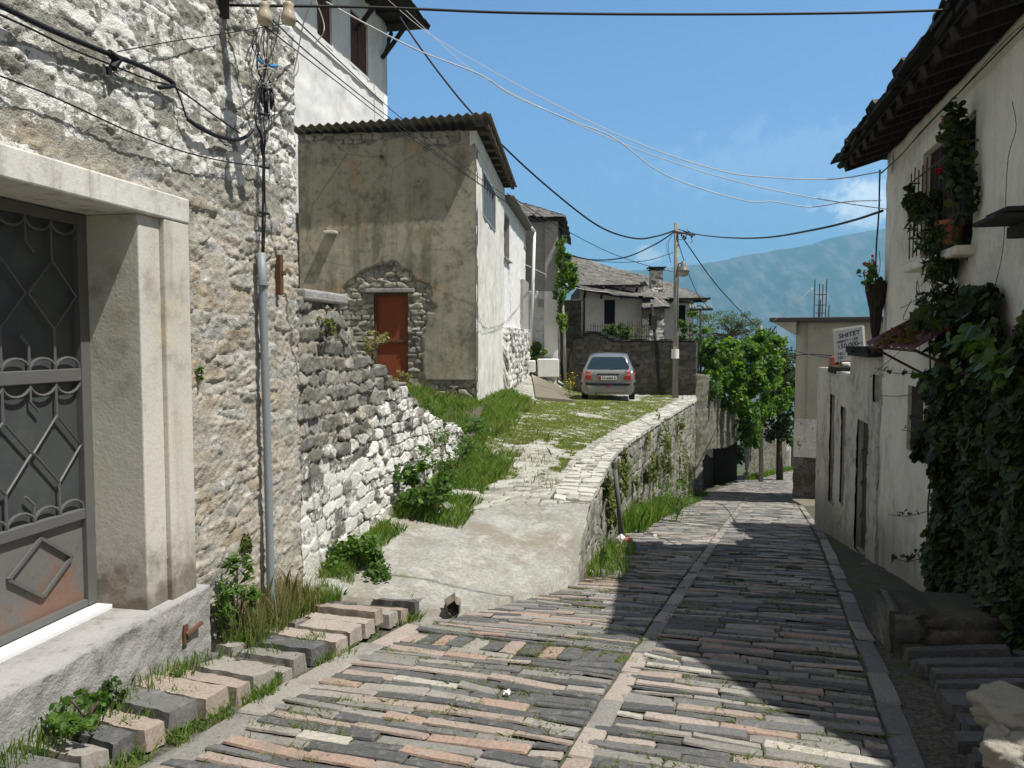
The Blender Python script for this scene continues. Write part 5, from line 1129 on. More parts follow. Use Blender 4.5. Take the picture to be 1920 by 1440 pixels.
def text_mesh(txt, size, fr_pt, u, up, nrm, mat, parent, name, off=.004, bold=.0):
    cu = bpy.data.curves.new('t', 'FONT'); cu.body = txt; cu.size = size; cu.extrude = .0015; cu.offset = bold
    ob = bpy.data.objects.new('t', cu); COL.objects.link(ob); dg = bpy.context.evaluated_depsgraph_get(); me = bpy.data.meshes.new_from_object(ob.evaluated_get(dg))
    bpy.data.objects.remove(ob); u = Vector(u).normalized(); up = Vector(up).normalized(); nrm = Vector(nrm)
    o_ = Vector(origin_of(parent)); p0 = Vector(fr_pt) + nrm * off
    for v in me.vertices: v.co = p0 + u * v.co.x + up * v.co.y + nrm * v.co.z - o_
    me.materials.clear(); me.materials.append(mat); o = bpy.data.objects.new(name, me); COL.objects.link(o); o.parent = parent; return o
M_sign = paint_mat('sign_board', (.70, .72, .74), .5, (.55, .56, .55), .4, 6)
M_ink = paint_mat('sign_paint', (.02, .025, .06), .6)
def build_sign():
    Y = 12.4; tl, tr, br, bl = P(1562, 619, Y), P(1618, 611, Y - .12), P(1622, 668, Y - .12), P(1566, 680, Y)
    s = empty('sale_sign', (bl + br) / 2 - np.array((0, 0, .15)), 'white hand-painted sale sign reading SHITET 150.000, on the annex roof', 'sign')
    nrm = Vector(np.cross(br - bl, tl - bl)).normalized(); b = MB(); k = np.array(nrm) * .025
    b.hexa([bl - k, br - k, br, bl, tl - k, tr - k, tr, tl]) ; b.build('board', M_sign, s)
    b = MB(); 
    for a, c in ((tl, tr), (tr, br)): b.beam(a, c, .02, .035)
    b.build('board_edge', M_white, s)
    u = (br - bl); w = np.linalg.norm(u); u = u / w; up = (tl - bl); hgt = np.linalg.norm(up); up = up / hgt
    pt = lambda x, y: bl + u * (x * w) + up * (y * hgt)
    for t, x, y, sz, bd in (('SHITET', .17, .70, .103, .0016), ('OBJEKT + LEJE', .09, .565, .052, .0006), ('150.000', .10, .385, .098, .0012), ('euro', .78, .41, .040, .0006), ('TEL:', .09, .19, .06, .0008), ('TEL:', .09, .075, .06, .0008)):
        text_mesh(t, sz, pt(x, y), u, up, nrm, M_ink, s, 'lettering', bold=bd)
    rg = np.random.default_rng(1)                            # the numbers are brush marks too small to read
    for y in (.205, .09):
        x = .36; b = MB()
        while x < (.9 if y > .15 else .66): d = rg.uniform(.02, .035); p, q = pt(x, y + rg.uniform(0, .02)), pt(x + d, y + rg.uniform(.02, .05)); b.beam(p + np.array(nrm) * .004, q + np.array(nrm) * .004, .009, .004); x += d + .018
        b.build('brush_mark', M_ink, s)
    b = MB(); b.tube([pt(.2, .5) - k * 1.6, pt(.2, -.5) - k * 1.6], .012, 5); b.tube([pt(.8, .5) - k * 1.6, pt(.8, -.35) - k * 1.6], .012, 5); b.build('post', M_rust, s)
build_sign()

# landing, steps and broken stone in front of the right-hand house
def build_right_foot():
    o = empty('stone_landing', (2.9, 4.6, -2.0), 'low stone landing and rough steps in deep shade below the ivy', 'steps')
    zl = -1.82; A, B_, C, D = (2.52, 5.02), (3.32, 4.86), (3.05, 3.9), (2.62, 4.02)
    zl = -1.77
    panel('riser', [(2.62, 5.42), (2.475, 4.97)], -2.4, zl + .01, M_dim_stone, res=.025, kind='plain', rough=.03, rf=7, parent=o, th=.06)
    panel('step', [(2.50, 4.95), (4.6, 4.62)], -2.4, zl, M_dim_stone, res=.022, sx=.6, sy=.14, relief=.04, rough=.02, seed=101, parent=o, th=.5)
    ys = np.arange(1.5, 5.35, .13); it = []; rg = np.random.default_rng(8)
    for y in ys:
        c = 1.60 + rg.uniform(-.03, .05)
        while c < 3.2: l = rg.uniform(.4, .8); p = sp(y, c + l / 2); it.append((p[0], p[1], E[0], E[1], l - .015, .122, rg.uniform(-.01, .03), rg.choice([.2, .05]), 0)); c += l
    pavers('step_stone', it, M_pave, lambda X, Y: street_z(X, Y) + .04 + .12 * np.clip((X - xc(Y)) * .947 - 1.6, 0, .8), parent=o, seed=7, rz=.1)
    for k, (px, py, Y, r, lab) in enumerate(((1903, 1340, 3.15, (.14, .15, .095), 'large pale broken rock lying at the bottom right corner'), (1872, 1398, 3.0, (.035, .05, .085), 'small upright pale stone beside the broken rock'), (1905, 1430, 2.9, (.10, .09, .10), 'pale stone under the broken rock at the corner'))):
        c = P(px, py, Y); th, ph = np.meshgrid(np.linspace(0, 2 * np.pi, 80), np.linspace(0, np.pi, 48), indexing='ij')
        d = np.stack([np.cos(th) * np.sin(ph), np.sin(th) * np.sin(ph), np.cos(ph)], -1)
        q = np.abs(d[..., 0] + .3 * d[..., 2]); f = 1 / np.maximum(np.maximum(q * 1.05, np.abs(d[..., 1]) * 1.1), np.abs(d[..., 2] - .2 * d[..., 0]) * 1.15); f = np.minimum(f, 1.25) * (.94 + .42 * (fbm(d[..., 0] * 3 + 9 + k, d[..., 2] * 3 + d[..., 1] * 2, 5, 5, .6) - .5))
        V = c + d * f[..., None] * np.array(r); idx = np.arange(3840).reshape(80, 48); qd = np.stack([idx[:-1, :-1], idx[:-1, 1:], idx[1:, 1:], idx[1:, :-1]], -1).reshape(-1, 4)
        tag(mk('broken_rock', V.reshape(-1, 3), [qd[:, ::-1]], M_rock, smooth=True, loc=tuple(c - np.array((0, 0, r[2])))), lab, 'rock', 'rocks in the right corner')
M_rock = plaster_mat('pale_rock', (.33, .31, .26), (.16, .15, .12), amt=.5, spots=.3, streak=.1, scale=4, bs=.7)
build_right_foot()

# ------------------------------------------------------------------ the parked car
M_car = NT('silver_paint', .32, .5); M_car.b.inputs['Coat Weight'].default_value = .6; M_car.b.inputs['Coat Roughness'].default_value = .08
M_car = M_car.out(M_car.mix(M_car.noise(9, 4), (.20, .20, .20), (.25, .25, .245)), metal=.45)
M_trim = paint_mat('black_trim', (.022, .022, .028), .55)
M_carglass = paint_mat('car_glass', (.012, .03, .045), .06, spec=.6)
M_tail = paint_mat('tail_lens', (.30, .015, .02), .25, spec=.4)
M_tail2 = paint_mat('amber_lens', (.34, .10, .07), .25, spec=.4)
M_plate = paint_mat('number_plate', (.62, .64, .62), .5)
M_rubber = paint_mat('tyre_rubber', (.018, .018, .018), .85)
M_alloy = paint_mat('wheel_rim', (.35, .35, .35), .4, metal=.5)
def build_car():
    base = np.array((2.90, 23.35, 0.)); base[2] = float(ramp_z(np.array(3.1), np.array(24.2))) + .03
    car = empty('parked_car', base, 'silver hatchback parked with its rear to us on the grassy ramp', 'car')
    hd = np.array((.15, 1.0)); hd /= np.linalg.norm(hd); rt = np.array((hd[1], -hd[0])); tilt = .012
    T = lambda x, y, z: (base[0] + rt[0] * x + hd[0] * y, base[1] + rt[1] * x + hd[1] * y, base[2] + z + tilt * y)
    sy = np.array([0, .03, .08, .16, .26, .38, .50, .62, .9, 1.3, 1.8, 2.15, 2.45, 2.75, 2.95, 3.3, 3.55, 3.7, 3.78]); 
    zt = np.array([.80, .885, .925, 1.00, 1.13, 1.27, 1.36, 1.395, 1.425, 1.435, 1.42, 1.36, 1.22, 1.04, .96, .89, .82, .72, .55]); hw = np.array([.70, .765, .79, .81, .82, .825, .826, .826, .826, .826, .826, .826, .826, .82, .81, .78, .72, .64, .5])
    ys = np.unique(np.concatenate([np.linspace(0, .7, 24), np.linspace(.7, 3.78, 40)])); Z = np.interp(ys, sy, zt); H = np.interp(ys, sy, hw)
    def sect(y, top, h):
        zb_ = .93; pts = [(h * .90, .20), (h * .965, .27), (h * 1.0, .42), (h * 1.0, .58), (h * .985, .74), (h * .955, .86)]
        if top > zb_ + .02:
            e = top - zb_; pts += [(h * .935, zb_), (lerp(h * .935, h * .70, .45), zb_ + .45 * e), (lerp(h * .935, h * .70, .85), zb_ + .82 * e), (h * .665, zb_ + .94 * e), (h * .50, top - .012 * min(1, e * 4)), (h * .25, top), (0, top + .006)]
        else: pts += [(h * .93, min(top - .012, zb_)), (h * .88, top - .006), (h * .8, top), (h * .7, top + .002), (h * .5, top + .006), (h * .25, top + .008), (0, top + .01)]
        return [(x, min(z, top + .01) if z > .3 else z) for x, z in pts]
    rows = []
    for y, t, h in zip(ys, Z, H):
        s = sect(y, t, h); rows.append([T(x, y - (0.0), z) for x, z in s] + [T(-x, y, z) for x, z in s[-2::-1]])
    V = np.array(rows); n_, k_ = V.shape[:2]; idx = np.arange(n_ * k_).reshape(n_, k_)
    q = np.stack([idx[:-1, :-1], idx[:-1, 1:], idx[1:, 1:], idx[1:, :-1]], -1).reshape(-1, 4)
    caps = [np.array([list(idx[0][::-1])]), np.array([list(idx[-1])])]; bot = np.stack([idx[:-1, 0], idx[1:, 0], idx[1:, -1], idx[:-1, -1]], -1)
    body = mk('body', V.reshape(-1, 3), [q, bot] + caps, M_car, car, True)
    body.data.polygons.foreach_set('use_smooth', [len(p.vertices) == 4 for p in body.data.polygons])
    zy = lambda z: float(np.interp(z, zt[:9], sy[:9]))
    def rear_patch(name, poly, mat, off=.012, nx=14, nz=8, par=car):
        """poly: f(z) -> half width; drawn on the rear slope"""
        z0, z1, wf = poly; V = []; 
        for z in np.linspace(z0, z1, nz):
            for x in np.linspace(-1, 1, nx): w = wf(z); V.append(T(x * w, zy(z) - off + .05 * (abs(x) ** 3) * 0.4, z + off * .6))
        idx = np.arange(nz * nx).reshape(nz, nx); q = np.stack([idx[:-1, :-1], idx[:-1, 1:], idx[1:, 1:], idx[1:, :-1]], -1).reshape(-1, 4)
        return mk(name, np.array(V), [q], mat, par, True)
    rear_patch('rear_window', (.955, 1.315, lambda z: lerp(.665, .49, ((z - .955) / .36)) - .05 * max(0, (.985 - z) / .03) - .05 * max(0, (z - 1.285) / .03)), M_carglass, .016)
    def bar(x0, x1, y0, y1, z0, z1): return [T(x0, y0, z0), T(x1, y0, z0), T(x1, y1, z0), T(x0, y1, z0), T(x0, y0, z1), T(x1, y0, z1), T(x1, y1, z1), T(x0, y1, z1)]
    def strip(name, z0, z1, off, mat, xa=-1, xb=1, n=20, yo=0.):
        V = []; xs = np.linspace(xa, xb, n)
        for z in (z0, z1):
            for x in xs: V.append(T(x * .80, -off + .11 * abs(x) ** 4 + yo, z))
        for z in (z1, z0):
            for x in xs: V.append(T(x * .80, .22 + yo, z))
        idx = np.arange(4 * n).reshape(4, n); q = [np.stack([idx[a, :-1], idx[a, 1:], idx[(a + 1) % 4, 1:], idx[(a + 1) % 4, :-1]], -1) for a in range(4)]; q += [np.array([[idx[0, e], idx[1, e], idx[2, e], idx[3, e]]]) for e in (0, n - 1)]
        return mk(name, np.array(V), q, mat, car, True)
    strip('bumper', .26, .525, .035, M_car); strip('bumper_strip', .49, .57, .055, M_trim, -1.02, 1.02)
    strip('bumper_lip', .20, .27, .0, M_trim)
    b = MB(); b.hexa(bar(-.06, .06, -.062, .0, .435, .475)); b.build('fog_light', M_tail, car, bevel=.006)
    for s in (-1, 1):
        V = []; n = 10
        for z in np.linspace(.645, .885, 7):
            k = (z - .645) / .24; xin = lerp(.47, .55, k); xo = .825 - .03 * k
            for t in np.linspace(0, 1, n): x = lerp(xin, xo, t); V.append(T(s * x, -.030 + .15 * max(0, (x - .6) / .2) ** 2.2 + .045 * k ** 2, z + .02 * t))
        idx = np.arange(7 * n).reshape(7, n); q = np.stack([idx[:-1, :-1], idx[:-1, 1:], idx[1:, 1:], idx[1:, :-1]], -1)
        l = mk('tail_light', np.array(V), [q.reshape(-1, 4)], M_tail, car, True)
        V2 = [np.array(v) - np.array((hd[0], hd[1], 0)) * .005 for v in V]; mk('indicator', np.array(V2), [q[3:5].reshape(-1, 4)], M_tail2, l, True)
    b = MB(); b.hexa(bar(-.33, .33, -.012, .05, .79, .835)); b.build('handle', M_trim, car, bevel=.01)
    b = MB(); b.hexa(bar(-.26, .26, -.035, .0, .645, .755)); pl = b.build('number_plate', M_plate, car)
    b = MB(); b.hexa(bar(-.26, -.205, -.038, -.034, .645, .755)); b.build('plate_band', M_tail, pl)
    text_mesh('TR 8304 R', .098, T(-.185, -.038, .668), (rt[0], rt[1], 0), (0, 0, 1), (-hd[0], -hd[1], 0), M_ink, pl, 'lettering', .002, .001)
    b = MB(); b.tube([T(.08, zy(.97) - .04, .975), T(.36, zy(1.03) - .04, 1.01)], .012, 5); b.build('wiper', M_trim, car)
    b = MB(); b.tube([T(-.36, -.03, .215), T(-.36, .25, .235)], .035, 10); b.build('exhaust', M_rust, car)
    for s in (-1, 1):
        b = MB(); b.hexa([T(s * a, y, z) for a, y, z in ((.82, 2.35, .93), (1.0, 2.32, .94), (1.0, 2.42, .94), (.82, 2.45, .93), (.83, 2.35, 1.06), (.99, 2.33, 1.06), (.99, 2.41, 1.06), (.83, 2.44, 1.06))]); b.build('wing_mirror', M_trim, car, bevel=.02)
        V = []; nn = 12
        for t in np.linspace(.62, 2.5, nn):
            top = float(np.interp(t, sy, zt)); e = top - .93
            for k in (.06, .80): V.append(T(s * (lerp(.826 * .935, .826 * .70, k) + .010), t, .93 + k * e))
        i_ = np.arange(nn * 2).reshape(nn, 2); q = np.stack([i_[:-1, 0], i_[1:, 0], i_[1:, 1], i_[:-1, 1]], -1); mk('side_window', np.array(V), [q if s > 0 else q[:, ::-1]], M_carglass, car, False)
        for y in (.62, 3.06):
            w = empty('wheel', T(s * .72, y, .29)); w.parent = car; w.location = Vector(T(s * .72, y, .29)) - Vector(base)
            b = MB(); ax = Vector((rt[0], rt[1], 0)) * s
            for nm, prof, mat in (('tyre', [(.20, -.09), (.275, -.09), (.29, -.06), (.29, .06), (.275, .09), (.20, .09)], M_rubber), ('rim', [(.05, .04), (.20, .085), (.205, .02), (.205, -.08), (.03, -.08)], M_alloy)):
                V = []; n = 24
                for r, a in prof:
                    for k in range(n): t = 2 * math.pi * k / n; p = Vector(T(s * .72, y, .29)) + ax * a + Vector((hd[0], hd[1], 0)) * (r * math.cos(t)) + Vector((0, 0, r * math.sin(t))); V.append(p)
                F = [(i * n + k, i * n + (k + 1) % n, (i + 1) * n + (k + 1) % n, (i + 1) * n + k) for i in range(len(prof) - 1) for k in range(n)]; F.append(tuple(range(n))); F.append(tuple((len(prof) - 1) * n + k for k in range(n)))
                m_ = MB(); m_.add(V, F); m_.build(nm, mat, w, smooth=False)
build_car()

# ------------------------------------------------------------------ poles, lamp, pipes
def pole(name, top, bot, r0, r1, mat, label, cat, n=10):
    o = empty(name, bot, label, cat); b = MB(); b.tube([bot - np.array((0, 0, .3)), lerp(bot, top, .5) + np.array((.01, 0, 0)), top], [r0, (r0 + r1) / 2, r1], n); b.build('post', mat, o, smooth=True); return o
PT = P(1268, 418, 26.2); PB = P(1266, 744, 26.2)
def build_poles():
    o = pole('utility_pole', PT, PB, .105, .075, M_pole, 'tall wooden utility pole with a lamp, right of the silver car', 'utility pole')
    b = MB(); t = PT - np.array((0, 0, .30)); rg = np.random.default_rng(3)
    for k in range(7): a = t + np.array((.1 + .07 * k, -.05, -.02 - .06 * (k % 4))); b.lathe(a, [(.015, -.06), (.03, -.05), (.03, .01), (.015, .03)], 8)
    b.beam(t + np.array((-.1, -.1, 0)), t + np.array((.62, -.06, -.12)), .05, .05); b.build('insulator_bracket', M_rust, o)
    b = MB()
    for k in range(9): a = t + np.array((rg.uniform(0, .5), -.08, rg.uniform(-.2, .15))); c = a + np.array((rg.uniform(-.2, .25), 0, rg.uniform(-.35, .0))); m = (a + c) / 2 + np.array((rg.uniform(-.15, .2), 0, rg.uniform(-.2, .1))); b.tube(crom([a, m, c], 5), .010, 4)
    for k in range(2): a = t + np.array((-.13, -.05, -.1)); b.tube(crom([a, a + np.array((-.14 - .05 * k, 0, -.35)), a + np.array((-.05, 0, -.95))], 6), .007, 4)
    b.tube([PT + np.array((.06, -.12, -1.4)), PT + np.array((.05, -.13, -2.6)), PB + np.array((.04, -.14, 2.2))], .02, 5); b.build('wiring', M_black, o)
    L = P(1281, 509, 25.75); b = MB(); b.lathe(L, [(.03, .34), (.07, .33), (.085, .2), (.19, .06), (.225, .0), (.21, -.015)], 20); l = b.build('lamp_head', M_lamp, o, smooth=True)
    b = MB(); b.lathe(L, [(.20, -.01), (.195, -.06), (.15, -.13), (.07, -.17), (.01, -.175)], 20); b.build('lamp_glass', M_lampglass, l, smooth=True)
    b = MB(); b.tube([P(1268, 520, 26.1), P(1272, 495, 25.9), L + np.array((0, 0, .30))], .022, 6); b.build('lamp_arm', M_rust, o)
    b = MB(); b.tube([P(1266, 672, 26.06), P(1266, 655, 26.06)], .13, 10); b.build('band', M_white_far, o)
    # T-shaped iron post with insulators
    T0, B0 = P(1313, 578, 30.5), P(1314, 735, 30.5); o = pole('iron_post', T0, B0 - np.array((0, 0, .5)), .045, .04, M_rust_dk, 'dark iron T-post with glass insulators above the vines', 'utility pole', 8)
    b = MB(); a, c = P(1293, 581, 30.5), P(1336, 580, 30.5); b.beam(a, c, .10, .09); b.tube(crom([a + np.array((0, 0, .03)), P(1312, 573, 30.5), P(1320, 580, 30.5)], 5), .025, 5); b.build('crossarm', M_rust_dk, o)
    b = MB()
    for px in (1294, 1299, 1304, 1320, 1326, 1333): q = P(px, 574, 30.5); b.lathe(q, [(.02, -.1), (.045, -.06), (.035, .03), (.01, .06)], 8)
    b.build('insulator', M_ceramic_w, o)
    pole('street_pole', P(1427, 610, 38.5), P(1427, 902, 38.5), .12, .08, M_pole, 'slim wooden pole beside the lower street, in front of the dark tree', 'utility pole', 8)
    o = pole('leaning_post', P(1222, 570, 28.2), P(1237, 735, 27.9), .055, .05, M_rust_dk, 'thin dark leaning iron post against the garden wall, left of the utility pole', 'post', 6)
    b = MB(); A = P(1226, 600, 28.1); b.box(A[0] - .1, A[0] + .1, A[1] - .06, A[1] + .06, A[2] - .35, A[2] + .15); b.build('box', M_rust_dk, o)
    pole('vine_post', P(1054, 545, 29.0), P(1061, 672, 29.0) - np.array((0, 0, .9)), .06, .05, M_pole, 'leaning grey post carrying the hanging grapevine', 'post', 8)
M_lamp = paint_mat('lamp_enamel', (.16, .15, .13), .45, (.07, .06, .05), .6, 8); M_lampglass = paint_mat('dusty_glass', (.32, .29, .23), .25, spec=.5)
M_rust_dk = paint_mat('dark_iron', (.035, .028, .024), .8); M_ceramic_w = paint_mat('glass_insulator', (.45, .5, .48), .2, spec=.5)
build_poles()

def build_pipes():
    a = Wp(FL, 490, 474, .06); c = Wp(FL, 509, 1160, .075); o = empty('drain_pipe', c, 'grey galvanised pipe standing against the left stone wall in the grass', 'pipe')
    m = lerp(np.array(a), np.array(c), .5) + np.array((.004, 0, 0)); b = MB(); b.tube(crom([a, m, c], 6), .0265, 14); b.build('pipe', M_pipe, o, smooth=True)
    b = MB()
    for py in (530, 1112): q0, q1 = Wp(FL, lerp(490, 508, (py - 475) / 675), py - 5, .068), Wp(FL, lerp(490, 508, (py - 475) / 675), py + 5, .068); b.tube([q0, q1], .033, 14); b.build('collar', M_pipe, o); b = MB()
    a = P(1152, 866, 11.0); c = P(1166, 1018, 11.0); o = empty('street_pipe', c, 'thin dark pipe standing against the curved retaining wall', 'pipe')
    b = MB(); b.tube([a, c], .035, 10); b.build('pipe', M_pipe_dk, o, smooth=True); b = MB(); b.tube([a, a - np.array((-.0, 0, .09))], .045, 10); b.build('collar', M_pipe_dk, o)
    # litter at its foot
    for nm, px, py, r, mat, lab in (('plastic_bag', 1163, 1026, (.07, .06, .07), M_bag, 'white plastic bag lying at the foot of the thin dark pipe'), ('cloth_scrap', 1175, 1016, (.09, .05, .045), M_cloth, 'pink scrap of cloth behind the white bag at the wall foot')):
        q = P(px, py, 10.75); q[2] = street_z(q[0], q[1]) + r[2] * .7; th, ph = np.meshgrid(np.linspace(0, 2 * np.pi, 24), np.linspace(0, np.pi, 14), indexing='ij'); d = np.stack([np.cos(th) * np.sin(ph), np.sin(th) * np.sin(ph), np.cos(ph)], -1)
        f = .8 + .8 * (fbm(d[..., 0] * 3 + 5, d[..., 2] * 3 + d[..., 1], 3, 4) - .4); V = q + d * f[..., None] * np.array(r); idx = np.arange(336).reshape(24, 14); qd = np.stack([idx[:-1, :-1], idx[:-1, 1:], idx[1:, 1:], idx[1:, :-1]], -1).reshape(-1, 4)
        tag(mk(nm, V.reshape(-1, 3), [qd[:, ::-1]], mat, loc=(q[0], q[1], q[2] - r[2])), lab, 'litter')
    # drain mouth in the kerb end
    q = np.array((-.455, 5.83, street_z(-.455, 5.8) + .075)); b = MB(); rg = np.random.default_rng(1); n = 14; ring = []
    for k in range(n): t = 2 * math.pi * k / n; r = rg.uniform(.8, 1.2); ring.append((math.cos(t) * .042 * r, math.sin(t) * .06 * r))
    d = np.array((.12, -.993)); u = np.array((.993, .12))
    o = empty('drain_outlet', q, 'broken dark drain mouth in the edge of the concrete apron', 'drain')
    pt = lambda x, z, k: (q[0] + u[0] * x + d[0] * k, q[1] + u[1] * x + d[1] * k, q[2] + z)
    b.add([pt(x, z, .075) for x, z in ring] + [pt(x * .9, z * .9, -.1) for x, z in ring], [tuple(range(n))] + [(k, (k + 1) % n, n + (k + 1) % n, n + k) for k in range(n)]); b.build('opening', M_void, o)
    lip = rg.uniform(1.25, 1.6, n)
    b = MB()                                                 # crumbled concrete lip, one broken ring
    for k in range(n):
        x, z = ring[k]; x2, z2 = ring[(k + 1) % n]; e, e2 = lip[k], lip[(k + 1) % n]; f0, f1 = .09, .09
        b.hexa([pt(x, z, -.02), pt(x2, z2, -.02), pt(x2 * e2, z2 * e2, -.02), pt(x * e, z * e, -.02), pt(x, z, f0), pt(x2, z2, f1), pt(x2 * e2, z2 * e2, .03), pt(x * e, z * e, .03)])
    b.build('rim', M_frame_conc, o)
M_pipe_dk = paint_mat('dull_pipe', (.13, .13, .12), .7); M_bag = paint_mat('white_plastic', (.72, .72, .70), .4); M_cloth = paint_mat('pink_cloth', (.55, .16, .13), .8)
build_pipes()

# ------------------------------------------------------------------ cables
def cable(label, pts, r, mat=M_black, k=9, n=5, name='cable', kind3d=False):
    p = [np.array(q) if kind3d else P(*q) for q in pts]; b = MB(); b.tube(crom(p, k), r, n)
    return tag(b.build(name, mat, None, smooth=True, loc=tuple(p[0])), label, 'cable', 'overhead cables')
def build_cables():
    arm0, arm1 = np.array(FL(4.92, -.05, 2.14)), np.array(FL(5.02, .62, 2.15)); arm = empty('crossarm', FL(4.95, 0, 2.14), 'dark steel bracket arm with two ceramic insulators at the top of the stone house corner', 'bracket')
    b = MB(); b.beam(arm0, arm1, .07, .075); b.beam(FL(4.95, .03, 1.98), FL(4.95, .03, 2.6), .035, .05); b.build('arm', M_rust_dk, arm)
    ins = []
    for px, py in ((496, 24), (541, 24)):
        s, z = W(FL, px, py, .30 if px < 520 else .48); q = np.array(FL(s, .30 if px < 520 else .48, z)); ins.append(q); b = MB(); b.lathe(q, [(.008, -.07), (.040, -.062), (.046, -.03), (.036, .0), (.028, .035), (.034, .05), (.014, .065)], 14); b.build('insulator', M_ceramic, arm, smooth=True)
        b = MB(); b.tube([q + np.array((0, 0, .05)), q + np.array((0, 0, .17))], .008, 5); b.build('pin', M_rust_dk, arm)
    c = cable
    c('thick black cable crossing the whole sky near the top', [(430, 10, 4.9), (700, 14, 5.2), (960, 24, 5.4), (1250, 27, 5.5), (1560, 25, 5.45), (1780, 19, 5.35), (1990, 12, 5.2)], .0095)
    c('twisted black bundle sagging from the white house eaves to the wooden pole', [(735, 10, 23), (790, 92, 22.6), (870, 195, 21.9), (960, 290, 22.4), (1060, 378, 23.4), (1130, 428, 24.4), (1190, 447, 25.3), (1230, 443, 25.9), (1266, 432, 26.15)], .028)
    c('black cable from the pole top sagging left to the slate house', [(1266, 434, 26.1), (1225, 460, 27.5), (1170, 483, 29), (1110, 487, 31), (1062, 476, 33.5)], .024)
    c('thin wire below the sagging black cable, pole to slate house', [(1262, 474, 26.2), (1215, 488, 27.5), (1165, 492, 29), (1110, 488, 31), (1060, 478, 33.4)], .011)
    c('black bundle from the pole top to the corner of the right-hand house', [(1272, 430, 26.1), (1310, 440, 22), (1370, 446, 17.5), (1440, 445, 14.2), (1530, 430, 11.2), (1600, 413, 9.9), (1655, 395, 9.0)], .016)
    c('white wavy cable from the bracket to the right-hand house corner', [(612, 4, 5.4), (700, 52, 5.9), (790, 97, 6.4), (900, 140, 7), (960, 178, 7.4), (1060, 222, 7.9), (1150, 258, 8.3), (1230, 318, 8.6), (1310, 352, 8.8), (1400, 377, 8.9), (1450, 378, 8.95), (1520, 388, 9), (1590, 378, 9), (1652, 376, 9)], .0055, M_whitecab)
    c('upper thin pale wire from the white eaves to the right-hand house', [(728, 0, 20), (800, 60, 18), (900, 120, 15.5), (1040, 196, 13), (1200, 270, 11), (1350, 320, 9.8), (1450, 333, 9.3), (1560, 336, 9), (1652, 322, 8.95)], .0065, M_whitecab)
    c('lower thin pale wire joining the white cable at the right-hand corner', [(760, 18, 18), (830, 85, 16), (890, 135, 14), (1000, 195, 12.5), (1150, 262, 11), (1280, 310, 9.9), (1400, 345, 9.3), (1530, 372, 9), (1660, 392, 8.95), (1690, 394, 8.6)], .0055, M_whitecab)
    i0 = ins[0]; i1 = ins[1]
    for k, (st, mid, r, lab) in enumerate(((i0, [(600, 118, 6.4), (745, 232, 9.5), (900, 345, 13.5), (1000, 412, 17)], .0055, 'thin black wire from the left insulator crossing in front of the stained house'), (i1, [(640, 118, 7), (760, 228, 10), (905, 338, 14), (1010, 410, 17.5)], .0055, 'thin black wire from the right insulator, uppermost of the parallel wires'), (i0 + np.array((0, 0, -.08)), [(640, 160, 6.6), (745, 240, 9.3), (905, 350, 13.2), (1000, 416, 16.6)], .0045, 'thin black wire lowest of the parallel wires crossing the stained house'))):
        p = [st] + [P(*q) for q in mid] + [P(1046 - 4 * k, 440 + 5 * k, 29.4)]; c(lab, p, r, kind3d=True)
    c('thin black wire from the annexe eaves over the slate house chimney to the pole', [(950, 362, 22.5), (1040, 420, 24), (1140, 472, 25), (1220, 500, 25.8), (1263, 510, 26.15)], .011)
    c('black cable dropping steeply from the pole to the lower street pole', [(1280, 446, 26.1), (1340, 530, 29), (1390, 585, 33), (1427, 622, 38.4)], .02)
    c('thin cable from the pole past the lamp down to the iron T-post', [(1272, 456, 26.1), (1290, 510, 27.5), (1310, 555, 29), (1330, 578, 30.4)], .013)
    c('pale guy wire slanting from the iron post down through the vines', [(1316, 596, 30.5), (1350, 650, 32), (1400, 690, 35), (1450, 708, 38)], .016, M_whitecab)
    c('pale cable slung along the slate house eaves to the wooden pole', [(985, 496, 28.3), (1020, 513, 29), (1082, 540, 30.5), (1150, 549, 31), (1215, 553, 29), (1250, 574, 27), (1264, 566, 26.1)], .014, M_whitecab)
    c('wire from the grey slab roof down to the lower street pole', [(1455, 612, 21.9), (1444, 626, 27), (1428, 640, 38.2)], .02)
    c('thin wire rising from the slab roof corner to the reinforcing bars', [(1450, 602, 21.9), (1490, 570, 21.6), (1524, 540, 21.6)], .008, M_whitecab)
    c('dark wires sagging from behind the trees across the grey building to the annex', [(1440, 676, 24), (1480, 668, 22.2), (1520, 664, 19), (1560, 667, 13.6)], .012)
    c('second thin wire crossing the face of the grey building', [(1455, 650, 23), (1510, 663, 20), (1560, 672, 13.6)], .009)
    # along the left stone wall
    w = lambda px, py, n=.05: np.array(Wp(FL, px, py, n))
    c('thick black cable slanting down along the stone wall to the black clamp', [w(-80, -30), w(20, 20), w(100, 58), w(205, 101), w(265, 124), w(312, 147), w(325, 160), w(298, 164)], .013, kind3d=True)
    c('thinner black cable under the thick one, along the stone wall', [w(-60, 0), w(60, 55), w(130, 90), w(205, 120), w(280, 150), w(330, 165), w(400, 215), w(450, 250)], .005, kind3d=True)
    c('long thin black cable drooping across the stone wall above the door lintel', [w(-60, 120), w(60, 165), w(130, 195), w(250, 250), w(350, 286), w(430, 304), w(492, 312)], .0042, kind3d=True)
    c('thin dark wire rising from the clamp to the bracket across the stone wall', [w(220, 97), w(320, 78), w(420, 63), w(500, 50, .2), w(560, 40, .3)], .003, kind3d=True)
    c('fat black sleeve on the stone wall cable right of the clamp', [w(352, 224), w(375, 240), w(405, 254), w(440, 262), w(462, 256), w(474, 243)], .0125, kind3d=True)
    c('thin black cable loop linking the clamp to the fat black sleeve', [w(328, 160), w(340, 190), w(350, 220), w(362, 230)], .005, kind3d=True)
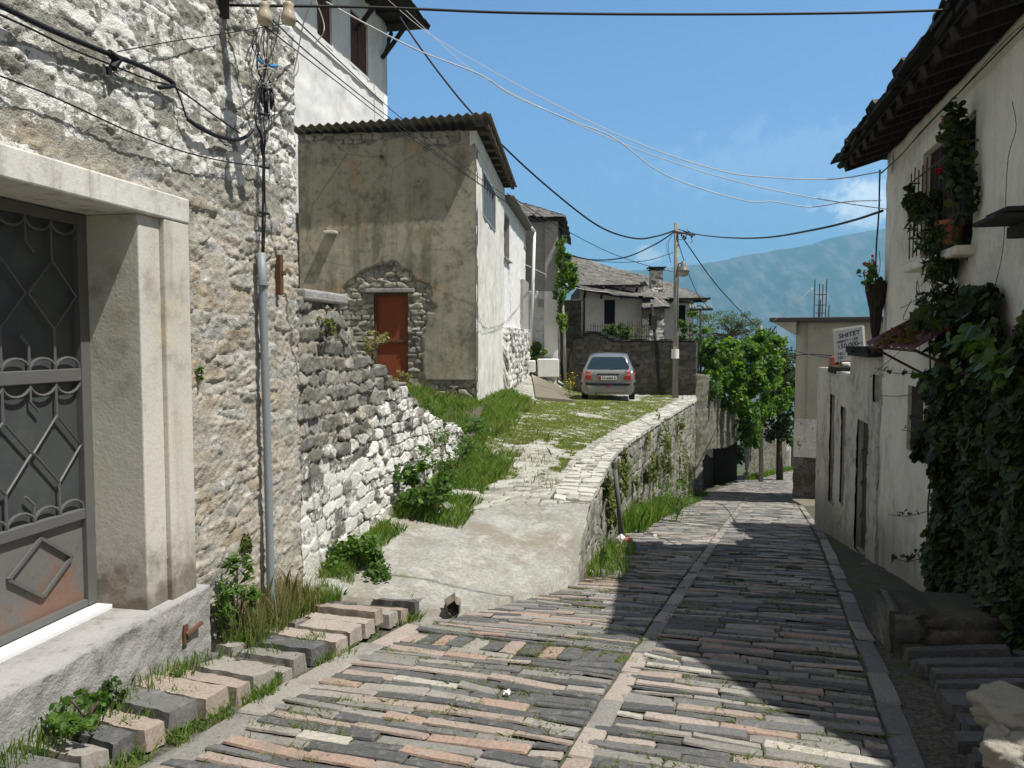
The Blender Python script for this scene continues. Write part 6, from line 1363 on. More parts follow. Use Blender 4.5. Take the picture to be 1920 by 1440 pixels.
    o = empty('cable_clamp', w(212, 110), 'black cable clamp on the stone wall where the thick cable hangs', 'clamp'); b = MB(); b.tube([w(204, 98), w(220, 112), w(212, 128)], [.018, .03, .02], 7); b.build('clamp', M_black, o); b = MB(); b.tube([w(203, 125), w(205, 140)], .014, 6); b.build('bolt', M_black, o)
    b = MB(); rg = np.random.default_rng(5)
    for k in range(7):
        x0 = 480 + 5.5 * k; pts = [(x0 + rg.uniform(-6, 14), 30)]; 
        for y in (80, 130, 180, 225): pts.append((494 + rg.uniform(-16, 20), y))
        pts += [(492 + rg.uniform(-4, 8), 262), (494 + rg.uniform(-3, 4), 320), (494 + rg.uniform(-3, 4), 400), (491 + k * .6, 478)]
        pts[1] = (494 + (k - 3) * 7, 85); b.tube(crom([w(px, py, .05 + .02 * rg.uniform()) for px, py in pts], 6), rg.uniform(.0025, .0045), 5)
    b.tube([w(497, 165), w(499, 215)], .016, 7); b.tube([w(508, 165), w(510, 190), w(508, 205)], [.014, .018, .006], 7)
    for py in (165, 213, 312, 398): b.tube([w(488, py, .06), w(504, py + 3, .06)], .010, 6)
    tag(b.build('cable_bundle', M_black, None, smooth=True, loc=tuple(w(491, 478))), 'tangled black cable bundle running down the stone wall corner into the grey pipe', 'cable')
    b = MB(); cc = w(501, 143, .09); b.tube([cc + np.array((.062 * math.cos(t), .0, .055 * math.sin(t))) for t in np.linspace(0, 6.0, 24)], .0042, 6); b.tube(crom([w(488, 50, .1), w(487, 85, .1), w(495, 118, .1)], 6), .004, 5)
    tag(b.build('cable_loop', M_whitecab, None, smooth=True, loc=tuple(cc)), 'small white cable loop hanging in the tangle of wires at the wall corner', 'cable')
    b = MB(); b.tube([w(484, 111, .1), w(492, 119, .1)], .009, 6); b.tube([w(505, 123, .1), w(520, 124, .1)], .010, 6)
    tag(b.build('cable_joint', M_bluetape, None, loc=tuple(w(500, 118, .1))), 'bright blue taped cable joints above the white loop', 'cable')
    c('white cable looping down from the top edge beside the stone house corner', [np.array(P(590, -10, 5.1)), P(570, 40, 5.15), P(560, 90, 5.2), P(552, 130, 5.25), P(549, 143, 5.25), P(555, 140, 5.25), P(560, 122, 5.25), P(552, 95, 5.25), P(520, 82, 5.2)], .0045, M_whitecab, kind3d=True)
    c('short pale cable loop hanging over the white house window', [P(590, -5, 5.2), P(606, 40, 5.25), P(606, 62, 5.25), P(592, 80, 5.3)], .0038, M_whitecab, kind3d=True)
    # along the right house
    r = lambda px, py, n=.06: np.array(Wp(FR, px, py, n))
    c('dark cable pinned along the right-hand house under the eaves', [r(1652, 324), r(1690, 290), r(1738, 235), r(1812, 160), r(1860, 110), r(1925, 45)], .006, kind3d=True)
    c('thin second wire alongside the cable under the right-hand eaves', [r(1652, 326, .08), r(1676, 304, .08), r(1712, 266, .08), r(1760, 214, .08), r(1812, 158, .08), r(1880, 80, .08), r(1925, 40, .08)], .003, kind3d=True)
    c('bundle of cables hanging down the corner of the right-hand house', [r(1650, 318, .05), r(1649, 360, .05), r(1648, 400, .05), r(1643, 470, .05), r(1641, 560, .05)], .010, kind3d=True)
    c('thin black wire wandering down the right-hand wall at the edge', [r(1898, 190, .03), r(1905, 240, .03), r(1890, 300, .03), r(1884, 420, .03), r(1880, 470, .03), r(1870, 520, .03), r(1858, 560, .03)], .0025, kind3d=True)
M_bluetape = paint_mat('blue_tape', (.03, .22, .55), .5)
build_cables()
# ------------------------------------------------------------------ vegetation
def trunk_limbs(base, top, r, n, seed, spread):
    rg = np.random.default_rng(seed); b = MB(); base = np.array(base, float); top = np.array(top, float); mid = lerp(base, top, .5) + rg.normal(0, .1, 3)
    b.tube(crom([base, mid, top], 5), list(np.linspace(r, r * .45, 11)), 8)
    for k in range(n):
        a = lerp(base, top, rg.uniform(.45, .98)); d = rg.normal(size=3); d[2] = abs(d[2]) * .7; d /= np.linalg.norm(d); e = a + d * np.array(spread) * rg.uniform(.6, 1.0)
        b.tube(crom([a, lerp(a, e, .5) + rg.normal(0, .08, 3) + np.array((0, 0, .1)), e], 4), list(np.linspace(r * .4, r * .08, 9)), 5)
    return b
def tree(name, base, blobs, leaf, nleaf, size, label, seed, r=.16, cat='tree', shape=LEAF_Q, group=None, nl=14, up=.35, out=.8):
    o = empty(name, base, label, cat, group); tot = sum(b[1][0] * b[1][1] * b[1][2] for b in blobs) ; C = []; O = []; R = []
    for i, (c, rr, cl) in enumerate(blobs):
        n = int(nleaf * rr[0] * rr[1] * rr[2] / tot) + 40; a, d, q = blob_pts(n, c, rr, seed + i, cl); C.append(a); O.append(d); R.append(q)
    C = np.concatenate(C); O = np.concatenate(O); R = np.concatenate(R)
    top = np.mean([b[0] for b in blobs], 0)
    trunk_limbs(base, top, r, nl, seed, np.max([b[1] for b in blobs], 0)).build('trunk', M_stem, o, smooth=True)
    leaves('crown', C, size, leaf, o, shape, out=O * out, up=up, rnd=R); return o
GP = "trees beyond the walls"
def build_trees():
    def at(px, py, Y): return P(px, py, Y)
    # bright vine mass hanging over the lower street wall: sheet of clumps following wall top and face
    rg = np.random.default_rng(21); C = []; O = []; R = []
    for k, (px, py, Y, rx, rz, n) in enumerate(((1350, 660, 31, .9, .55, 1500), (1385, 668, 33, .9, .6, 1600), (1330, 690, 30, .55, .5, 900), (1420, 690, 35, 1.0, .8, 1900), (1395, 720, 33, .9, .8, 1900), (1420, 750, 35, .85, .9, 1800), (1360, 705, 31.5, .8, .6, 1300), (1400, 790, 34.5, .55, .9, 1000), (1440, 650, 36, .7, .5, 900), (1428, 640, 36, .6, .5, 700), (1330, 655, 30, .5, .4, 600), (1350, 715, 31, .5, .5, 800), (1375, 750, 33, .6, .7, 1000), (1405, 812, 37, .5, .7, 800), (1440, 700, 37, .8, .8, 1200), (1455, 740, 38, .7, .8, 900))):
        a, d, q = blob_pts(int(n * 1.2), at(px, py, Y), (rx, .7, rz), 100 + k, 12, .42); C.append(a); O.append(d); R.append(np.clip(q + rg.uniform(-.15, .2), 0, 1))
    o = empty('grapevine', at(1380, 800, 33), 'bright green vine mass spilling over the lower street wall', 'vine'); C = np.concatenate(C)
    b = MB(); 
    for px, py in ((1345, 690), (1390, 730), (1425, 760)): b.tube(crom([at(px + 6, py + 45, 34.5), at(px + 4, py + 20, 34), at(px, py, 33.3)], 5), .03, 5)
    b.build('stem', M_stem, o); leaves('foliage', C, .155, M_vine, o, LEAF_6, out=np.concatenate(O) * .8, up=.55, rnd=np.concatenate(R))
    tree('feathery_tree', at(1372, 720, 44), [(at(1350, 612, 44), (2.0, 1.4, 1.0), 16), (at(1395, 620, 44), (1.6, 1.3, .9), 14), (at(1315, 628, 43), (1.0, 1.0, .6), 9), (at(1420, 640, 44), (.9, 1, .7), 8), (at(1372, 596, 44), (.9, 1, .7), 9)], M_feather, 5200, .17, 'light feathery olive-green tree rising behind the iron T-post', 41, .14, shape=LEAF_LONG, group=GP, nl=22, out=.5)
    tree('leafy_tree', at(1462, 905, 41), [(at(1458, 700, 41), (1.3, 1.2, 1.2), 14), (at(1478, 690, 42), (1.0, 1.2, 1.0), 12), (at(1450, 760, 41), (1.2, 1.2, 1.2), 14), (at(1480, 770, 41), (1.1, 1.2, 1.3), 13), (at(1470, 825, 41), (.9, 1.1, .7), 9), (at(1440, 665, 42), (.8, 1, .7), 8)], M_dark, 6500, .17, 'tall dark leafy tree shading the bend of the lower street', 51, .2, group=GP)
    tree('bramble', at(1398, 880, 48), [(at(1392, 842, 48), (.8, .7, .8), 9), (at(1408, 868, 49), (.6, .6, .5), 8), (at(1412, 835, 50), (.8, .7, .7), 8)], M_weed, 1500, .18, 'green bramble over the lower street wall, under the vine mass', 58, .06, 'shrub', group=GP)
    tree('leafy_tree', at(1438, 760, 52), [(at(1450, 668, 52), (1.2, 1.2, 1.2), 12), (at(1430, 650, 54), (1.4, 1.2, 1.0), 12), (at(1476, 700, 52), (1.2, 1.2, 1.2), 10)], M_feather, 2400, .2, 'hazy olive tree further down behind the lower street pole', 56, .16, group=GP)
    tree('fig_tree', at(1152, 655, 32.5), [(at(1151, 622, 32.5), (.55, .5, .32), 8), (at(1162, 630, 32.5), (.4, .4, .3), 6), (at(1140, 628, 32.5), (.35, .4, .3), 6)], M_weed, 900, .17, 'small dense fig bush in the garden under the slate house window', 61, .05, 'shrub', LEAF_6, nl=6)
    tree('garden_shrub', at(1190, 650, 33), [(at(1185, 625, 33), (.5, .4, .4), 7), (at(1200, 632, 33), (.35, .35, .3), 5)], M_dry, 260, .12, 'thin dry shrub right of the fig bush in the garden', 63, .03, 'shrub', LEAF_LONG, nl=10)
    tree('garden_shrub', at(1300, 660, 33.5), [(at(1290, 600, 33.5), (.5, .5, .5), 7), (at(1318, 632, 33.5), (.6, .5, .4), 7), (at(1272, 640, 33.5), (.4, .4, .4), 6)], M_vine, 700, .13, 'light green shrub growing between the wooden pole and iron T-post', 64, .04, 'shrub', LEAF_6, nl=8)
    # round green shrub in front of the grey house
    tree('round_shrub', at(1003, 690, 29.2), [(at(1003, 659, 29.2), (.42, .4, .36), 14)], M_vine, 1500, .10, 'round bright green shrub beside the white painted blocks', 65, .04, 'shrub', LEAF_6, nl=8)
    # grapevine on the grey house corner
    o = empty('grapevine', at(1055, 660, 29), 'light green grapevine hanging from the grey house corner on a post', 'vine'); C = []; O = []; R = []
    for k, (px, py, rx, rz, n) in enumerate(((1052, 462, .22, .45, 260), (1058, 500, .32, .5, 420), (1064, 528, .38, .4, 420), (1050, 545, .25, .45, 300), (1052, 585, .18, .4, 240), (1056, 612, .15, .3, 150), (1068, 510, .28, .3, 240))):
        a, d, q = blob_pts(n, at(px, py, 29.1), (rx, .3, rz), 200 + k, 8, .45); C.append(a); O.append(d); R.append(q)
    b = MB(); b.tube(crom([at(1056, 690, 29.1), at(1050, 600, 29.1), at(1054, 520, 29.1), at(1050, 450, 29.1)], 5), .025, 5); b.build('stem', M_stem, o); leaves('foliage', np.concatenate(C), .13, M_vine, o, LEAF_6, out=np.concatenate(O) * .7, up=.5, rnd=np.clip(np.concatenate(R) + .15, 0, 1))
M_feather = leaf_mat('feather_leaves', [(.05, .075, .03), (.075, .11, .04), (.11, .15, .05)], .35)
build_trees()

def build_far_street():
    rg = np.random.default_rng(3)
    for k, (px, t, bt, Y, w) in enumerate(((1440, 845, 893, 53, .32), (1456, 838, 890, 57, .35), (1480, 826, 886, 62, .4), (1489, 832, 888, 60, .22))):
        A = P(px, bt, Y); T = P(px, t, Y); b = MB(); b.box(A[0] - w, A[0] + w, Y - .2, Y + .2, A[2] - .5, T[2])
        tag(b.build('gate_pillar', M_white_far if k % 2 == 0 else M_frame_conc, None, bevel=.03, loc=(A[0], Y, A[2])), ['whitish pillar right beside the slim wooden pole down the street', 'grey pillar second from left at the end of the street', 'broad whitish pillar under the dark tree at the end of the street', 'narrow grey pillar right at the edge of the grey building'][k], 'pillar', 'pillars at the end of the street')
    ys = np.linspace(50, 66, 12); o = panel('end_wall_of_lane', [P(1405, 890, 50)[:2], P(1500, 884, 66)[:2]], -11.5, -8.6, M_retain, res=.15, sx=.4, sy=.2, relief=.05, seed=88, th=.4, loc=(18, 58, -10)); o.name = 'lane_wall'; tag(o, 'low stone wall running behind the pillars at the far end of the street', 'wall')
build_far_street()

M_vine_shade = leaf_mat('shaded_vine', [(.04, .085, .012), (.065, .12, .02), (.09, .15, .025)], .4, .45)
def build_ivy():
    # big ivy on the right-hand house: leaves over a lumpy shell on the wall, stems underneath
    rg = np.random.default_rng(31)
    outl = np.array([(1790, 560), (1830, 545), (1862, 570), (1870, 620), (1905, 650), (1925, 690), (1935, 760), (1935, 1185), (1770, 1185), (1750, 1130), (1748, 1010), (1760, 900), (1738, 830), (1742, 760), (1728, 715), (1760, 690), (1775, 640)])
    sz = np.array([W(FR, px, py, .1) for px, py in outl])
    def inside(p):
        r = np.zeros(len(p), bool); n = len(sz)
        for i in range(n):
            a, c = sz[i], sz[(i + 1) % n]; cond = ((a[1] > p[:, 1]) != (c[1] > p[:, 1])); xx = (c[0] - a[0]) * (p[:, 1] - a[1]) / (c[1] - a[1] + 1e-12) + a[0]; r ^= cond & (p[:, 0] < xx)
        return r
    lo, hi = sz.min(0) - .15, sz.max(0) + .15; lo[0] = 4.75
    p = rg.uniform(lo, hi, (26000, 2)); jit = .06 * np.stack([fbm(p[:, 0] * 6, p[:, 1] * 6, 3) - .5, fbm(p[:, 0] * 6, p[:, 1] * 6, 9) - .5], -1) * 4
    p = p[inside(p + jit)]; s_lo = sz[:, 0].min(); ext = np.array([(a, z) for a, z in zip(rg.uniform(4.75, s_lo + .3, 2500), rg.uniform(-2.0, .3, 3500))]); p = np.concatenate([p, ext])[:16000]
    f = fbm(p[:, 0] * 3.2, p[:, 1] * 3.2, 17, 3); ncl = .04 + .34 * np.clip(f - .25, 0, 1) * sstep(.0, .25, 1 - np.abs((p[:, 1] + .8) / 1.6)) + .02; nn = ncl * rg.uniform(.25, 1.0, len(p)) ** .5
    C = np.stack([FR.O[0] + FR.u[0] * p[:, 0] + FR.n[0] * nn, FR.O[1] + FR.u[1] * p[:, 0] + FR.n[1] * nn, p[:, 1]], -1)
    o = empty('ivy', FR(5.9, .1, -1.9), 'great dark ivy covering the wall of the right-hand house', 'ivy')
    out = np.tile(np.array((FR.n[0], FR.n[1], .35)), (len(C), 1)) * 1.5
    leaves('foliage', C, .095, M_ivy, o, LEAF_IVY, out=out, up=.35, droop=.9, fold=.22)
    bigs = []
    for px, py, k in ((1810, 640, 16), (1840, 620, 16), (1868, 660, 20), (1850, 690, 18), (1885, 700, 18), (1790, 700, 8)):
        for j in range(k): s, z = W(FR, px + rg.normal(0, 14), py + rg.normal(0, 14), .28); bigs.append(FR(s, rg.uniform(.26, .42), z))
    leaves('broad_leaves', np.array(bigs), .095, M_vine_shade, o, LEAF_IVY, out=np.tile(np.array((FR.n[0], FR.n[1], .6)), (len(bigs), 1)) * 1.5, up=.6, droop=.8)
    b = MB()
    for k in range(26):
        s = rg.uniform(s_lo + .1, sz[:, 0].max() - .1); z = -1.9; pts = []
        while z < rg.uniform(-.4, .3): pts.append(FR(s, .03, z)); s += rg.uniform(-.08, .08); z += .22
        if len(pts) > 2: b.tube(crom(pts, 3), .008, 4)
    for (px, py), (qx, qy) in (((1750, 1015), (1713, 1050)), ((1752, 1045), (1683, 1048)), ((1748, 960), (1675, 965)), ((1760, 730), (1660, 742)), ((1735, 700), (1650, 690)), ((1748, 800), (1700, 806))):
        a = FR(*(lambda q: (q[0], .05, q[1]))(W(FR, px, py))); c = FR(*(lambda q: (q[0], .05, q[1]))(W(FR, qx, qy))); m = lerp(np.array(a), np.array(c), .5) + np.array((0, 0, -.03)); pl = crom([a, m, c], 5); b.tube(pl, .0045, 4)
    b.build('stem', M_stem, o)
    C2 = []
    for (px, py), (qx, qy), n in (((1750, 1015), (1713, 1050), 10), ((1752, 1045), (1683, 1048), 10), ((1748, 960), (1675, 965), 9), ((1735, 700), (1650, 690), 9), ((1748, 800), (1700, 806), 5)):
        for t in rg.uniform(0, 1, n): s, z = W(FR, lerp(px, qx, t), lerp(py, qy, t)); C2.append(FR(s, .06, z + rg.uniform(-.03, .03)))
    leaves('tendril_leaves', np.array(C2), .05, M_ivy, o, LEAF_IVY, out=np.tile(np.array((FR.n[0], FR.n[1], .2)), (len(C2), 1)))
    # plants trailing from the grilled window
    C = []; O = []
    for px, py, n_, r, k in ((1790, 250, .14, (.16, .10, .22), 260), (1800, 310, .12, (.13, .1, .22), 240), (1808, 370, .10, (.10, .08, .2), 120), (1712, 372, .16, (.08, .08, .10), 130), (1740, 385, .18, (.14, .12, .14), 330), (1745, 430, .18, (.14, .12, .16), 420), (1765, 470, .18, (.16, .12, .18), 480), (1760, 520, .16, (.13, .1, .2), 380), (1755, 565, .16, (.11, .1, .18), 260), (1770, 600, .14, (.1, .1, .12), 160), (1715, 415, .14, (.06, .06, .1), 70)):
        s, z = W(FR, px, py, n_); a, d, q = blob_pts(k, FR(s, n_, z), r, int(px + py), 8, .5); C.append(a); O.append(d)
    o = empty('window_plant', Wp(FR, 1760, 470, .15), 'shaggy dark pot plants trailing from the grilled upper window', 'plant'); C = np.concatenate(C); O = np.concatenate(O)
    n1 = len(C) // 3; leaves('leaves', C[:n1], .062, M_ivy, o, LEAF_6, out=O[:n1]); leaves('narrow_leaves', C[n1:], .085, M_dark, o, LEAF_LONG, out=O[n1:] * .4, up=0, droop=.4)
    b = MB(); rg = np.random.default_rng(6)
    for k in range(16): a = np.array(Wp(FR, 1760, rg.uniform(400, 560), .18)); d = np.array((-.2, -.05, 0)) * rg.uniform(.4, 1.2) + np.array((0, 0, rg.uniform(-.1, .2))); b.tube(crom([a, a + d * .6 + np.array((0, 0, .03)), a + d], 4), .003, 4)
    b.build('stem', M_stem, o)
    for k, (px, py, r) in enumerate(((1773, 318, .042), (1775, 225, .034))):
        s, z = W(FR, px, py, .2); c = np.array(FR(s, .2, z)); cc = c + np.random.default_rng(k).normal(0, r * .45, (60, 3)); f = leaves('rose_bloom', cc, r * 1.1, M_fl_red, None, LEAF_6, loc=tuple(c)); tag(f, ['full red rose in front of the window grille', 'smaller red rose near the top of the window grille'][k], 'flower', 'red roses on the grille')
    for k, px in enumerate((1812, 1800)):
        s, z = W(FR, px, 452, -.05); o = empty('flower_pot', FR(s, .05 , z), ['terracotta pot at the near end of the grilled window sill', 'terracotta pot further along the grilled window sill'][k], 'pot', 'pots on the window sill'); c = FR(s, .05, z - .02); b = MB(); b.lathe(c, [(.06, .0), (.085, .15), (.10, .155), (.10, .19), (.08, .19), (.07, .15)], 16); b.build('pot', M_terra, o)
        b = MB(); b.lathe((c[0], c[1], c[2] + .14), [(.001, .02), (.075, .02), (.075, .0), (.001, 0)], 12); b.build('soil', M_earth, o)
    # hanging basket with pink roses at the house corner
    c = P(1640, 560, 8.95); o = empty('hanging_planter', c, 'dark tapering planter with pink roses hanging at the far corner of the right-hand house', 'planter')
    b = MB(); b.lathe(P(1641, 640, 8.95), [(.03, 0), (.055, .15), (.07, .35), (.12, .58), (.125, .66), (.1, .66)], 12); b.build('basket', M_dkwood, o)
    a, d, q = blob_pts(170, P(1638, 515, 8.95), (.13, .12, .16), 5, 8, .5); leaves('leaves', a, .06, M_weed, o, LEAF_6, out=d)
    b = MB(); b.tube(crom([P(1640, 545, 8.95), P(1634, 500, 8.95), P(1636, 478, 8.95)], 4), .004, 4); b.build('stem', M_stem, o); b = MB(); b.tube(crom([P(1640, 545, 8.95), P(1650, 500, 8.95), P(1648, 470, 8.95)], 4), .004, 4); b.build('stem', M_stem, o)
    
    for px, py in ((1621, 495), (1639, 493), (1637, 480), (1630, 512)): leaves('bloom', np.array(P(px, py, 8.9)) + np.random.default_rng(px).normal(0, .012, (16, 3)), .03, M_fl_pink, o, LEAF_6)
    # dry vines over the awning
    o = empty('climbing_vine', FR(6.6, .3, .15), 'withered orange-brown vine lying over the rusty awning', 'vine'); p = rg.uniform((5.9, .05), (7.3, .5), (420, 2)); C = np.array([FR(s, n, .26 - .6 * n + .05 * rg.uniform()) for s, n in p]); leaves('leaves', C, .06, M_autumn, o, LEAF_6, up=.8)
    p = rg.uniform((5.5, .02), (6.3, .4), (420, 2)); C = np.array([FR(s, n, .30 - .5 * n + .12 * rg.uniform()) for s, n in p]); leaves('green_leaves', C, .08, M_ivy, o, LEAF_IVY, up=.8)
    b = MB()
    for k in range(14): s = rg.uniform(6.3, 7.9); a = np.array(FR(s, .04, rg.uniform(.0, .5))); b.tube(crom([a, a + rg.normal(0, .12, 3) * np.array((.3, 1, 1)), a + rg.normal(0, .2, 3) * np.array((.3, 1.2, 1)) + np.array((0, .1, -.1))], 5), .0035, 4)
    b.build('stem', M_stem, o)
M_autumn = leaf_mat('withered_leaves', [(.10, .05, .02), (.20, .09, .02), (.12, .10, .03), (.06, .04, .02)], .2, .7)
build_ivy()

def build_weeds():
    rg = np.random.default_rng(77)
    def along_wall(s0, s1, n, w, zf, power=1.6):
        s = rg.uniform(s0, s1, n); nn = .03 + w * rg.uniform(0, 1, n) ** power; X = FL.O[0] + FL.u[0] * s + FL.n[0] * nn; Y = FL.O[1] + FL.u[1] * s + FL.n[1] * nn
        k = fbm(X * 3, Y * 3, 5, 3) > .42; X, Y = X[k], Y[k]; return np.stack([X, Y, zf(X, Y)], -1)
    rz = lambda X, Y: np.where(Y < 5.9, foot_z(X, Y), ramp_z(X, Y)) - .01
    blades('grass', along_wall(4.4, 6.3, 6500, .26, rz), .10, .0026, M_grass, lean=.7, kind='stuff')
    blades('grass', along_wall(2.6, 4.6, 1500, .22, rz), .08, .003, M_grass, kind='stuff')
    blades('grass', along_wall(6.3, 8.0, 3000, .22, rz), .11, .003, M_grass, lean=.6, kind='stuff')
    blades('grass', along_wall(8.0, 11.6, 12000, .7, rz), .15, .0042, M_grass, lean=.7, kind='stuff')
    blades('dry_grass', along_wall(4.6, 5.7, 900, .3, rz), .28, .003, M_dry, kind='stuff')
    # ramp grass: worn short turf between the cobbles, lush along the left bank
    n = 300000; Y = 8.7 + 21 * rg.uniform(0, 1, n) ** 1.15; t = rg.uniform(0, 1, n); xl = np.interp(Y, LX_Y, LX_X) - .1; xr = np.interp(Y, RX_Y, RX_X) - .58; X = lerp(xl, xr, t); dens = fbm(X * .9, Y * .7, 3, 4) + .12 * (fbm(X * 5, Y * 7, 13, 2) - .5)
    want = .58 + .2 * sstep(.42, .15, t) + .22 * sstep(11.2, 13.2, Y) - .17 * sstep(.45, .62, t) * (1 - sstep(12.5, 14.5, Y)) - .36 * sstep(21.5, 23, Y) * sstep(.52, .62, t) - .13 * sstep(10.2, 8.9, Y) - .10 * np.exp(-((t - .72) / .08) ** 2) + .04 * sstep(.9, 1, t)
    k = dens < want; k &= ~((np.abs(t - .16) < .10) & (Y > 20.8)); X, Y, t = X[k], Y[k], t[k]
    C = np.stack([X, Y, ramp_z(X, Y) - .03], -1); tall = (t < .17 + .1 * fbm(Y * 1.3, X, 3)) & (Y < 22)
    blades('grass', C[tall], .13, .005, M_grass, lean=.7, kind='stuff'); blades('turf', C[~tall], .060, .008, M_turf, lean=.9, kind='stuff')
    # thick grass bank against the rendered house
    n = 26000; X = rg.uniform(-1.6, .75, n); Y = rg.uniform(12.3, 21.5, n); k = (X < np.interp(Y, [12.3, 14, 16, 19, 21.5], [-.3, .1, .25, .35, .25]) + .5 * (fbm(Y * 1.5, X * 0, 4) - .6)) & (X > np.interp(Y, [12.3, 15.9, 16.0, 21.5], [-1.6, -1.3, -.72, -.28])) & (fbm(X * 2.5, Y * 2.5, 19) < .66); X, Y = X[k], Y[k]; hv = .7 + .8 * fbm(X * 2, Y * 2, 23)
    for lo, hi, h_ in ((0, 1.0, .10), (1.0, 1.15, .16), (1.15, 9, .24)):
        k = (hv >= lo) & (hv < hi); blades('grass', np.stack([X, Y, ramp_z(X, Y) - .02 + np.where(X < np.interp(Y, LX_Y, LX_X) - .12, -.05, 0)], -1)[k], h_, .006, M_grass if lo else M_turf, lean=.55, kind='stuff')
    n = 2600; X = rg.uniform(-1.4, .6, n); Y = rg.uniform(9, 21, n); k = (fbm(X * 2, Y * 2, 39) > .5) & (X > np.interp(Y, LX_Y, LX_X)); X, Y = X[k], Y[k]; blades('dry_grass', np.stack([X, Y, ramp_z(X, Y) - .02], -1), .2, .004, M_dry, lean=.6, kind='stuff')
    n = 4500; X = rg.uniform(-2.6, -.7, n); Y = rg.uniform(11.0, 15.9, n); k = fbm(X * 2, Y * 2, 29) < .58; X, Y = X[k], Y[k]; blades('grass', np.stack([X, Y, -.9 - .38 * sstep(-2.6, -.7, X) - .12 * sstep(13, 11, Y)], -1), .2, .006, M_grass, lean=.6, kind='stuff')
    # tufts in the paving joints and along the channels
    n = 1100; yc = rg.uniform(2.4, 9.5, n); c = rg.uniform(-1.55, 1.3, n); p = sp(yc, c); k = fbm(p[:, 0] * 1.6, p[:, 1] * 1.6, 8) > .44; p = p[k]; q = np.repeat(p, 18, 0) + rg.normal(0, .022, (len(p) * 18, 2)) * np.array((2.2, .4)); kk = ~((q[:, 1] > 5.6) & (q[:, 0] < np.interp(q[:, 1], RX_Y, RX_X) + .05)); q = q[kk]
    blades('joint_grass', np.stack([q[:, 0], q[:, 1], street_z(q[:, 0], q[:, 1]) - .018], -1), .032, .003, M_turf, lean=1.3, kind='stuff')
    n = 150; yc = rg.uniform(2.3, 5.6, n); p = sp(yc, rg.uniform(-1.86, -1.74, n)); q = np.repeat(p, 16, 0) + rg.normal(0, .03, (n * 16, 2)); k = fbm(q[:, 0] * 3, q[:, 1] * 3, 2) > .5; q = q[k]; blades('joint_grass', np.stack([q[:, 0], q[:, 1], street_z(q[:, 0], q[:, 1]) - .02], -1), .075, .0035, M_grass, lean=.8, kind='stuff')
    n = 240; yc = rg.uniform(2.3, 6.0, n); p = sp(yc, rg.uniform(-2.8, -1.9, n)); q = np.repeat(p, 12, 0) + rg.normal(0, .03, (n * 12, 2)); k = (fbm(q[:, 0] * 3, q[:, 1] * 3, 12) > .45) & (q[:, 0] > -2.6 + .186 * q[:, 1]); q = q[k]; blades('joint_grass', np.stack([q[:, 0], q[:, 1], foot_z(q[:, 0], q[:, 1]) - .02], -1), .055, .0035, M_grass, lean=.8, kind='stuff')
    # foot of the retaining wall
    n = 6500; Y = rg.uniform(7.7, 27, n); X = np.interp(Y, RX_Y, RX_X) + .05 + .40 * rg.uniform(0, 1, n) ** 1.7; k = fbm(X * 1.2, Y * 1.2, 6) + .22 * np.exp(-((Y - 15) / 3.) ** 2) > .44; X, Y = X[k], Y[k]; blades('grass', np.stack([X, Y, street_z(X, Y) - .03], -1), .17, .006, M_grass, kind='stuff')
    k = np.abs(Y - 15) < 3.2; blades('grass', np.stack([X[k], Y[k], street_z(X[k], Y[k])], -1), .38, .008, M_grass, kind='stuff')
    n = 1800; Y = rg.uniform(40, 62, n); X = xc(Y) - 1.5 + .5 * rg.uniform(0, 1, n); blades('grass', np.stack([X, Y, street_z(X, Y) - .03], -1), .35, .02, M_grass, kind='stuff')
    # leaf clumps rooted in the retaining wall's face
    spots = ((1195, 880, 12.6, .16, .35), (1172, 905, 12.0, .12, .3), (1225, 860, 15.5, .25, .45), (1250, 830, 17.5, .4, .6), (1262, 880, 18.5, .35, .7), (1240, 905, 16.5, .28, .5), (1285, 820, 20.5, .4, .5), (1285, 880, 20.8, .3, .5), (1215, 940, 14.2, .2, .4), (1150, 960, 10.8, .12, .3), (1132, 930, 10.2, .1, .22), (1300, 900, 22.5, .3, .6))
    C = []; O = []; R = []
    for k, (px, py, Y, rx, rz_) in enumerate(spots):
        xw = np.interp(Y, RX_Y, RX_X); zc = P(px, py, Y)[2]; c = np.array((xw + .06, Y, zc)); a, d, q = blob_pts(int(300 + 800 * rx), c, (.07, rx * 2.2, rz_ * 1.15), 300 + k, 16, .34); C.append(a); O.append(d); R.append(q)
    o = tag(leaves('wall_weeds', np.concatenate(C), .062, M_moss, None, LEAF_Q, out=np.concatenate(O) * .5 + np.array((.9, -.3, .3)), up=.3, rnd=np.concatenate(R)), kind='stuff')
    # named plants
    def clump(name, c, r, n, size, mat, shape, label, cat='plant', group=None, stem=True, seed=0, up=.4, out=.7):
        c = np.array(c, float); o = empty(name, c - np.array((0, 0, r[2])), label, cat, group); a, d, q = blob_pts(n, c, r, seed, 12, .42); leaves('foliage', a, size, mat, o, shape, out=d * out, up=up, rnd=q)
        if stem:
            b = MB(); g_ = np.random.default_rng(seed)
            for k in range(8): e = c + g_.normal(0, .4, 3) * np.array(r); b.tube(crom([c - np.array((0, 0, r[2])) + g_.normal(0, .15, 3) * np.array(r), lerp(c - np.array((0, 0, r[2])), e, .6), e], 4), .005, 4)
            b.build('stem', M_stem, o)
        return o
    w = lambda px, py, n=.1: np.array(Wp(FL, px, py, n))
    clump('leafy_bush', w(668, 1062, .22), (.24, .24, .23), 1700, .042, M_weed, LEAF_6, 'dense low green bush at the foot of the limewashed wall', 'bush', seed=1)
    clump('leafy_bush', w(700, 1060, .2), (.12, .14, .15), 260, .04, M_dry, LEAF_6, 'brownish dry bush touching the dense green bush', 'bush', seed=2)
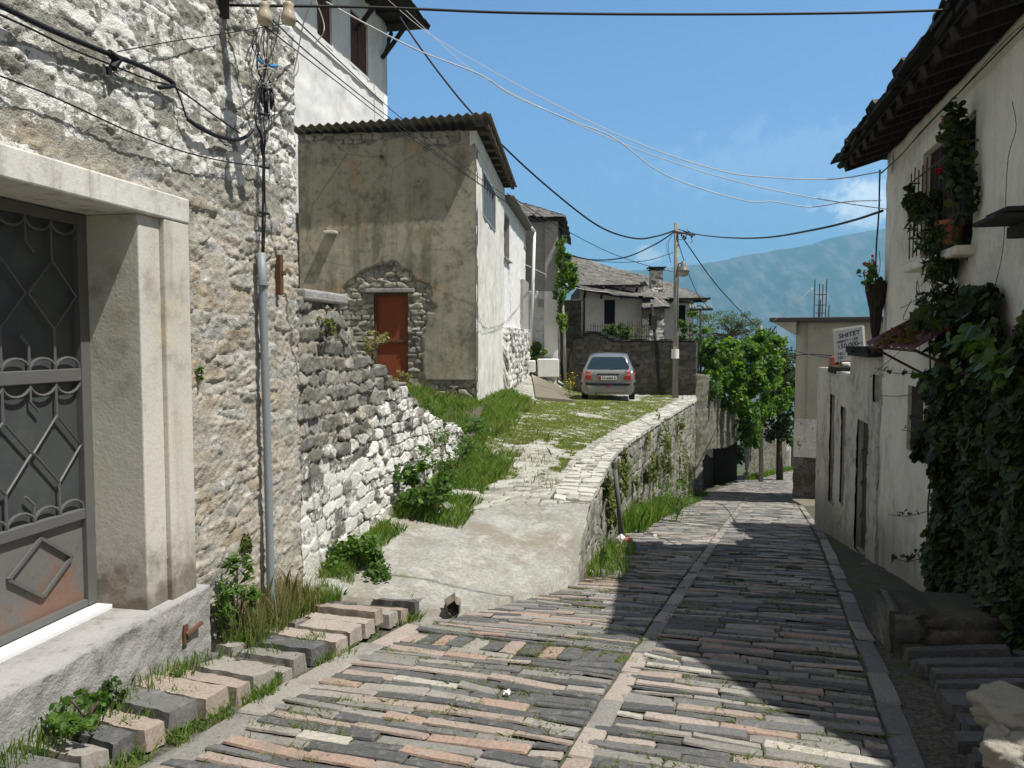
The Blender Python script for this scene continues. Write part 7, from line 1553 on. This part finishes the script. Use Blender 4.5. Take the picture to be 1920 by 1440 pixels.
    clump('tall_weed', w(445, 1112, .13), (.10, .10, .22), 330, .075, M_weed, LEAF_LONG, 'tall leafy weed growing left of the grey pipe', 'weed', seed=3, out=.3, up=.9)
    clump('tall_weed', w(424, 1135, .13), (.08, .08, .14), 160, .06, M_weed, LEAF_LONG, 'shorter weed between the tall weed and the door frame', 'weed', seed=4, out=.3, up=.9)
    clump('wall_fern', w(463, 1015, .04), (.03, .035, .085), 190, .026, M_moss, LEAF_6, 'small hanging fern on the stone wall above the tall weed', 'fern', seed=5, stem=False)
    clump('wall_fern', w(374, 700, .03), (.02, .022, .04), 60, .022, M_weed, LEAF_6, 'tiny fern sprouting from the stone wall beside the door frame', 'fern', seed=6, stem=False)
    clump('low_weed', w(165, 1325, .28), (.16, .16, .05), 240, .035, M_weed, LEAF_6, 'low leafy weeds below the concrete plinth', 'weed', seed=7)
    clump('low_weed', w(205, 1310, .16), (.05, .10, .09), 160, .03, M_dark, LEAF_6, 'darker upright weed against the concrete plinth', 'weed', seed=8)
    clump('crest_shrub', P(805, 770, 11.2), (.28, .4, .18), 700, .05, M_weed, LEAF_LONG, 'grassy tuft on the low end of the ruined wall', 'weed', seed=9, up=.9)
    clump('crest_shrub', P(885, 795, 10.9), (.22, .35, .12), 900, .06, M_weed, LEAF_LONG, 'grassy weeds covering the far low end of the ruined wall', 'weed', seed=19, up=.9)
    clump('leafy_weed', w(800, 905, .3), (.3, .3, .22), 900, .06, M_weed, LEAF_6, 'broad-leaved weeds at the ruined wall foot, nearest the concrete apron', 'weed', seed=20)
    clump('leafy_weed', w(845, 850, .35), (.3, .35, .25), 900, .06, M_weed, LEAF_LONG, 'tall weeds at the ruined wall foot, nearest its low far end', 'weed', seed=22, up=.9)
    clump('crest_shrub', w(700, 645, -.25), (.14, .25, .16), 330, .035, M_dry, LEAF_6, 'dry brown scrub on the crest of the ruined wall by the red door', 'shrub', seed=10)
    clump('crest_shrub', w(750, 712, -.2), (.13, .25, .12), 300, .035, M_dry, LEAF_6, 'dry scrub lower on the ruined wall crest', 'shrub', seed=12)
    clump('crest_shrub', w(618, 562, -.1), (.10, .12, .06), 200, .03, M_moss, LEAF_LONG, 'light green tuft on the concrete coping of the ruined wall', 'weed', seed=11, up=1)
    clump('crest_shrub', w(612, 612, .05), (.07, .08, .08), 130, .028, M_moss, LEAF_6, 'green creeper patch on the face of the ruined wall', 'weed', seed=13)
    clump('wall_foot_weed', P(1243, 935, 14.6) + np.array((.25, 0, 0)), (.25, .6, .35), 700, .07, M_weed, LEAF_LONG, 'large weed clump halfway along the foot of the retaining wall', 'weed', seed=15, up=.9)
    clump('wall_foot_weed', P(1113, 1035, 8.6) + np.array((.10, 0, 0)), (.08, .16, .16), 220, .045, M_weed, LEAF_LONG, 'small weed clump at the near corner of the retaining wall', 'weed', seed=16, up=.9)
    clump('yellow_flowers', P(1068, 722, 25), (.25, .9, .3), 420, .06, M_weed, LEAF_LONG, 'yellow flowering weeds left of the silver car', 'weed', seed=17, up=.9)
    g_ = np.random.default_rng(5); a = P(1070, 715, 24.9) + g_.normal(0, 1, (170, 3)) * np.array((.15, .5, .16)); tag(leaves('small_flowers', a, .035, M_yellow, None, LEAF_Q), kind='stuff')
    clump('hanging_weed', P(1338, 735, 29) + np.array((.0, 0, 0)), (.25, .5, .5), 500, .10, M_weed, LEAF_6, 'green plant rooted in the lower street wall near the stone corner', 'weed', seed=18)
M_moss = leaf_mat('moss_leaves', [(.07, .09, .02), (.11, .14, .03), (.15, .18, .05)], .35, .7); M_yellow = paint_mat('yellow_petal', (.55, .42, .02), .6)
build_weeds()

# concrete walk to the grey house
def build_walk():
    ys = np.linspace(21.3, 28.6, 30); cx = np.array([P(lerp(1040, 1022, (y - 21.3) / 7.3), 700, y)[0] for y in ys]); hw = np.linspace(.52, .50, 30)
    V = []; 
    for y, c, w in zip(ys, cx, hw):
        for k in (-1, 1): x = c + k * w; z = float(ramp_z(np.array(x), np.array(y))) + .07; V += [(x, y, z), (x, y, z - .25)]
    idx = np.arange(120).reshape(30, 4); q = [np.stack([idx[:-1, a], idx[:-1, c], idx[1:, c], idx[1:, a]], -1) for a, c in ((0, 2), (2, 3), (1, 0))]; q.append(np.array([[idx[0, 0], idx[0, 1], idx[0, 3], idx[0, 2]]]))
    tag(mk('walkway', V, q, M_frame_conc), kind='structure')
build_walk()

# stones fallen at the foot of the ruined wall and by the drain
def build_stones():
    rg = np.random.default_rng(9); lab = ['pale stone lying in grass where ramp and ruined wall meet', 'flat grey stone at the top edge of the concrete apron', 'small white stone near the retaining wall foot', 'grey stone in the weeds at the end of the ruined wall']
    for k, (px, py, Y, r) in enumerate(((815, 968, 8.6, .09), (878, 950, 8.9, .14), (1228, 1018, 11.6, .05), (852, 945, 8.9, .11))):
        q = P(px, py, Y); zf = float(ramp_z(np.array(q[0]), np.array(Y))) if px < 1100 else float(street_z(q[0], Y)); b = MB(); a = rg.uniform(0, 3)
        u = np.array((math.cos(a), math.sin(a))); v = np.array((-u[1], u[0])); c8 = []
        for z in (zf - .05, zf + r * .55):
            for i, j in ((-1, -1), (1, -1), (1, 1), (-1, 1)): e = np.array(q[:2]) + u * r * i * rg.uniform(.75, 1.1) + v * r * .75 * j * rg.uniform(.75, 1.1); c8.append((e[0], e[1], z + rg.uniform(-.01, .01)))
        b.hexa(c8); tag(b.build('loose_stone', M_rock_pale, None, bevel=.03, seg=3, loc=(q[0], q[1], zf)), lab[k], 'stone', 'loose stones')
M_rock_pale = plaster_mat('pale_stone', (.50, .48, .43), (.22, .20, .17), amt=.4, spots=.3, streak=.1, scale=4, bs=.6)
build_stones()

def build_fence():
    a, c = P(1108, 640, 30.6), P(1216, 640, 29.9); o = empty('iron_fence', a, 'thin rusty bar fence standing on the garden wall in front of the slate house', 'fence'); b = MB(); rg = np.random.default_rng(3); n = 26
    for k in range(n): q = lerp(a, c, k / (n - 1)); b.tube([q - np.array((0, 0, .3)), q + np.array((rg.uniform(-.02, .02), 0, .72 + rg.uniform(-.08, .1)))], .010, 4)
    for z in (.18, .6): b.tube([a + np.array((0, .01, z)), c + np.array((0, .01, z))], .010, 4)
    b.build('bars', M_rust_dk, o)
build_fence()
def build_scraps():
    for px, py, Y, r, mat, lab in ((711, 1093, 6.35, .016, M_scrap_blue, 'pale blue plastic scrap at the edge of the concrete apron'), (952, 1323, 4.02, .022, M_bag, 'white paper scrap lying between the street stones'), (1108, 1072, 7.9, .03, M_bag, 'crumpled white wrapper at the near corner of the retaining wall')):
        q = P(px, py, Y); q[2] = max(float(street_z(q[0], q[1])), float(ramp_z(np.array(q[0]), np.array(Y))) if px < 800 else -9) + .012; rg = np.random.default_rng(px); n = 6
        V = [(q[0] + r * (i - n / 2) / n * 2, q[1] + r * (j - n / 2) / n * 2.4, q[2] + rg.uniform(0, r * .9)) for i in range(n) for j in range(n)]; idx = np.arange(n * n).reshape(n, n); f = np.stack([idx[:-1, :-1], idx[1:, :-1], idx[1:, 1:], idx[:-1, 1:]], -1).reshape(-1, 4)
        tag(mk('paper_scrap', np.array(V), [f], mat, loc=tuple(q)), lab, 'litter')
M_scrap_blue = paint_mat('blue_plastic', (.35, .62, .68), .5)
build_scraps()
# ------------------------------------------------------------------ air
def build_haze():
    b = MB(); b.box(-9500, 11500, -60, 7600, -215, 930); m = bpy.data.materials.new('haze'); m.use_nodes = True; t = m.node_tree; t.nodes.remove(t.nodes['Principled BSDF'])
    v = t.nodes.new('ShaderNodeVolumePrincipled'); v.inputs['Color'].default_value = (.27, .67, 1.0, 1); v.inputs['Density'].default_value = HAZE; v.inputs['Anisotropy'].default_value = .1
    t.links.new(v.outputs[0], t.nodes['Material Output'].inputs['Volume']); o = b.build('haze', m); o['kind'] = 'stuff'
HAZE = 2.1e-4
build_haze()
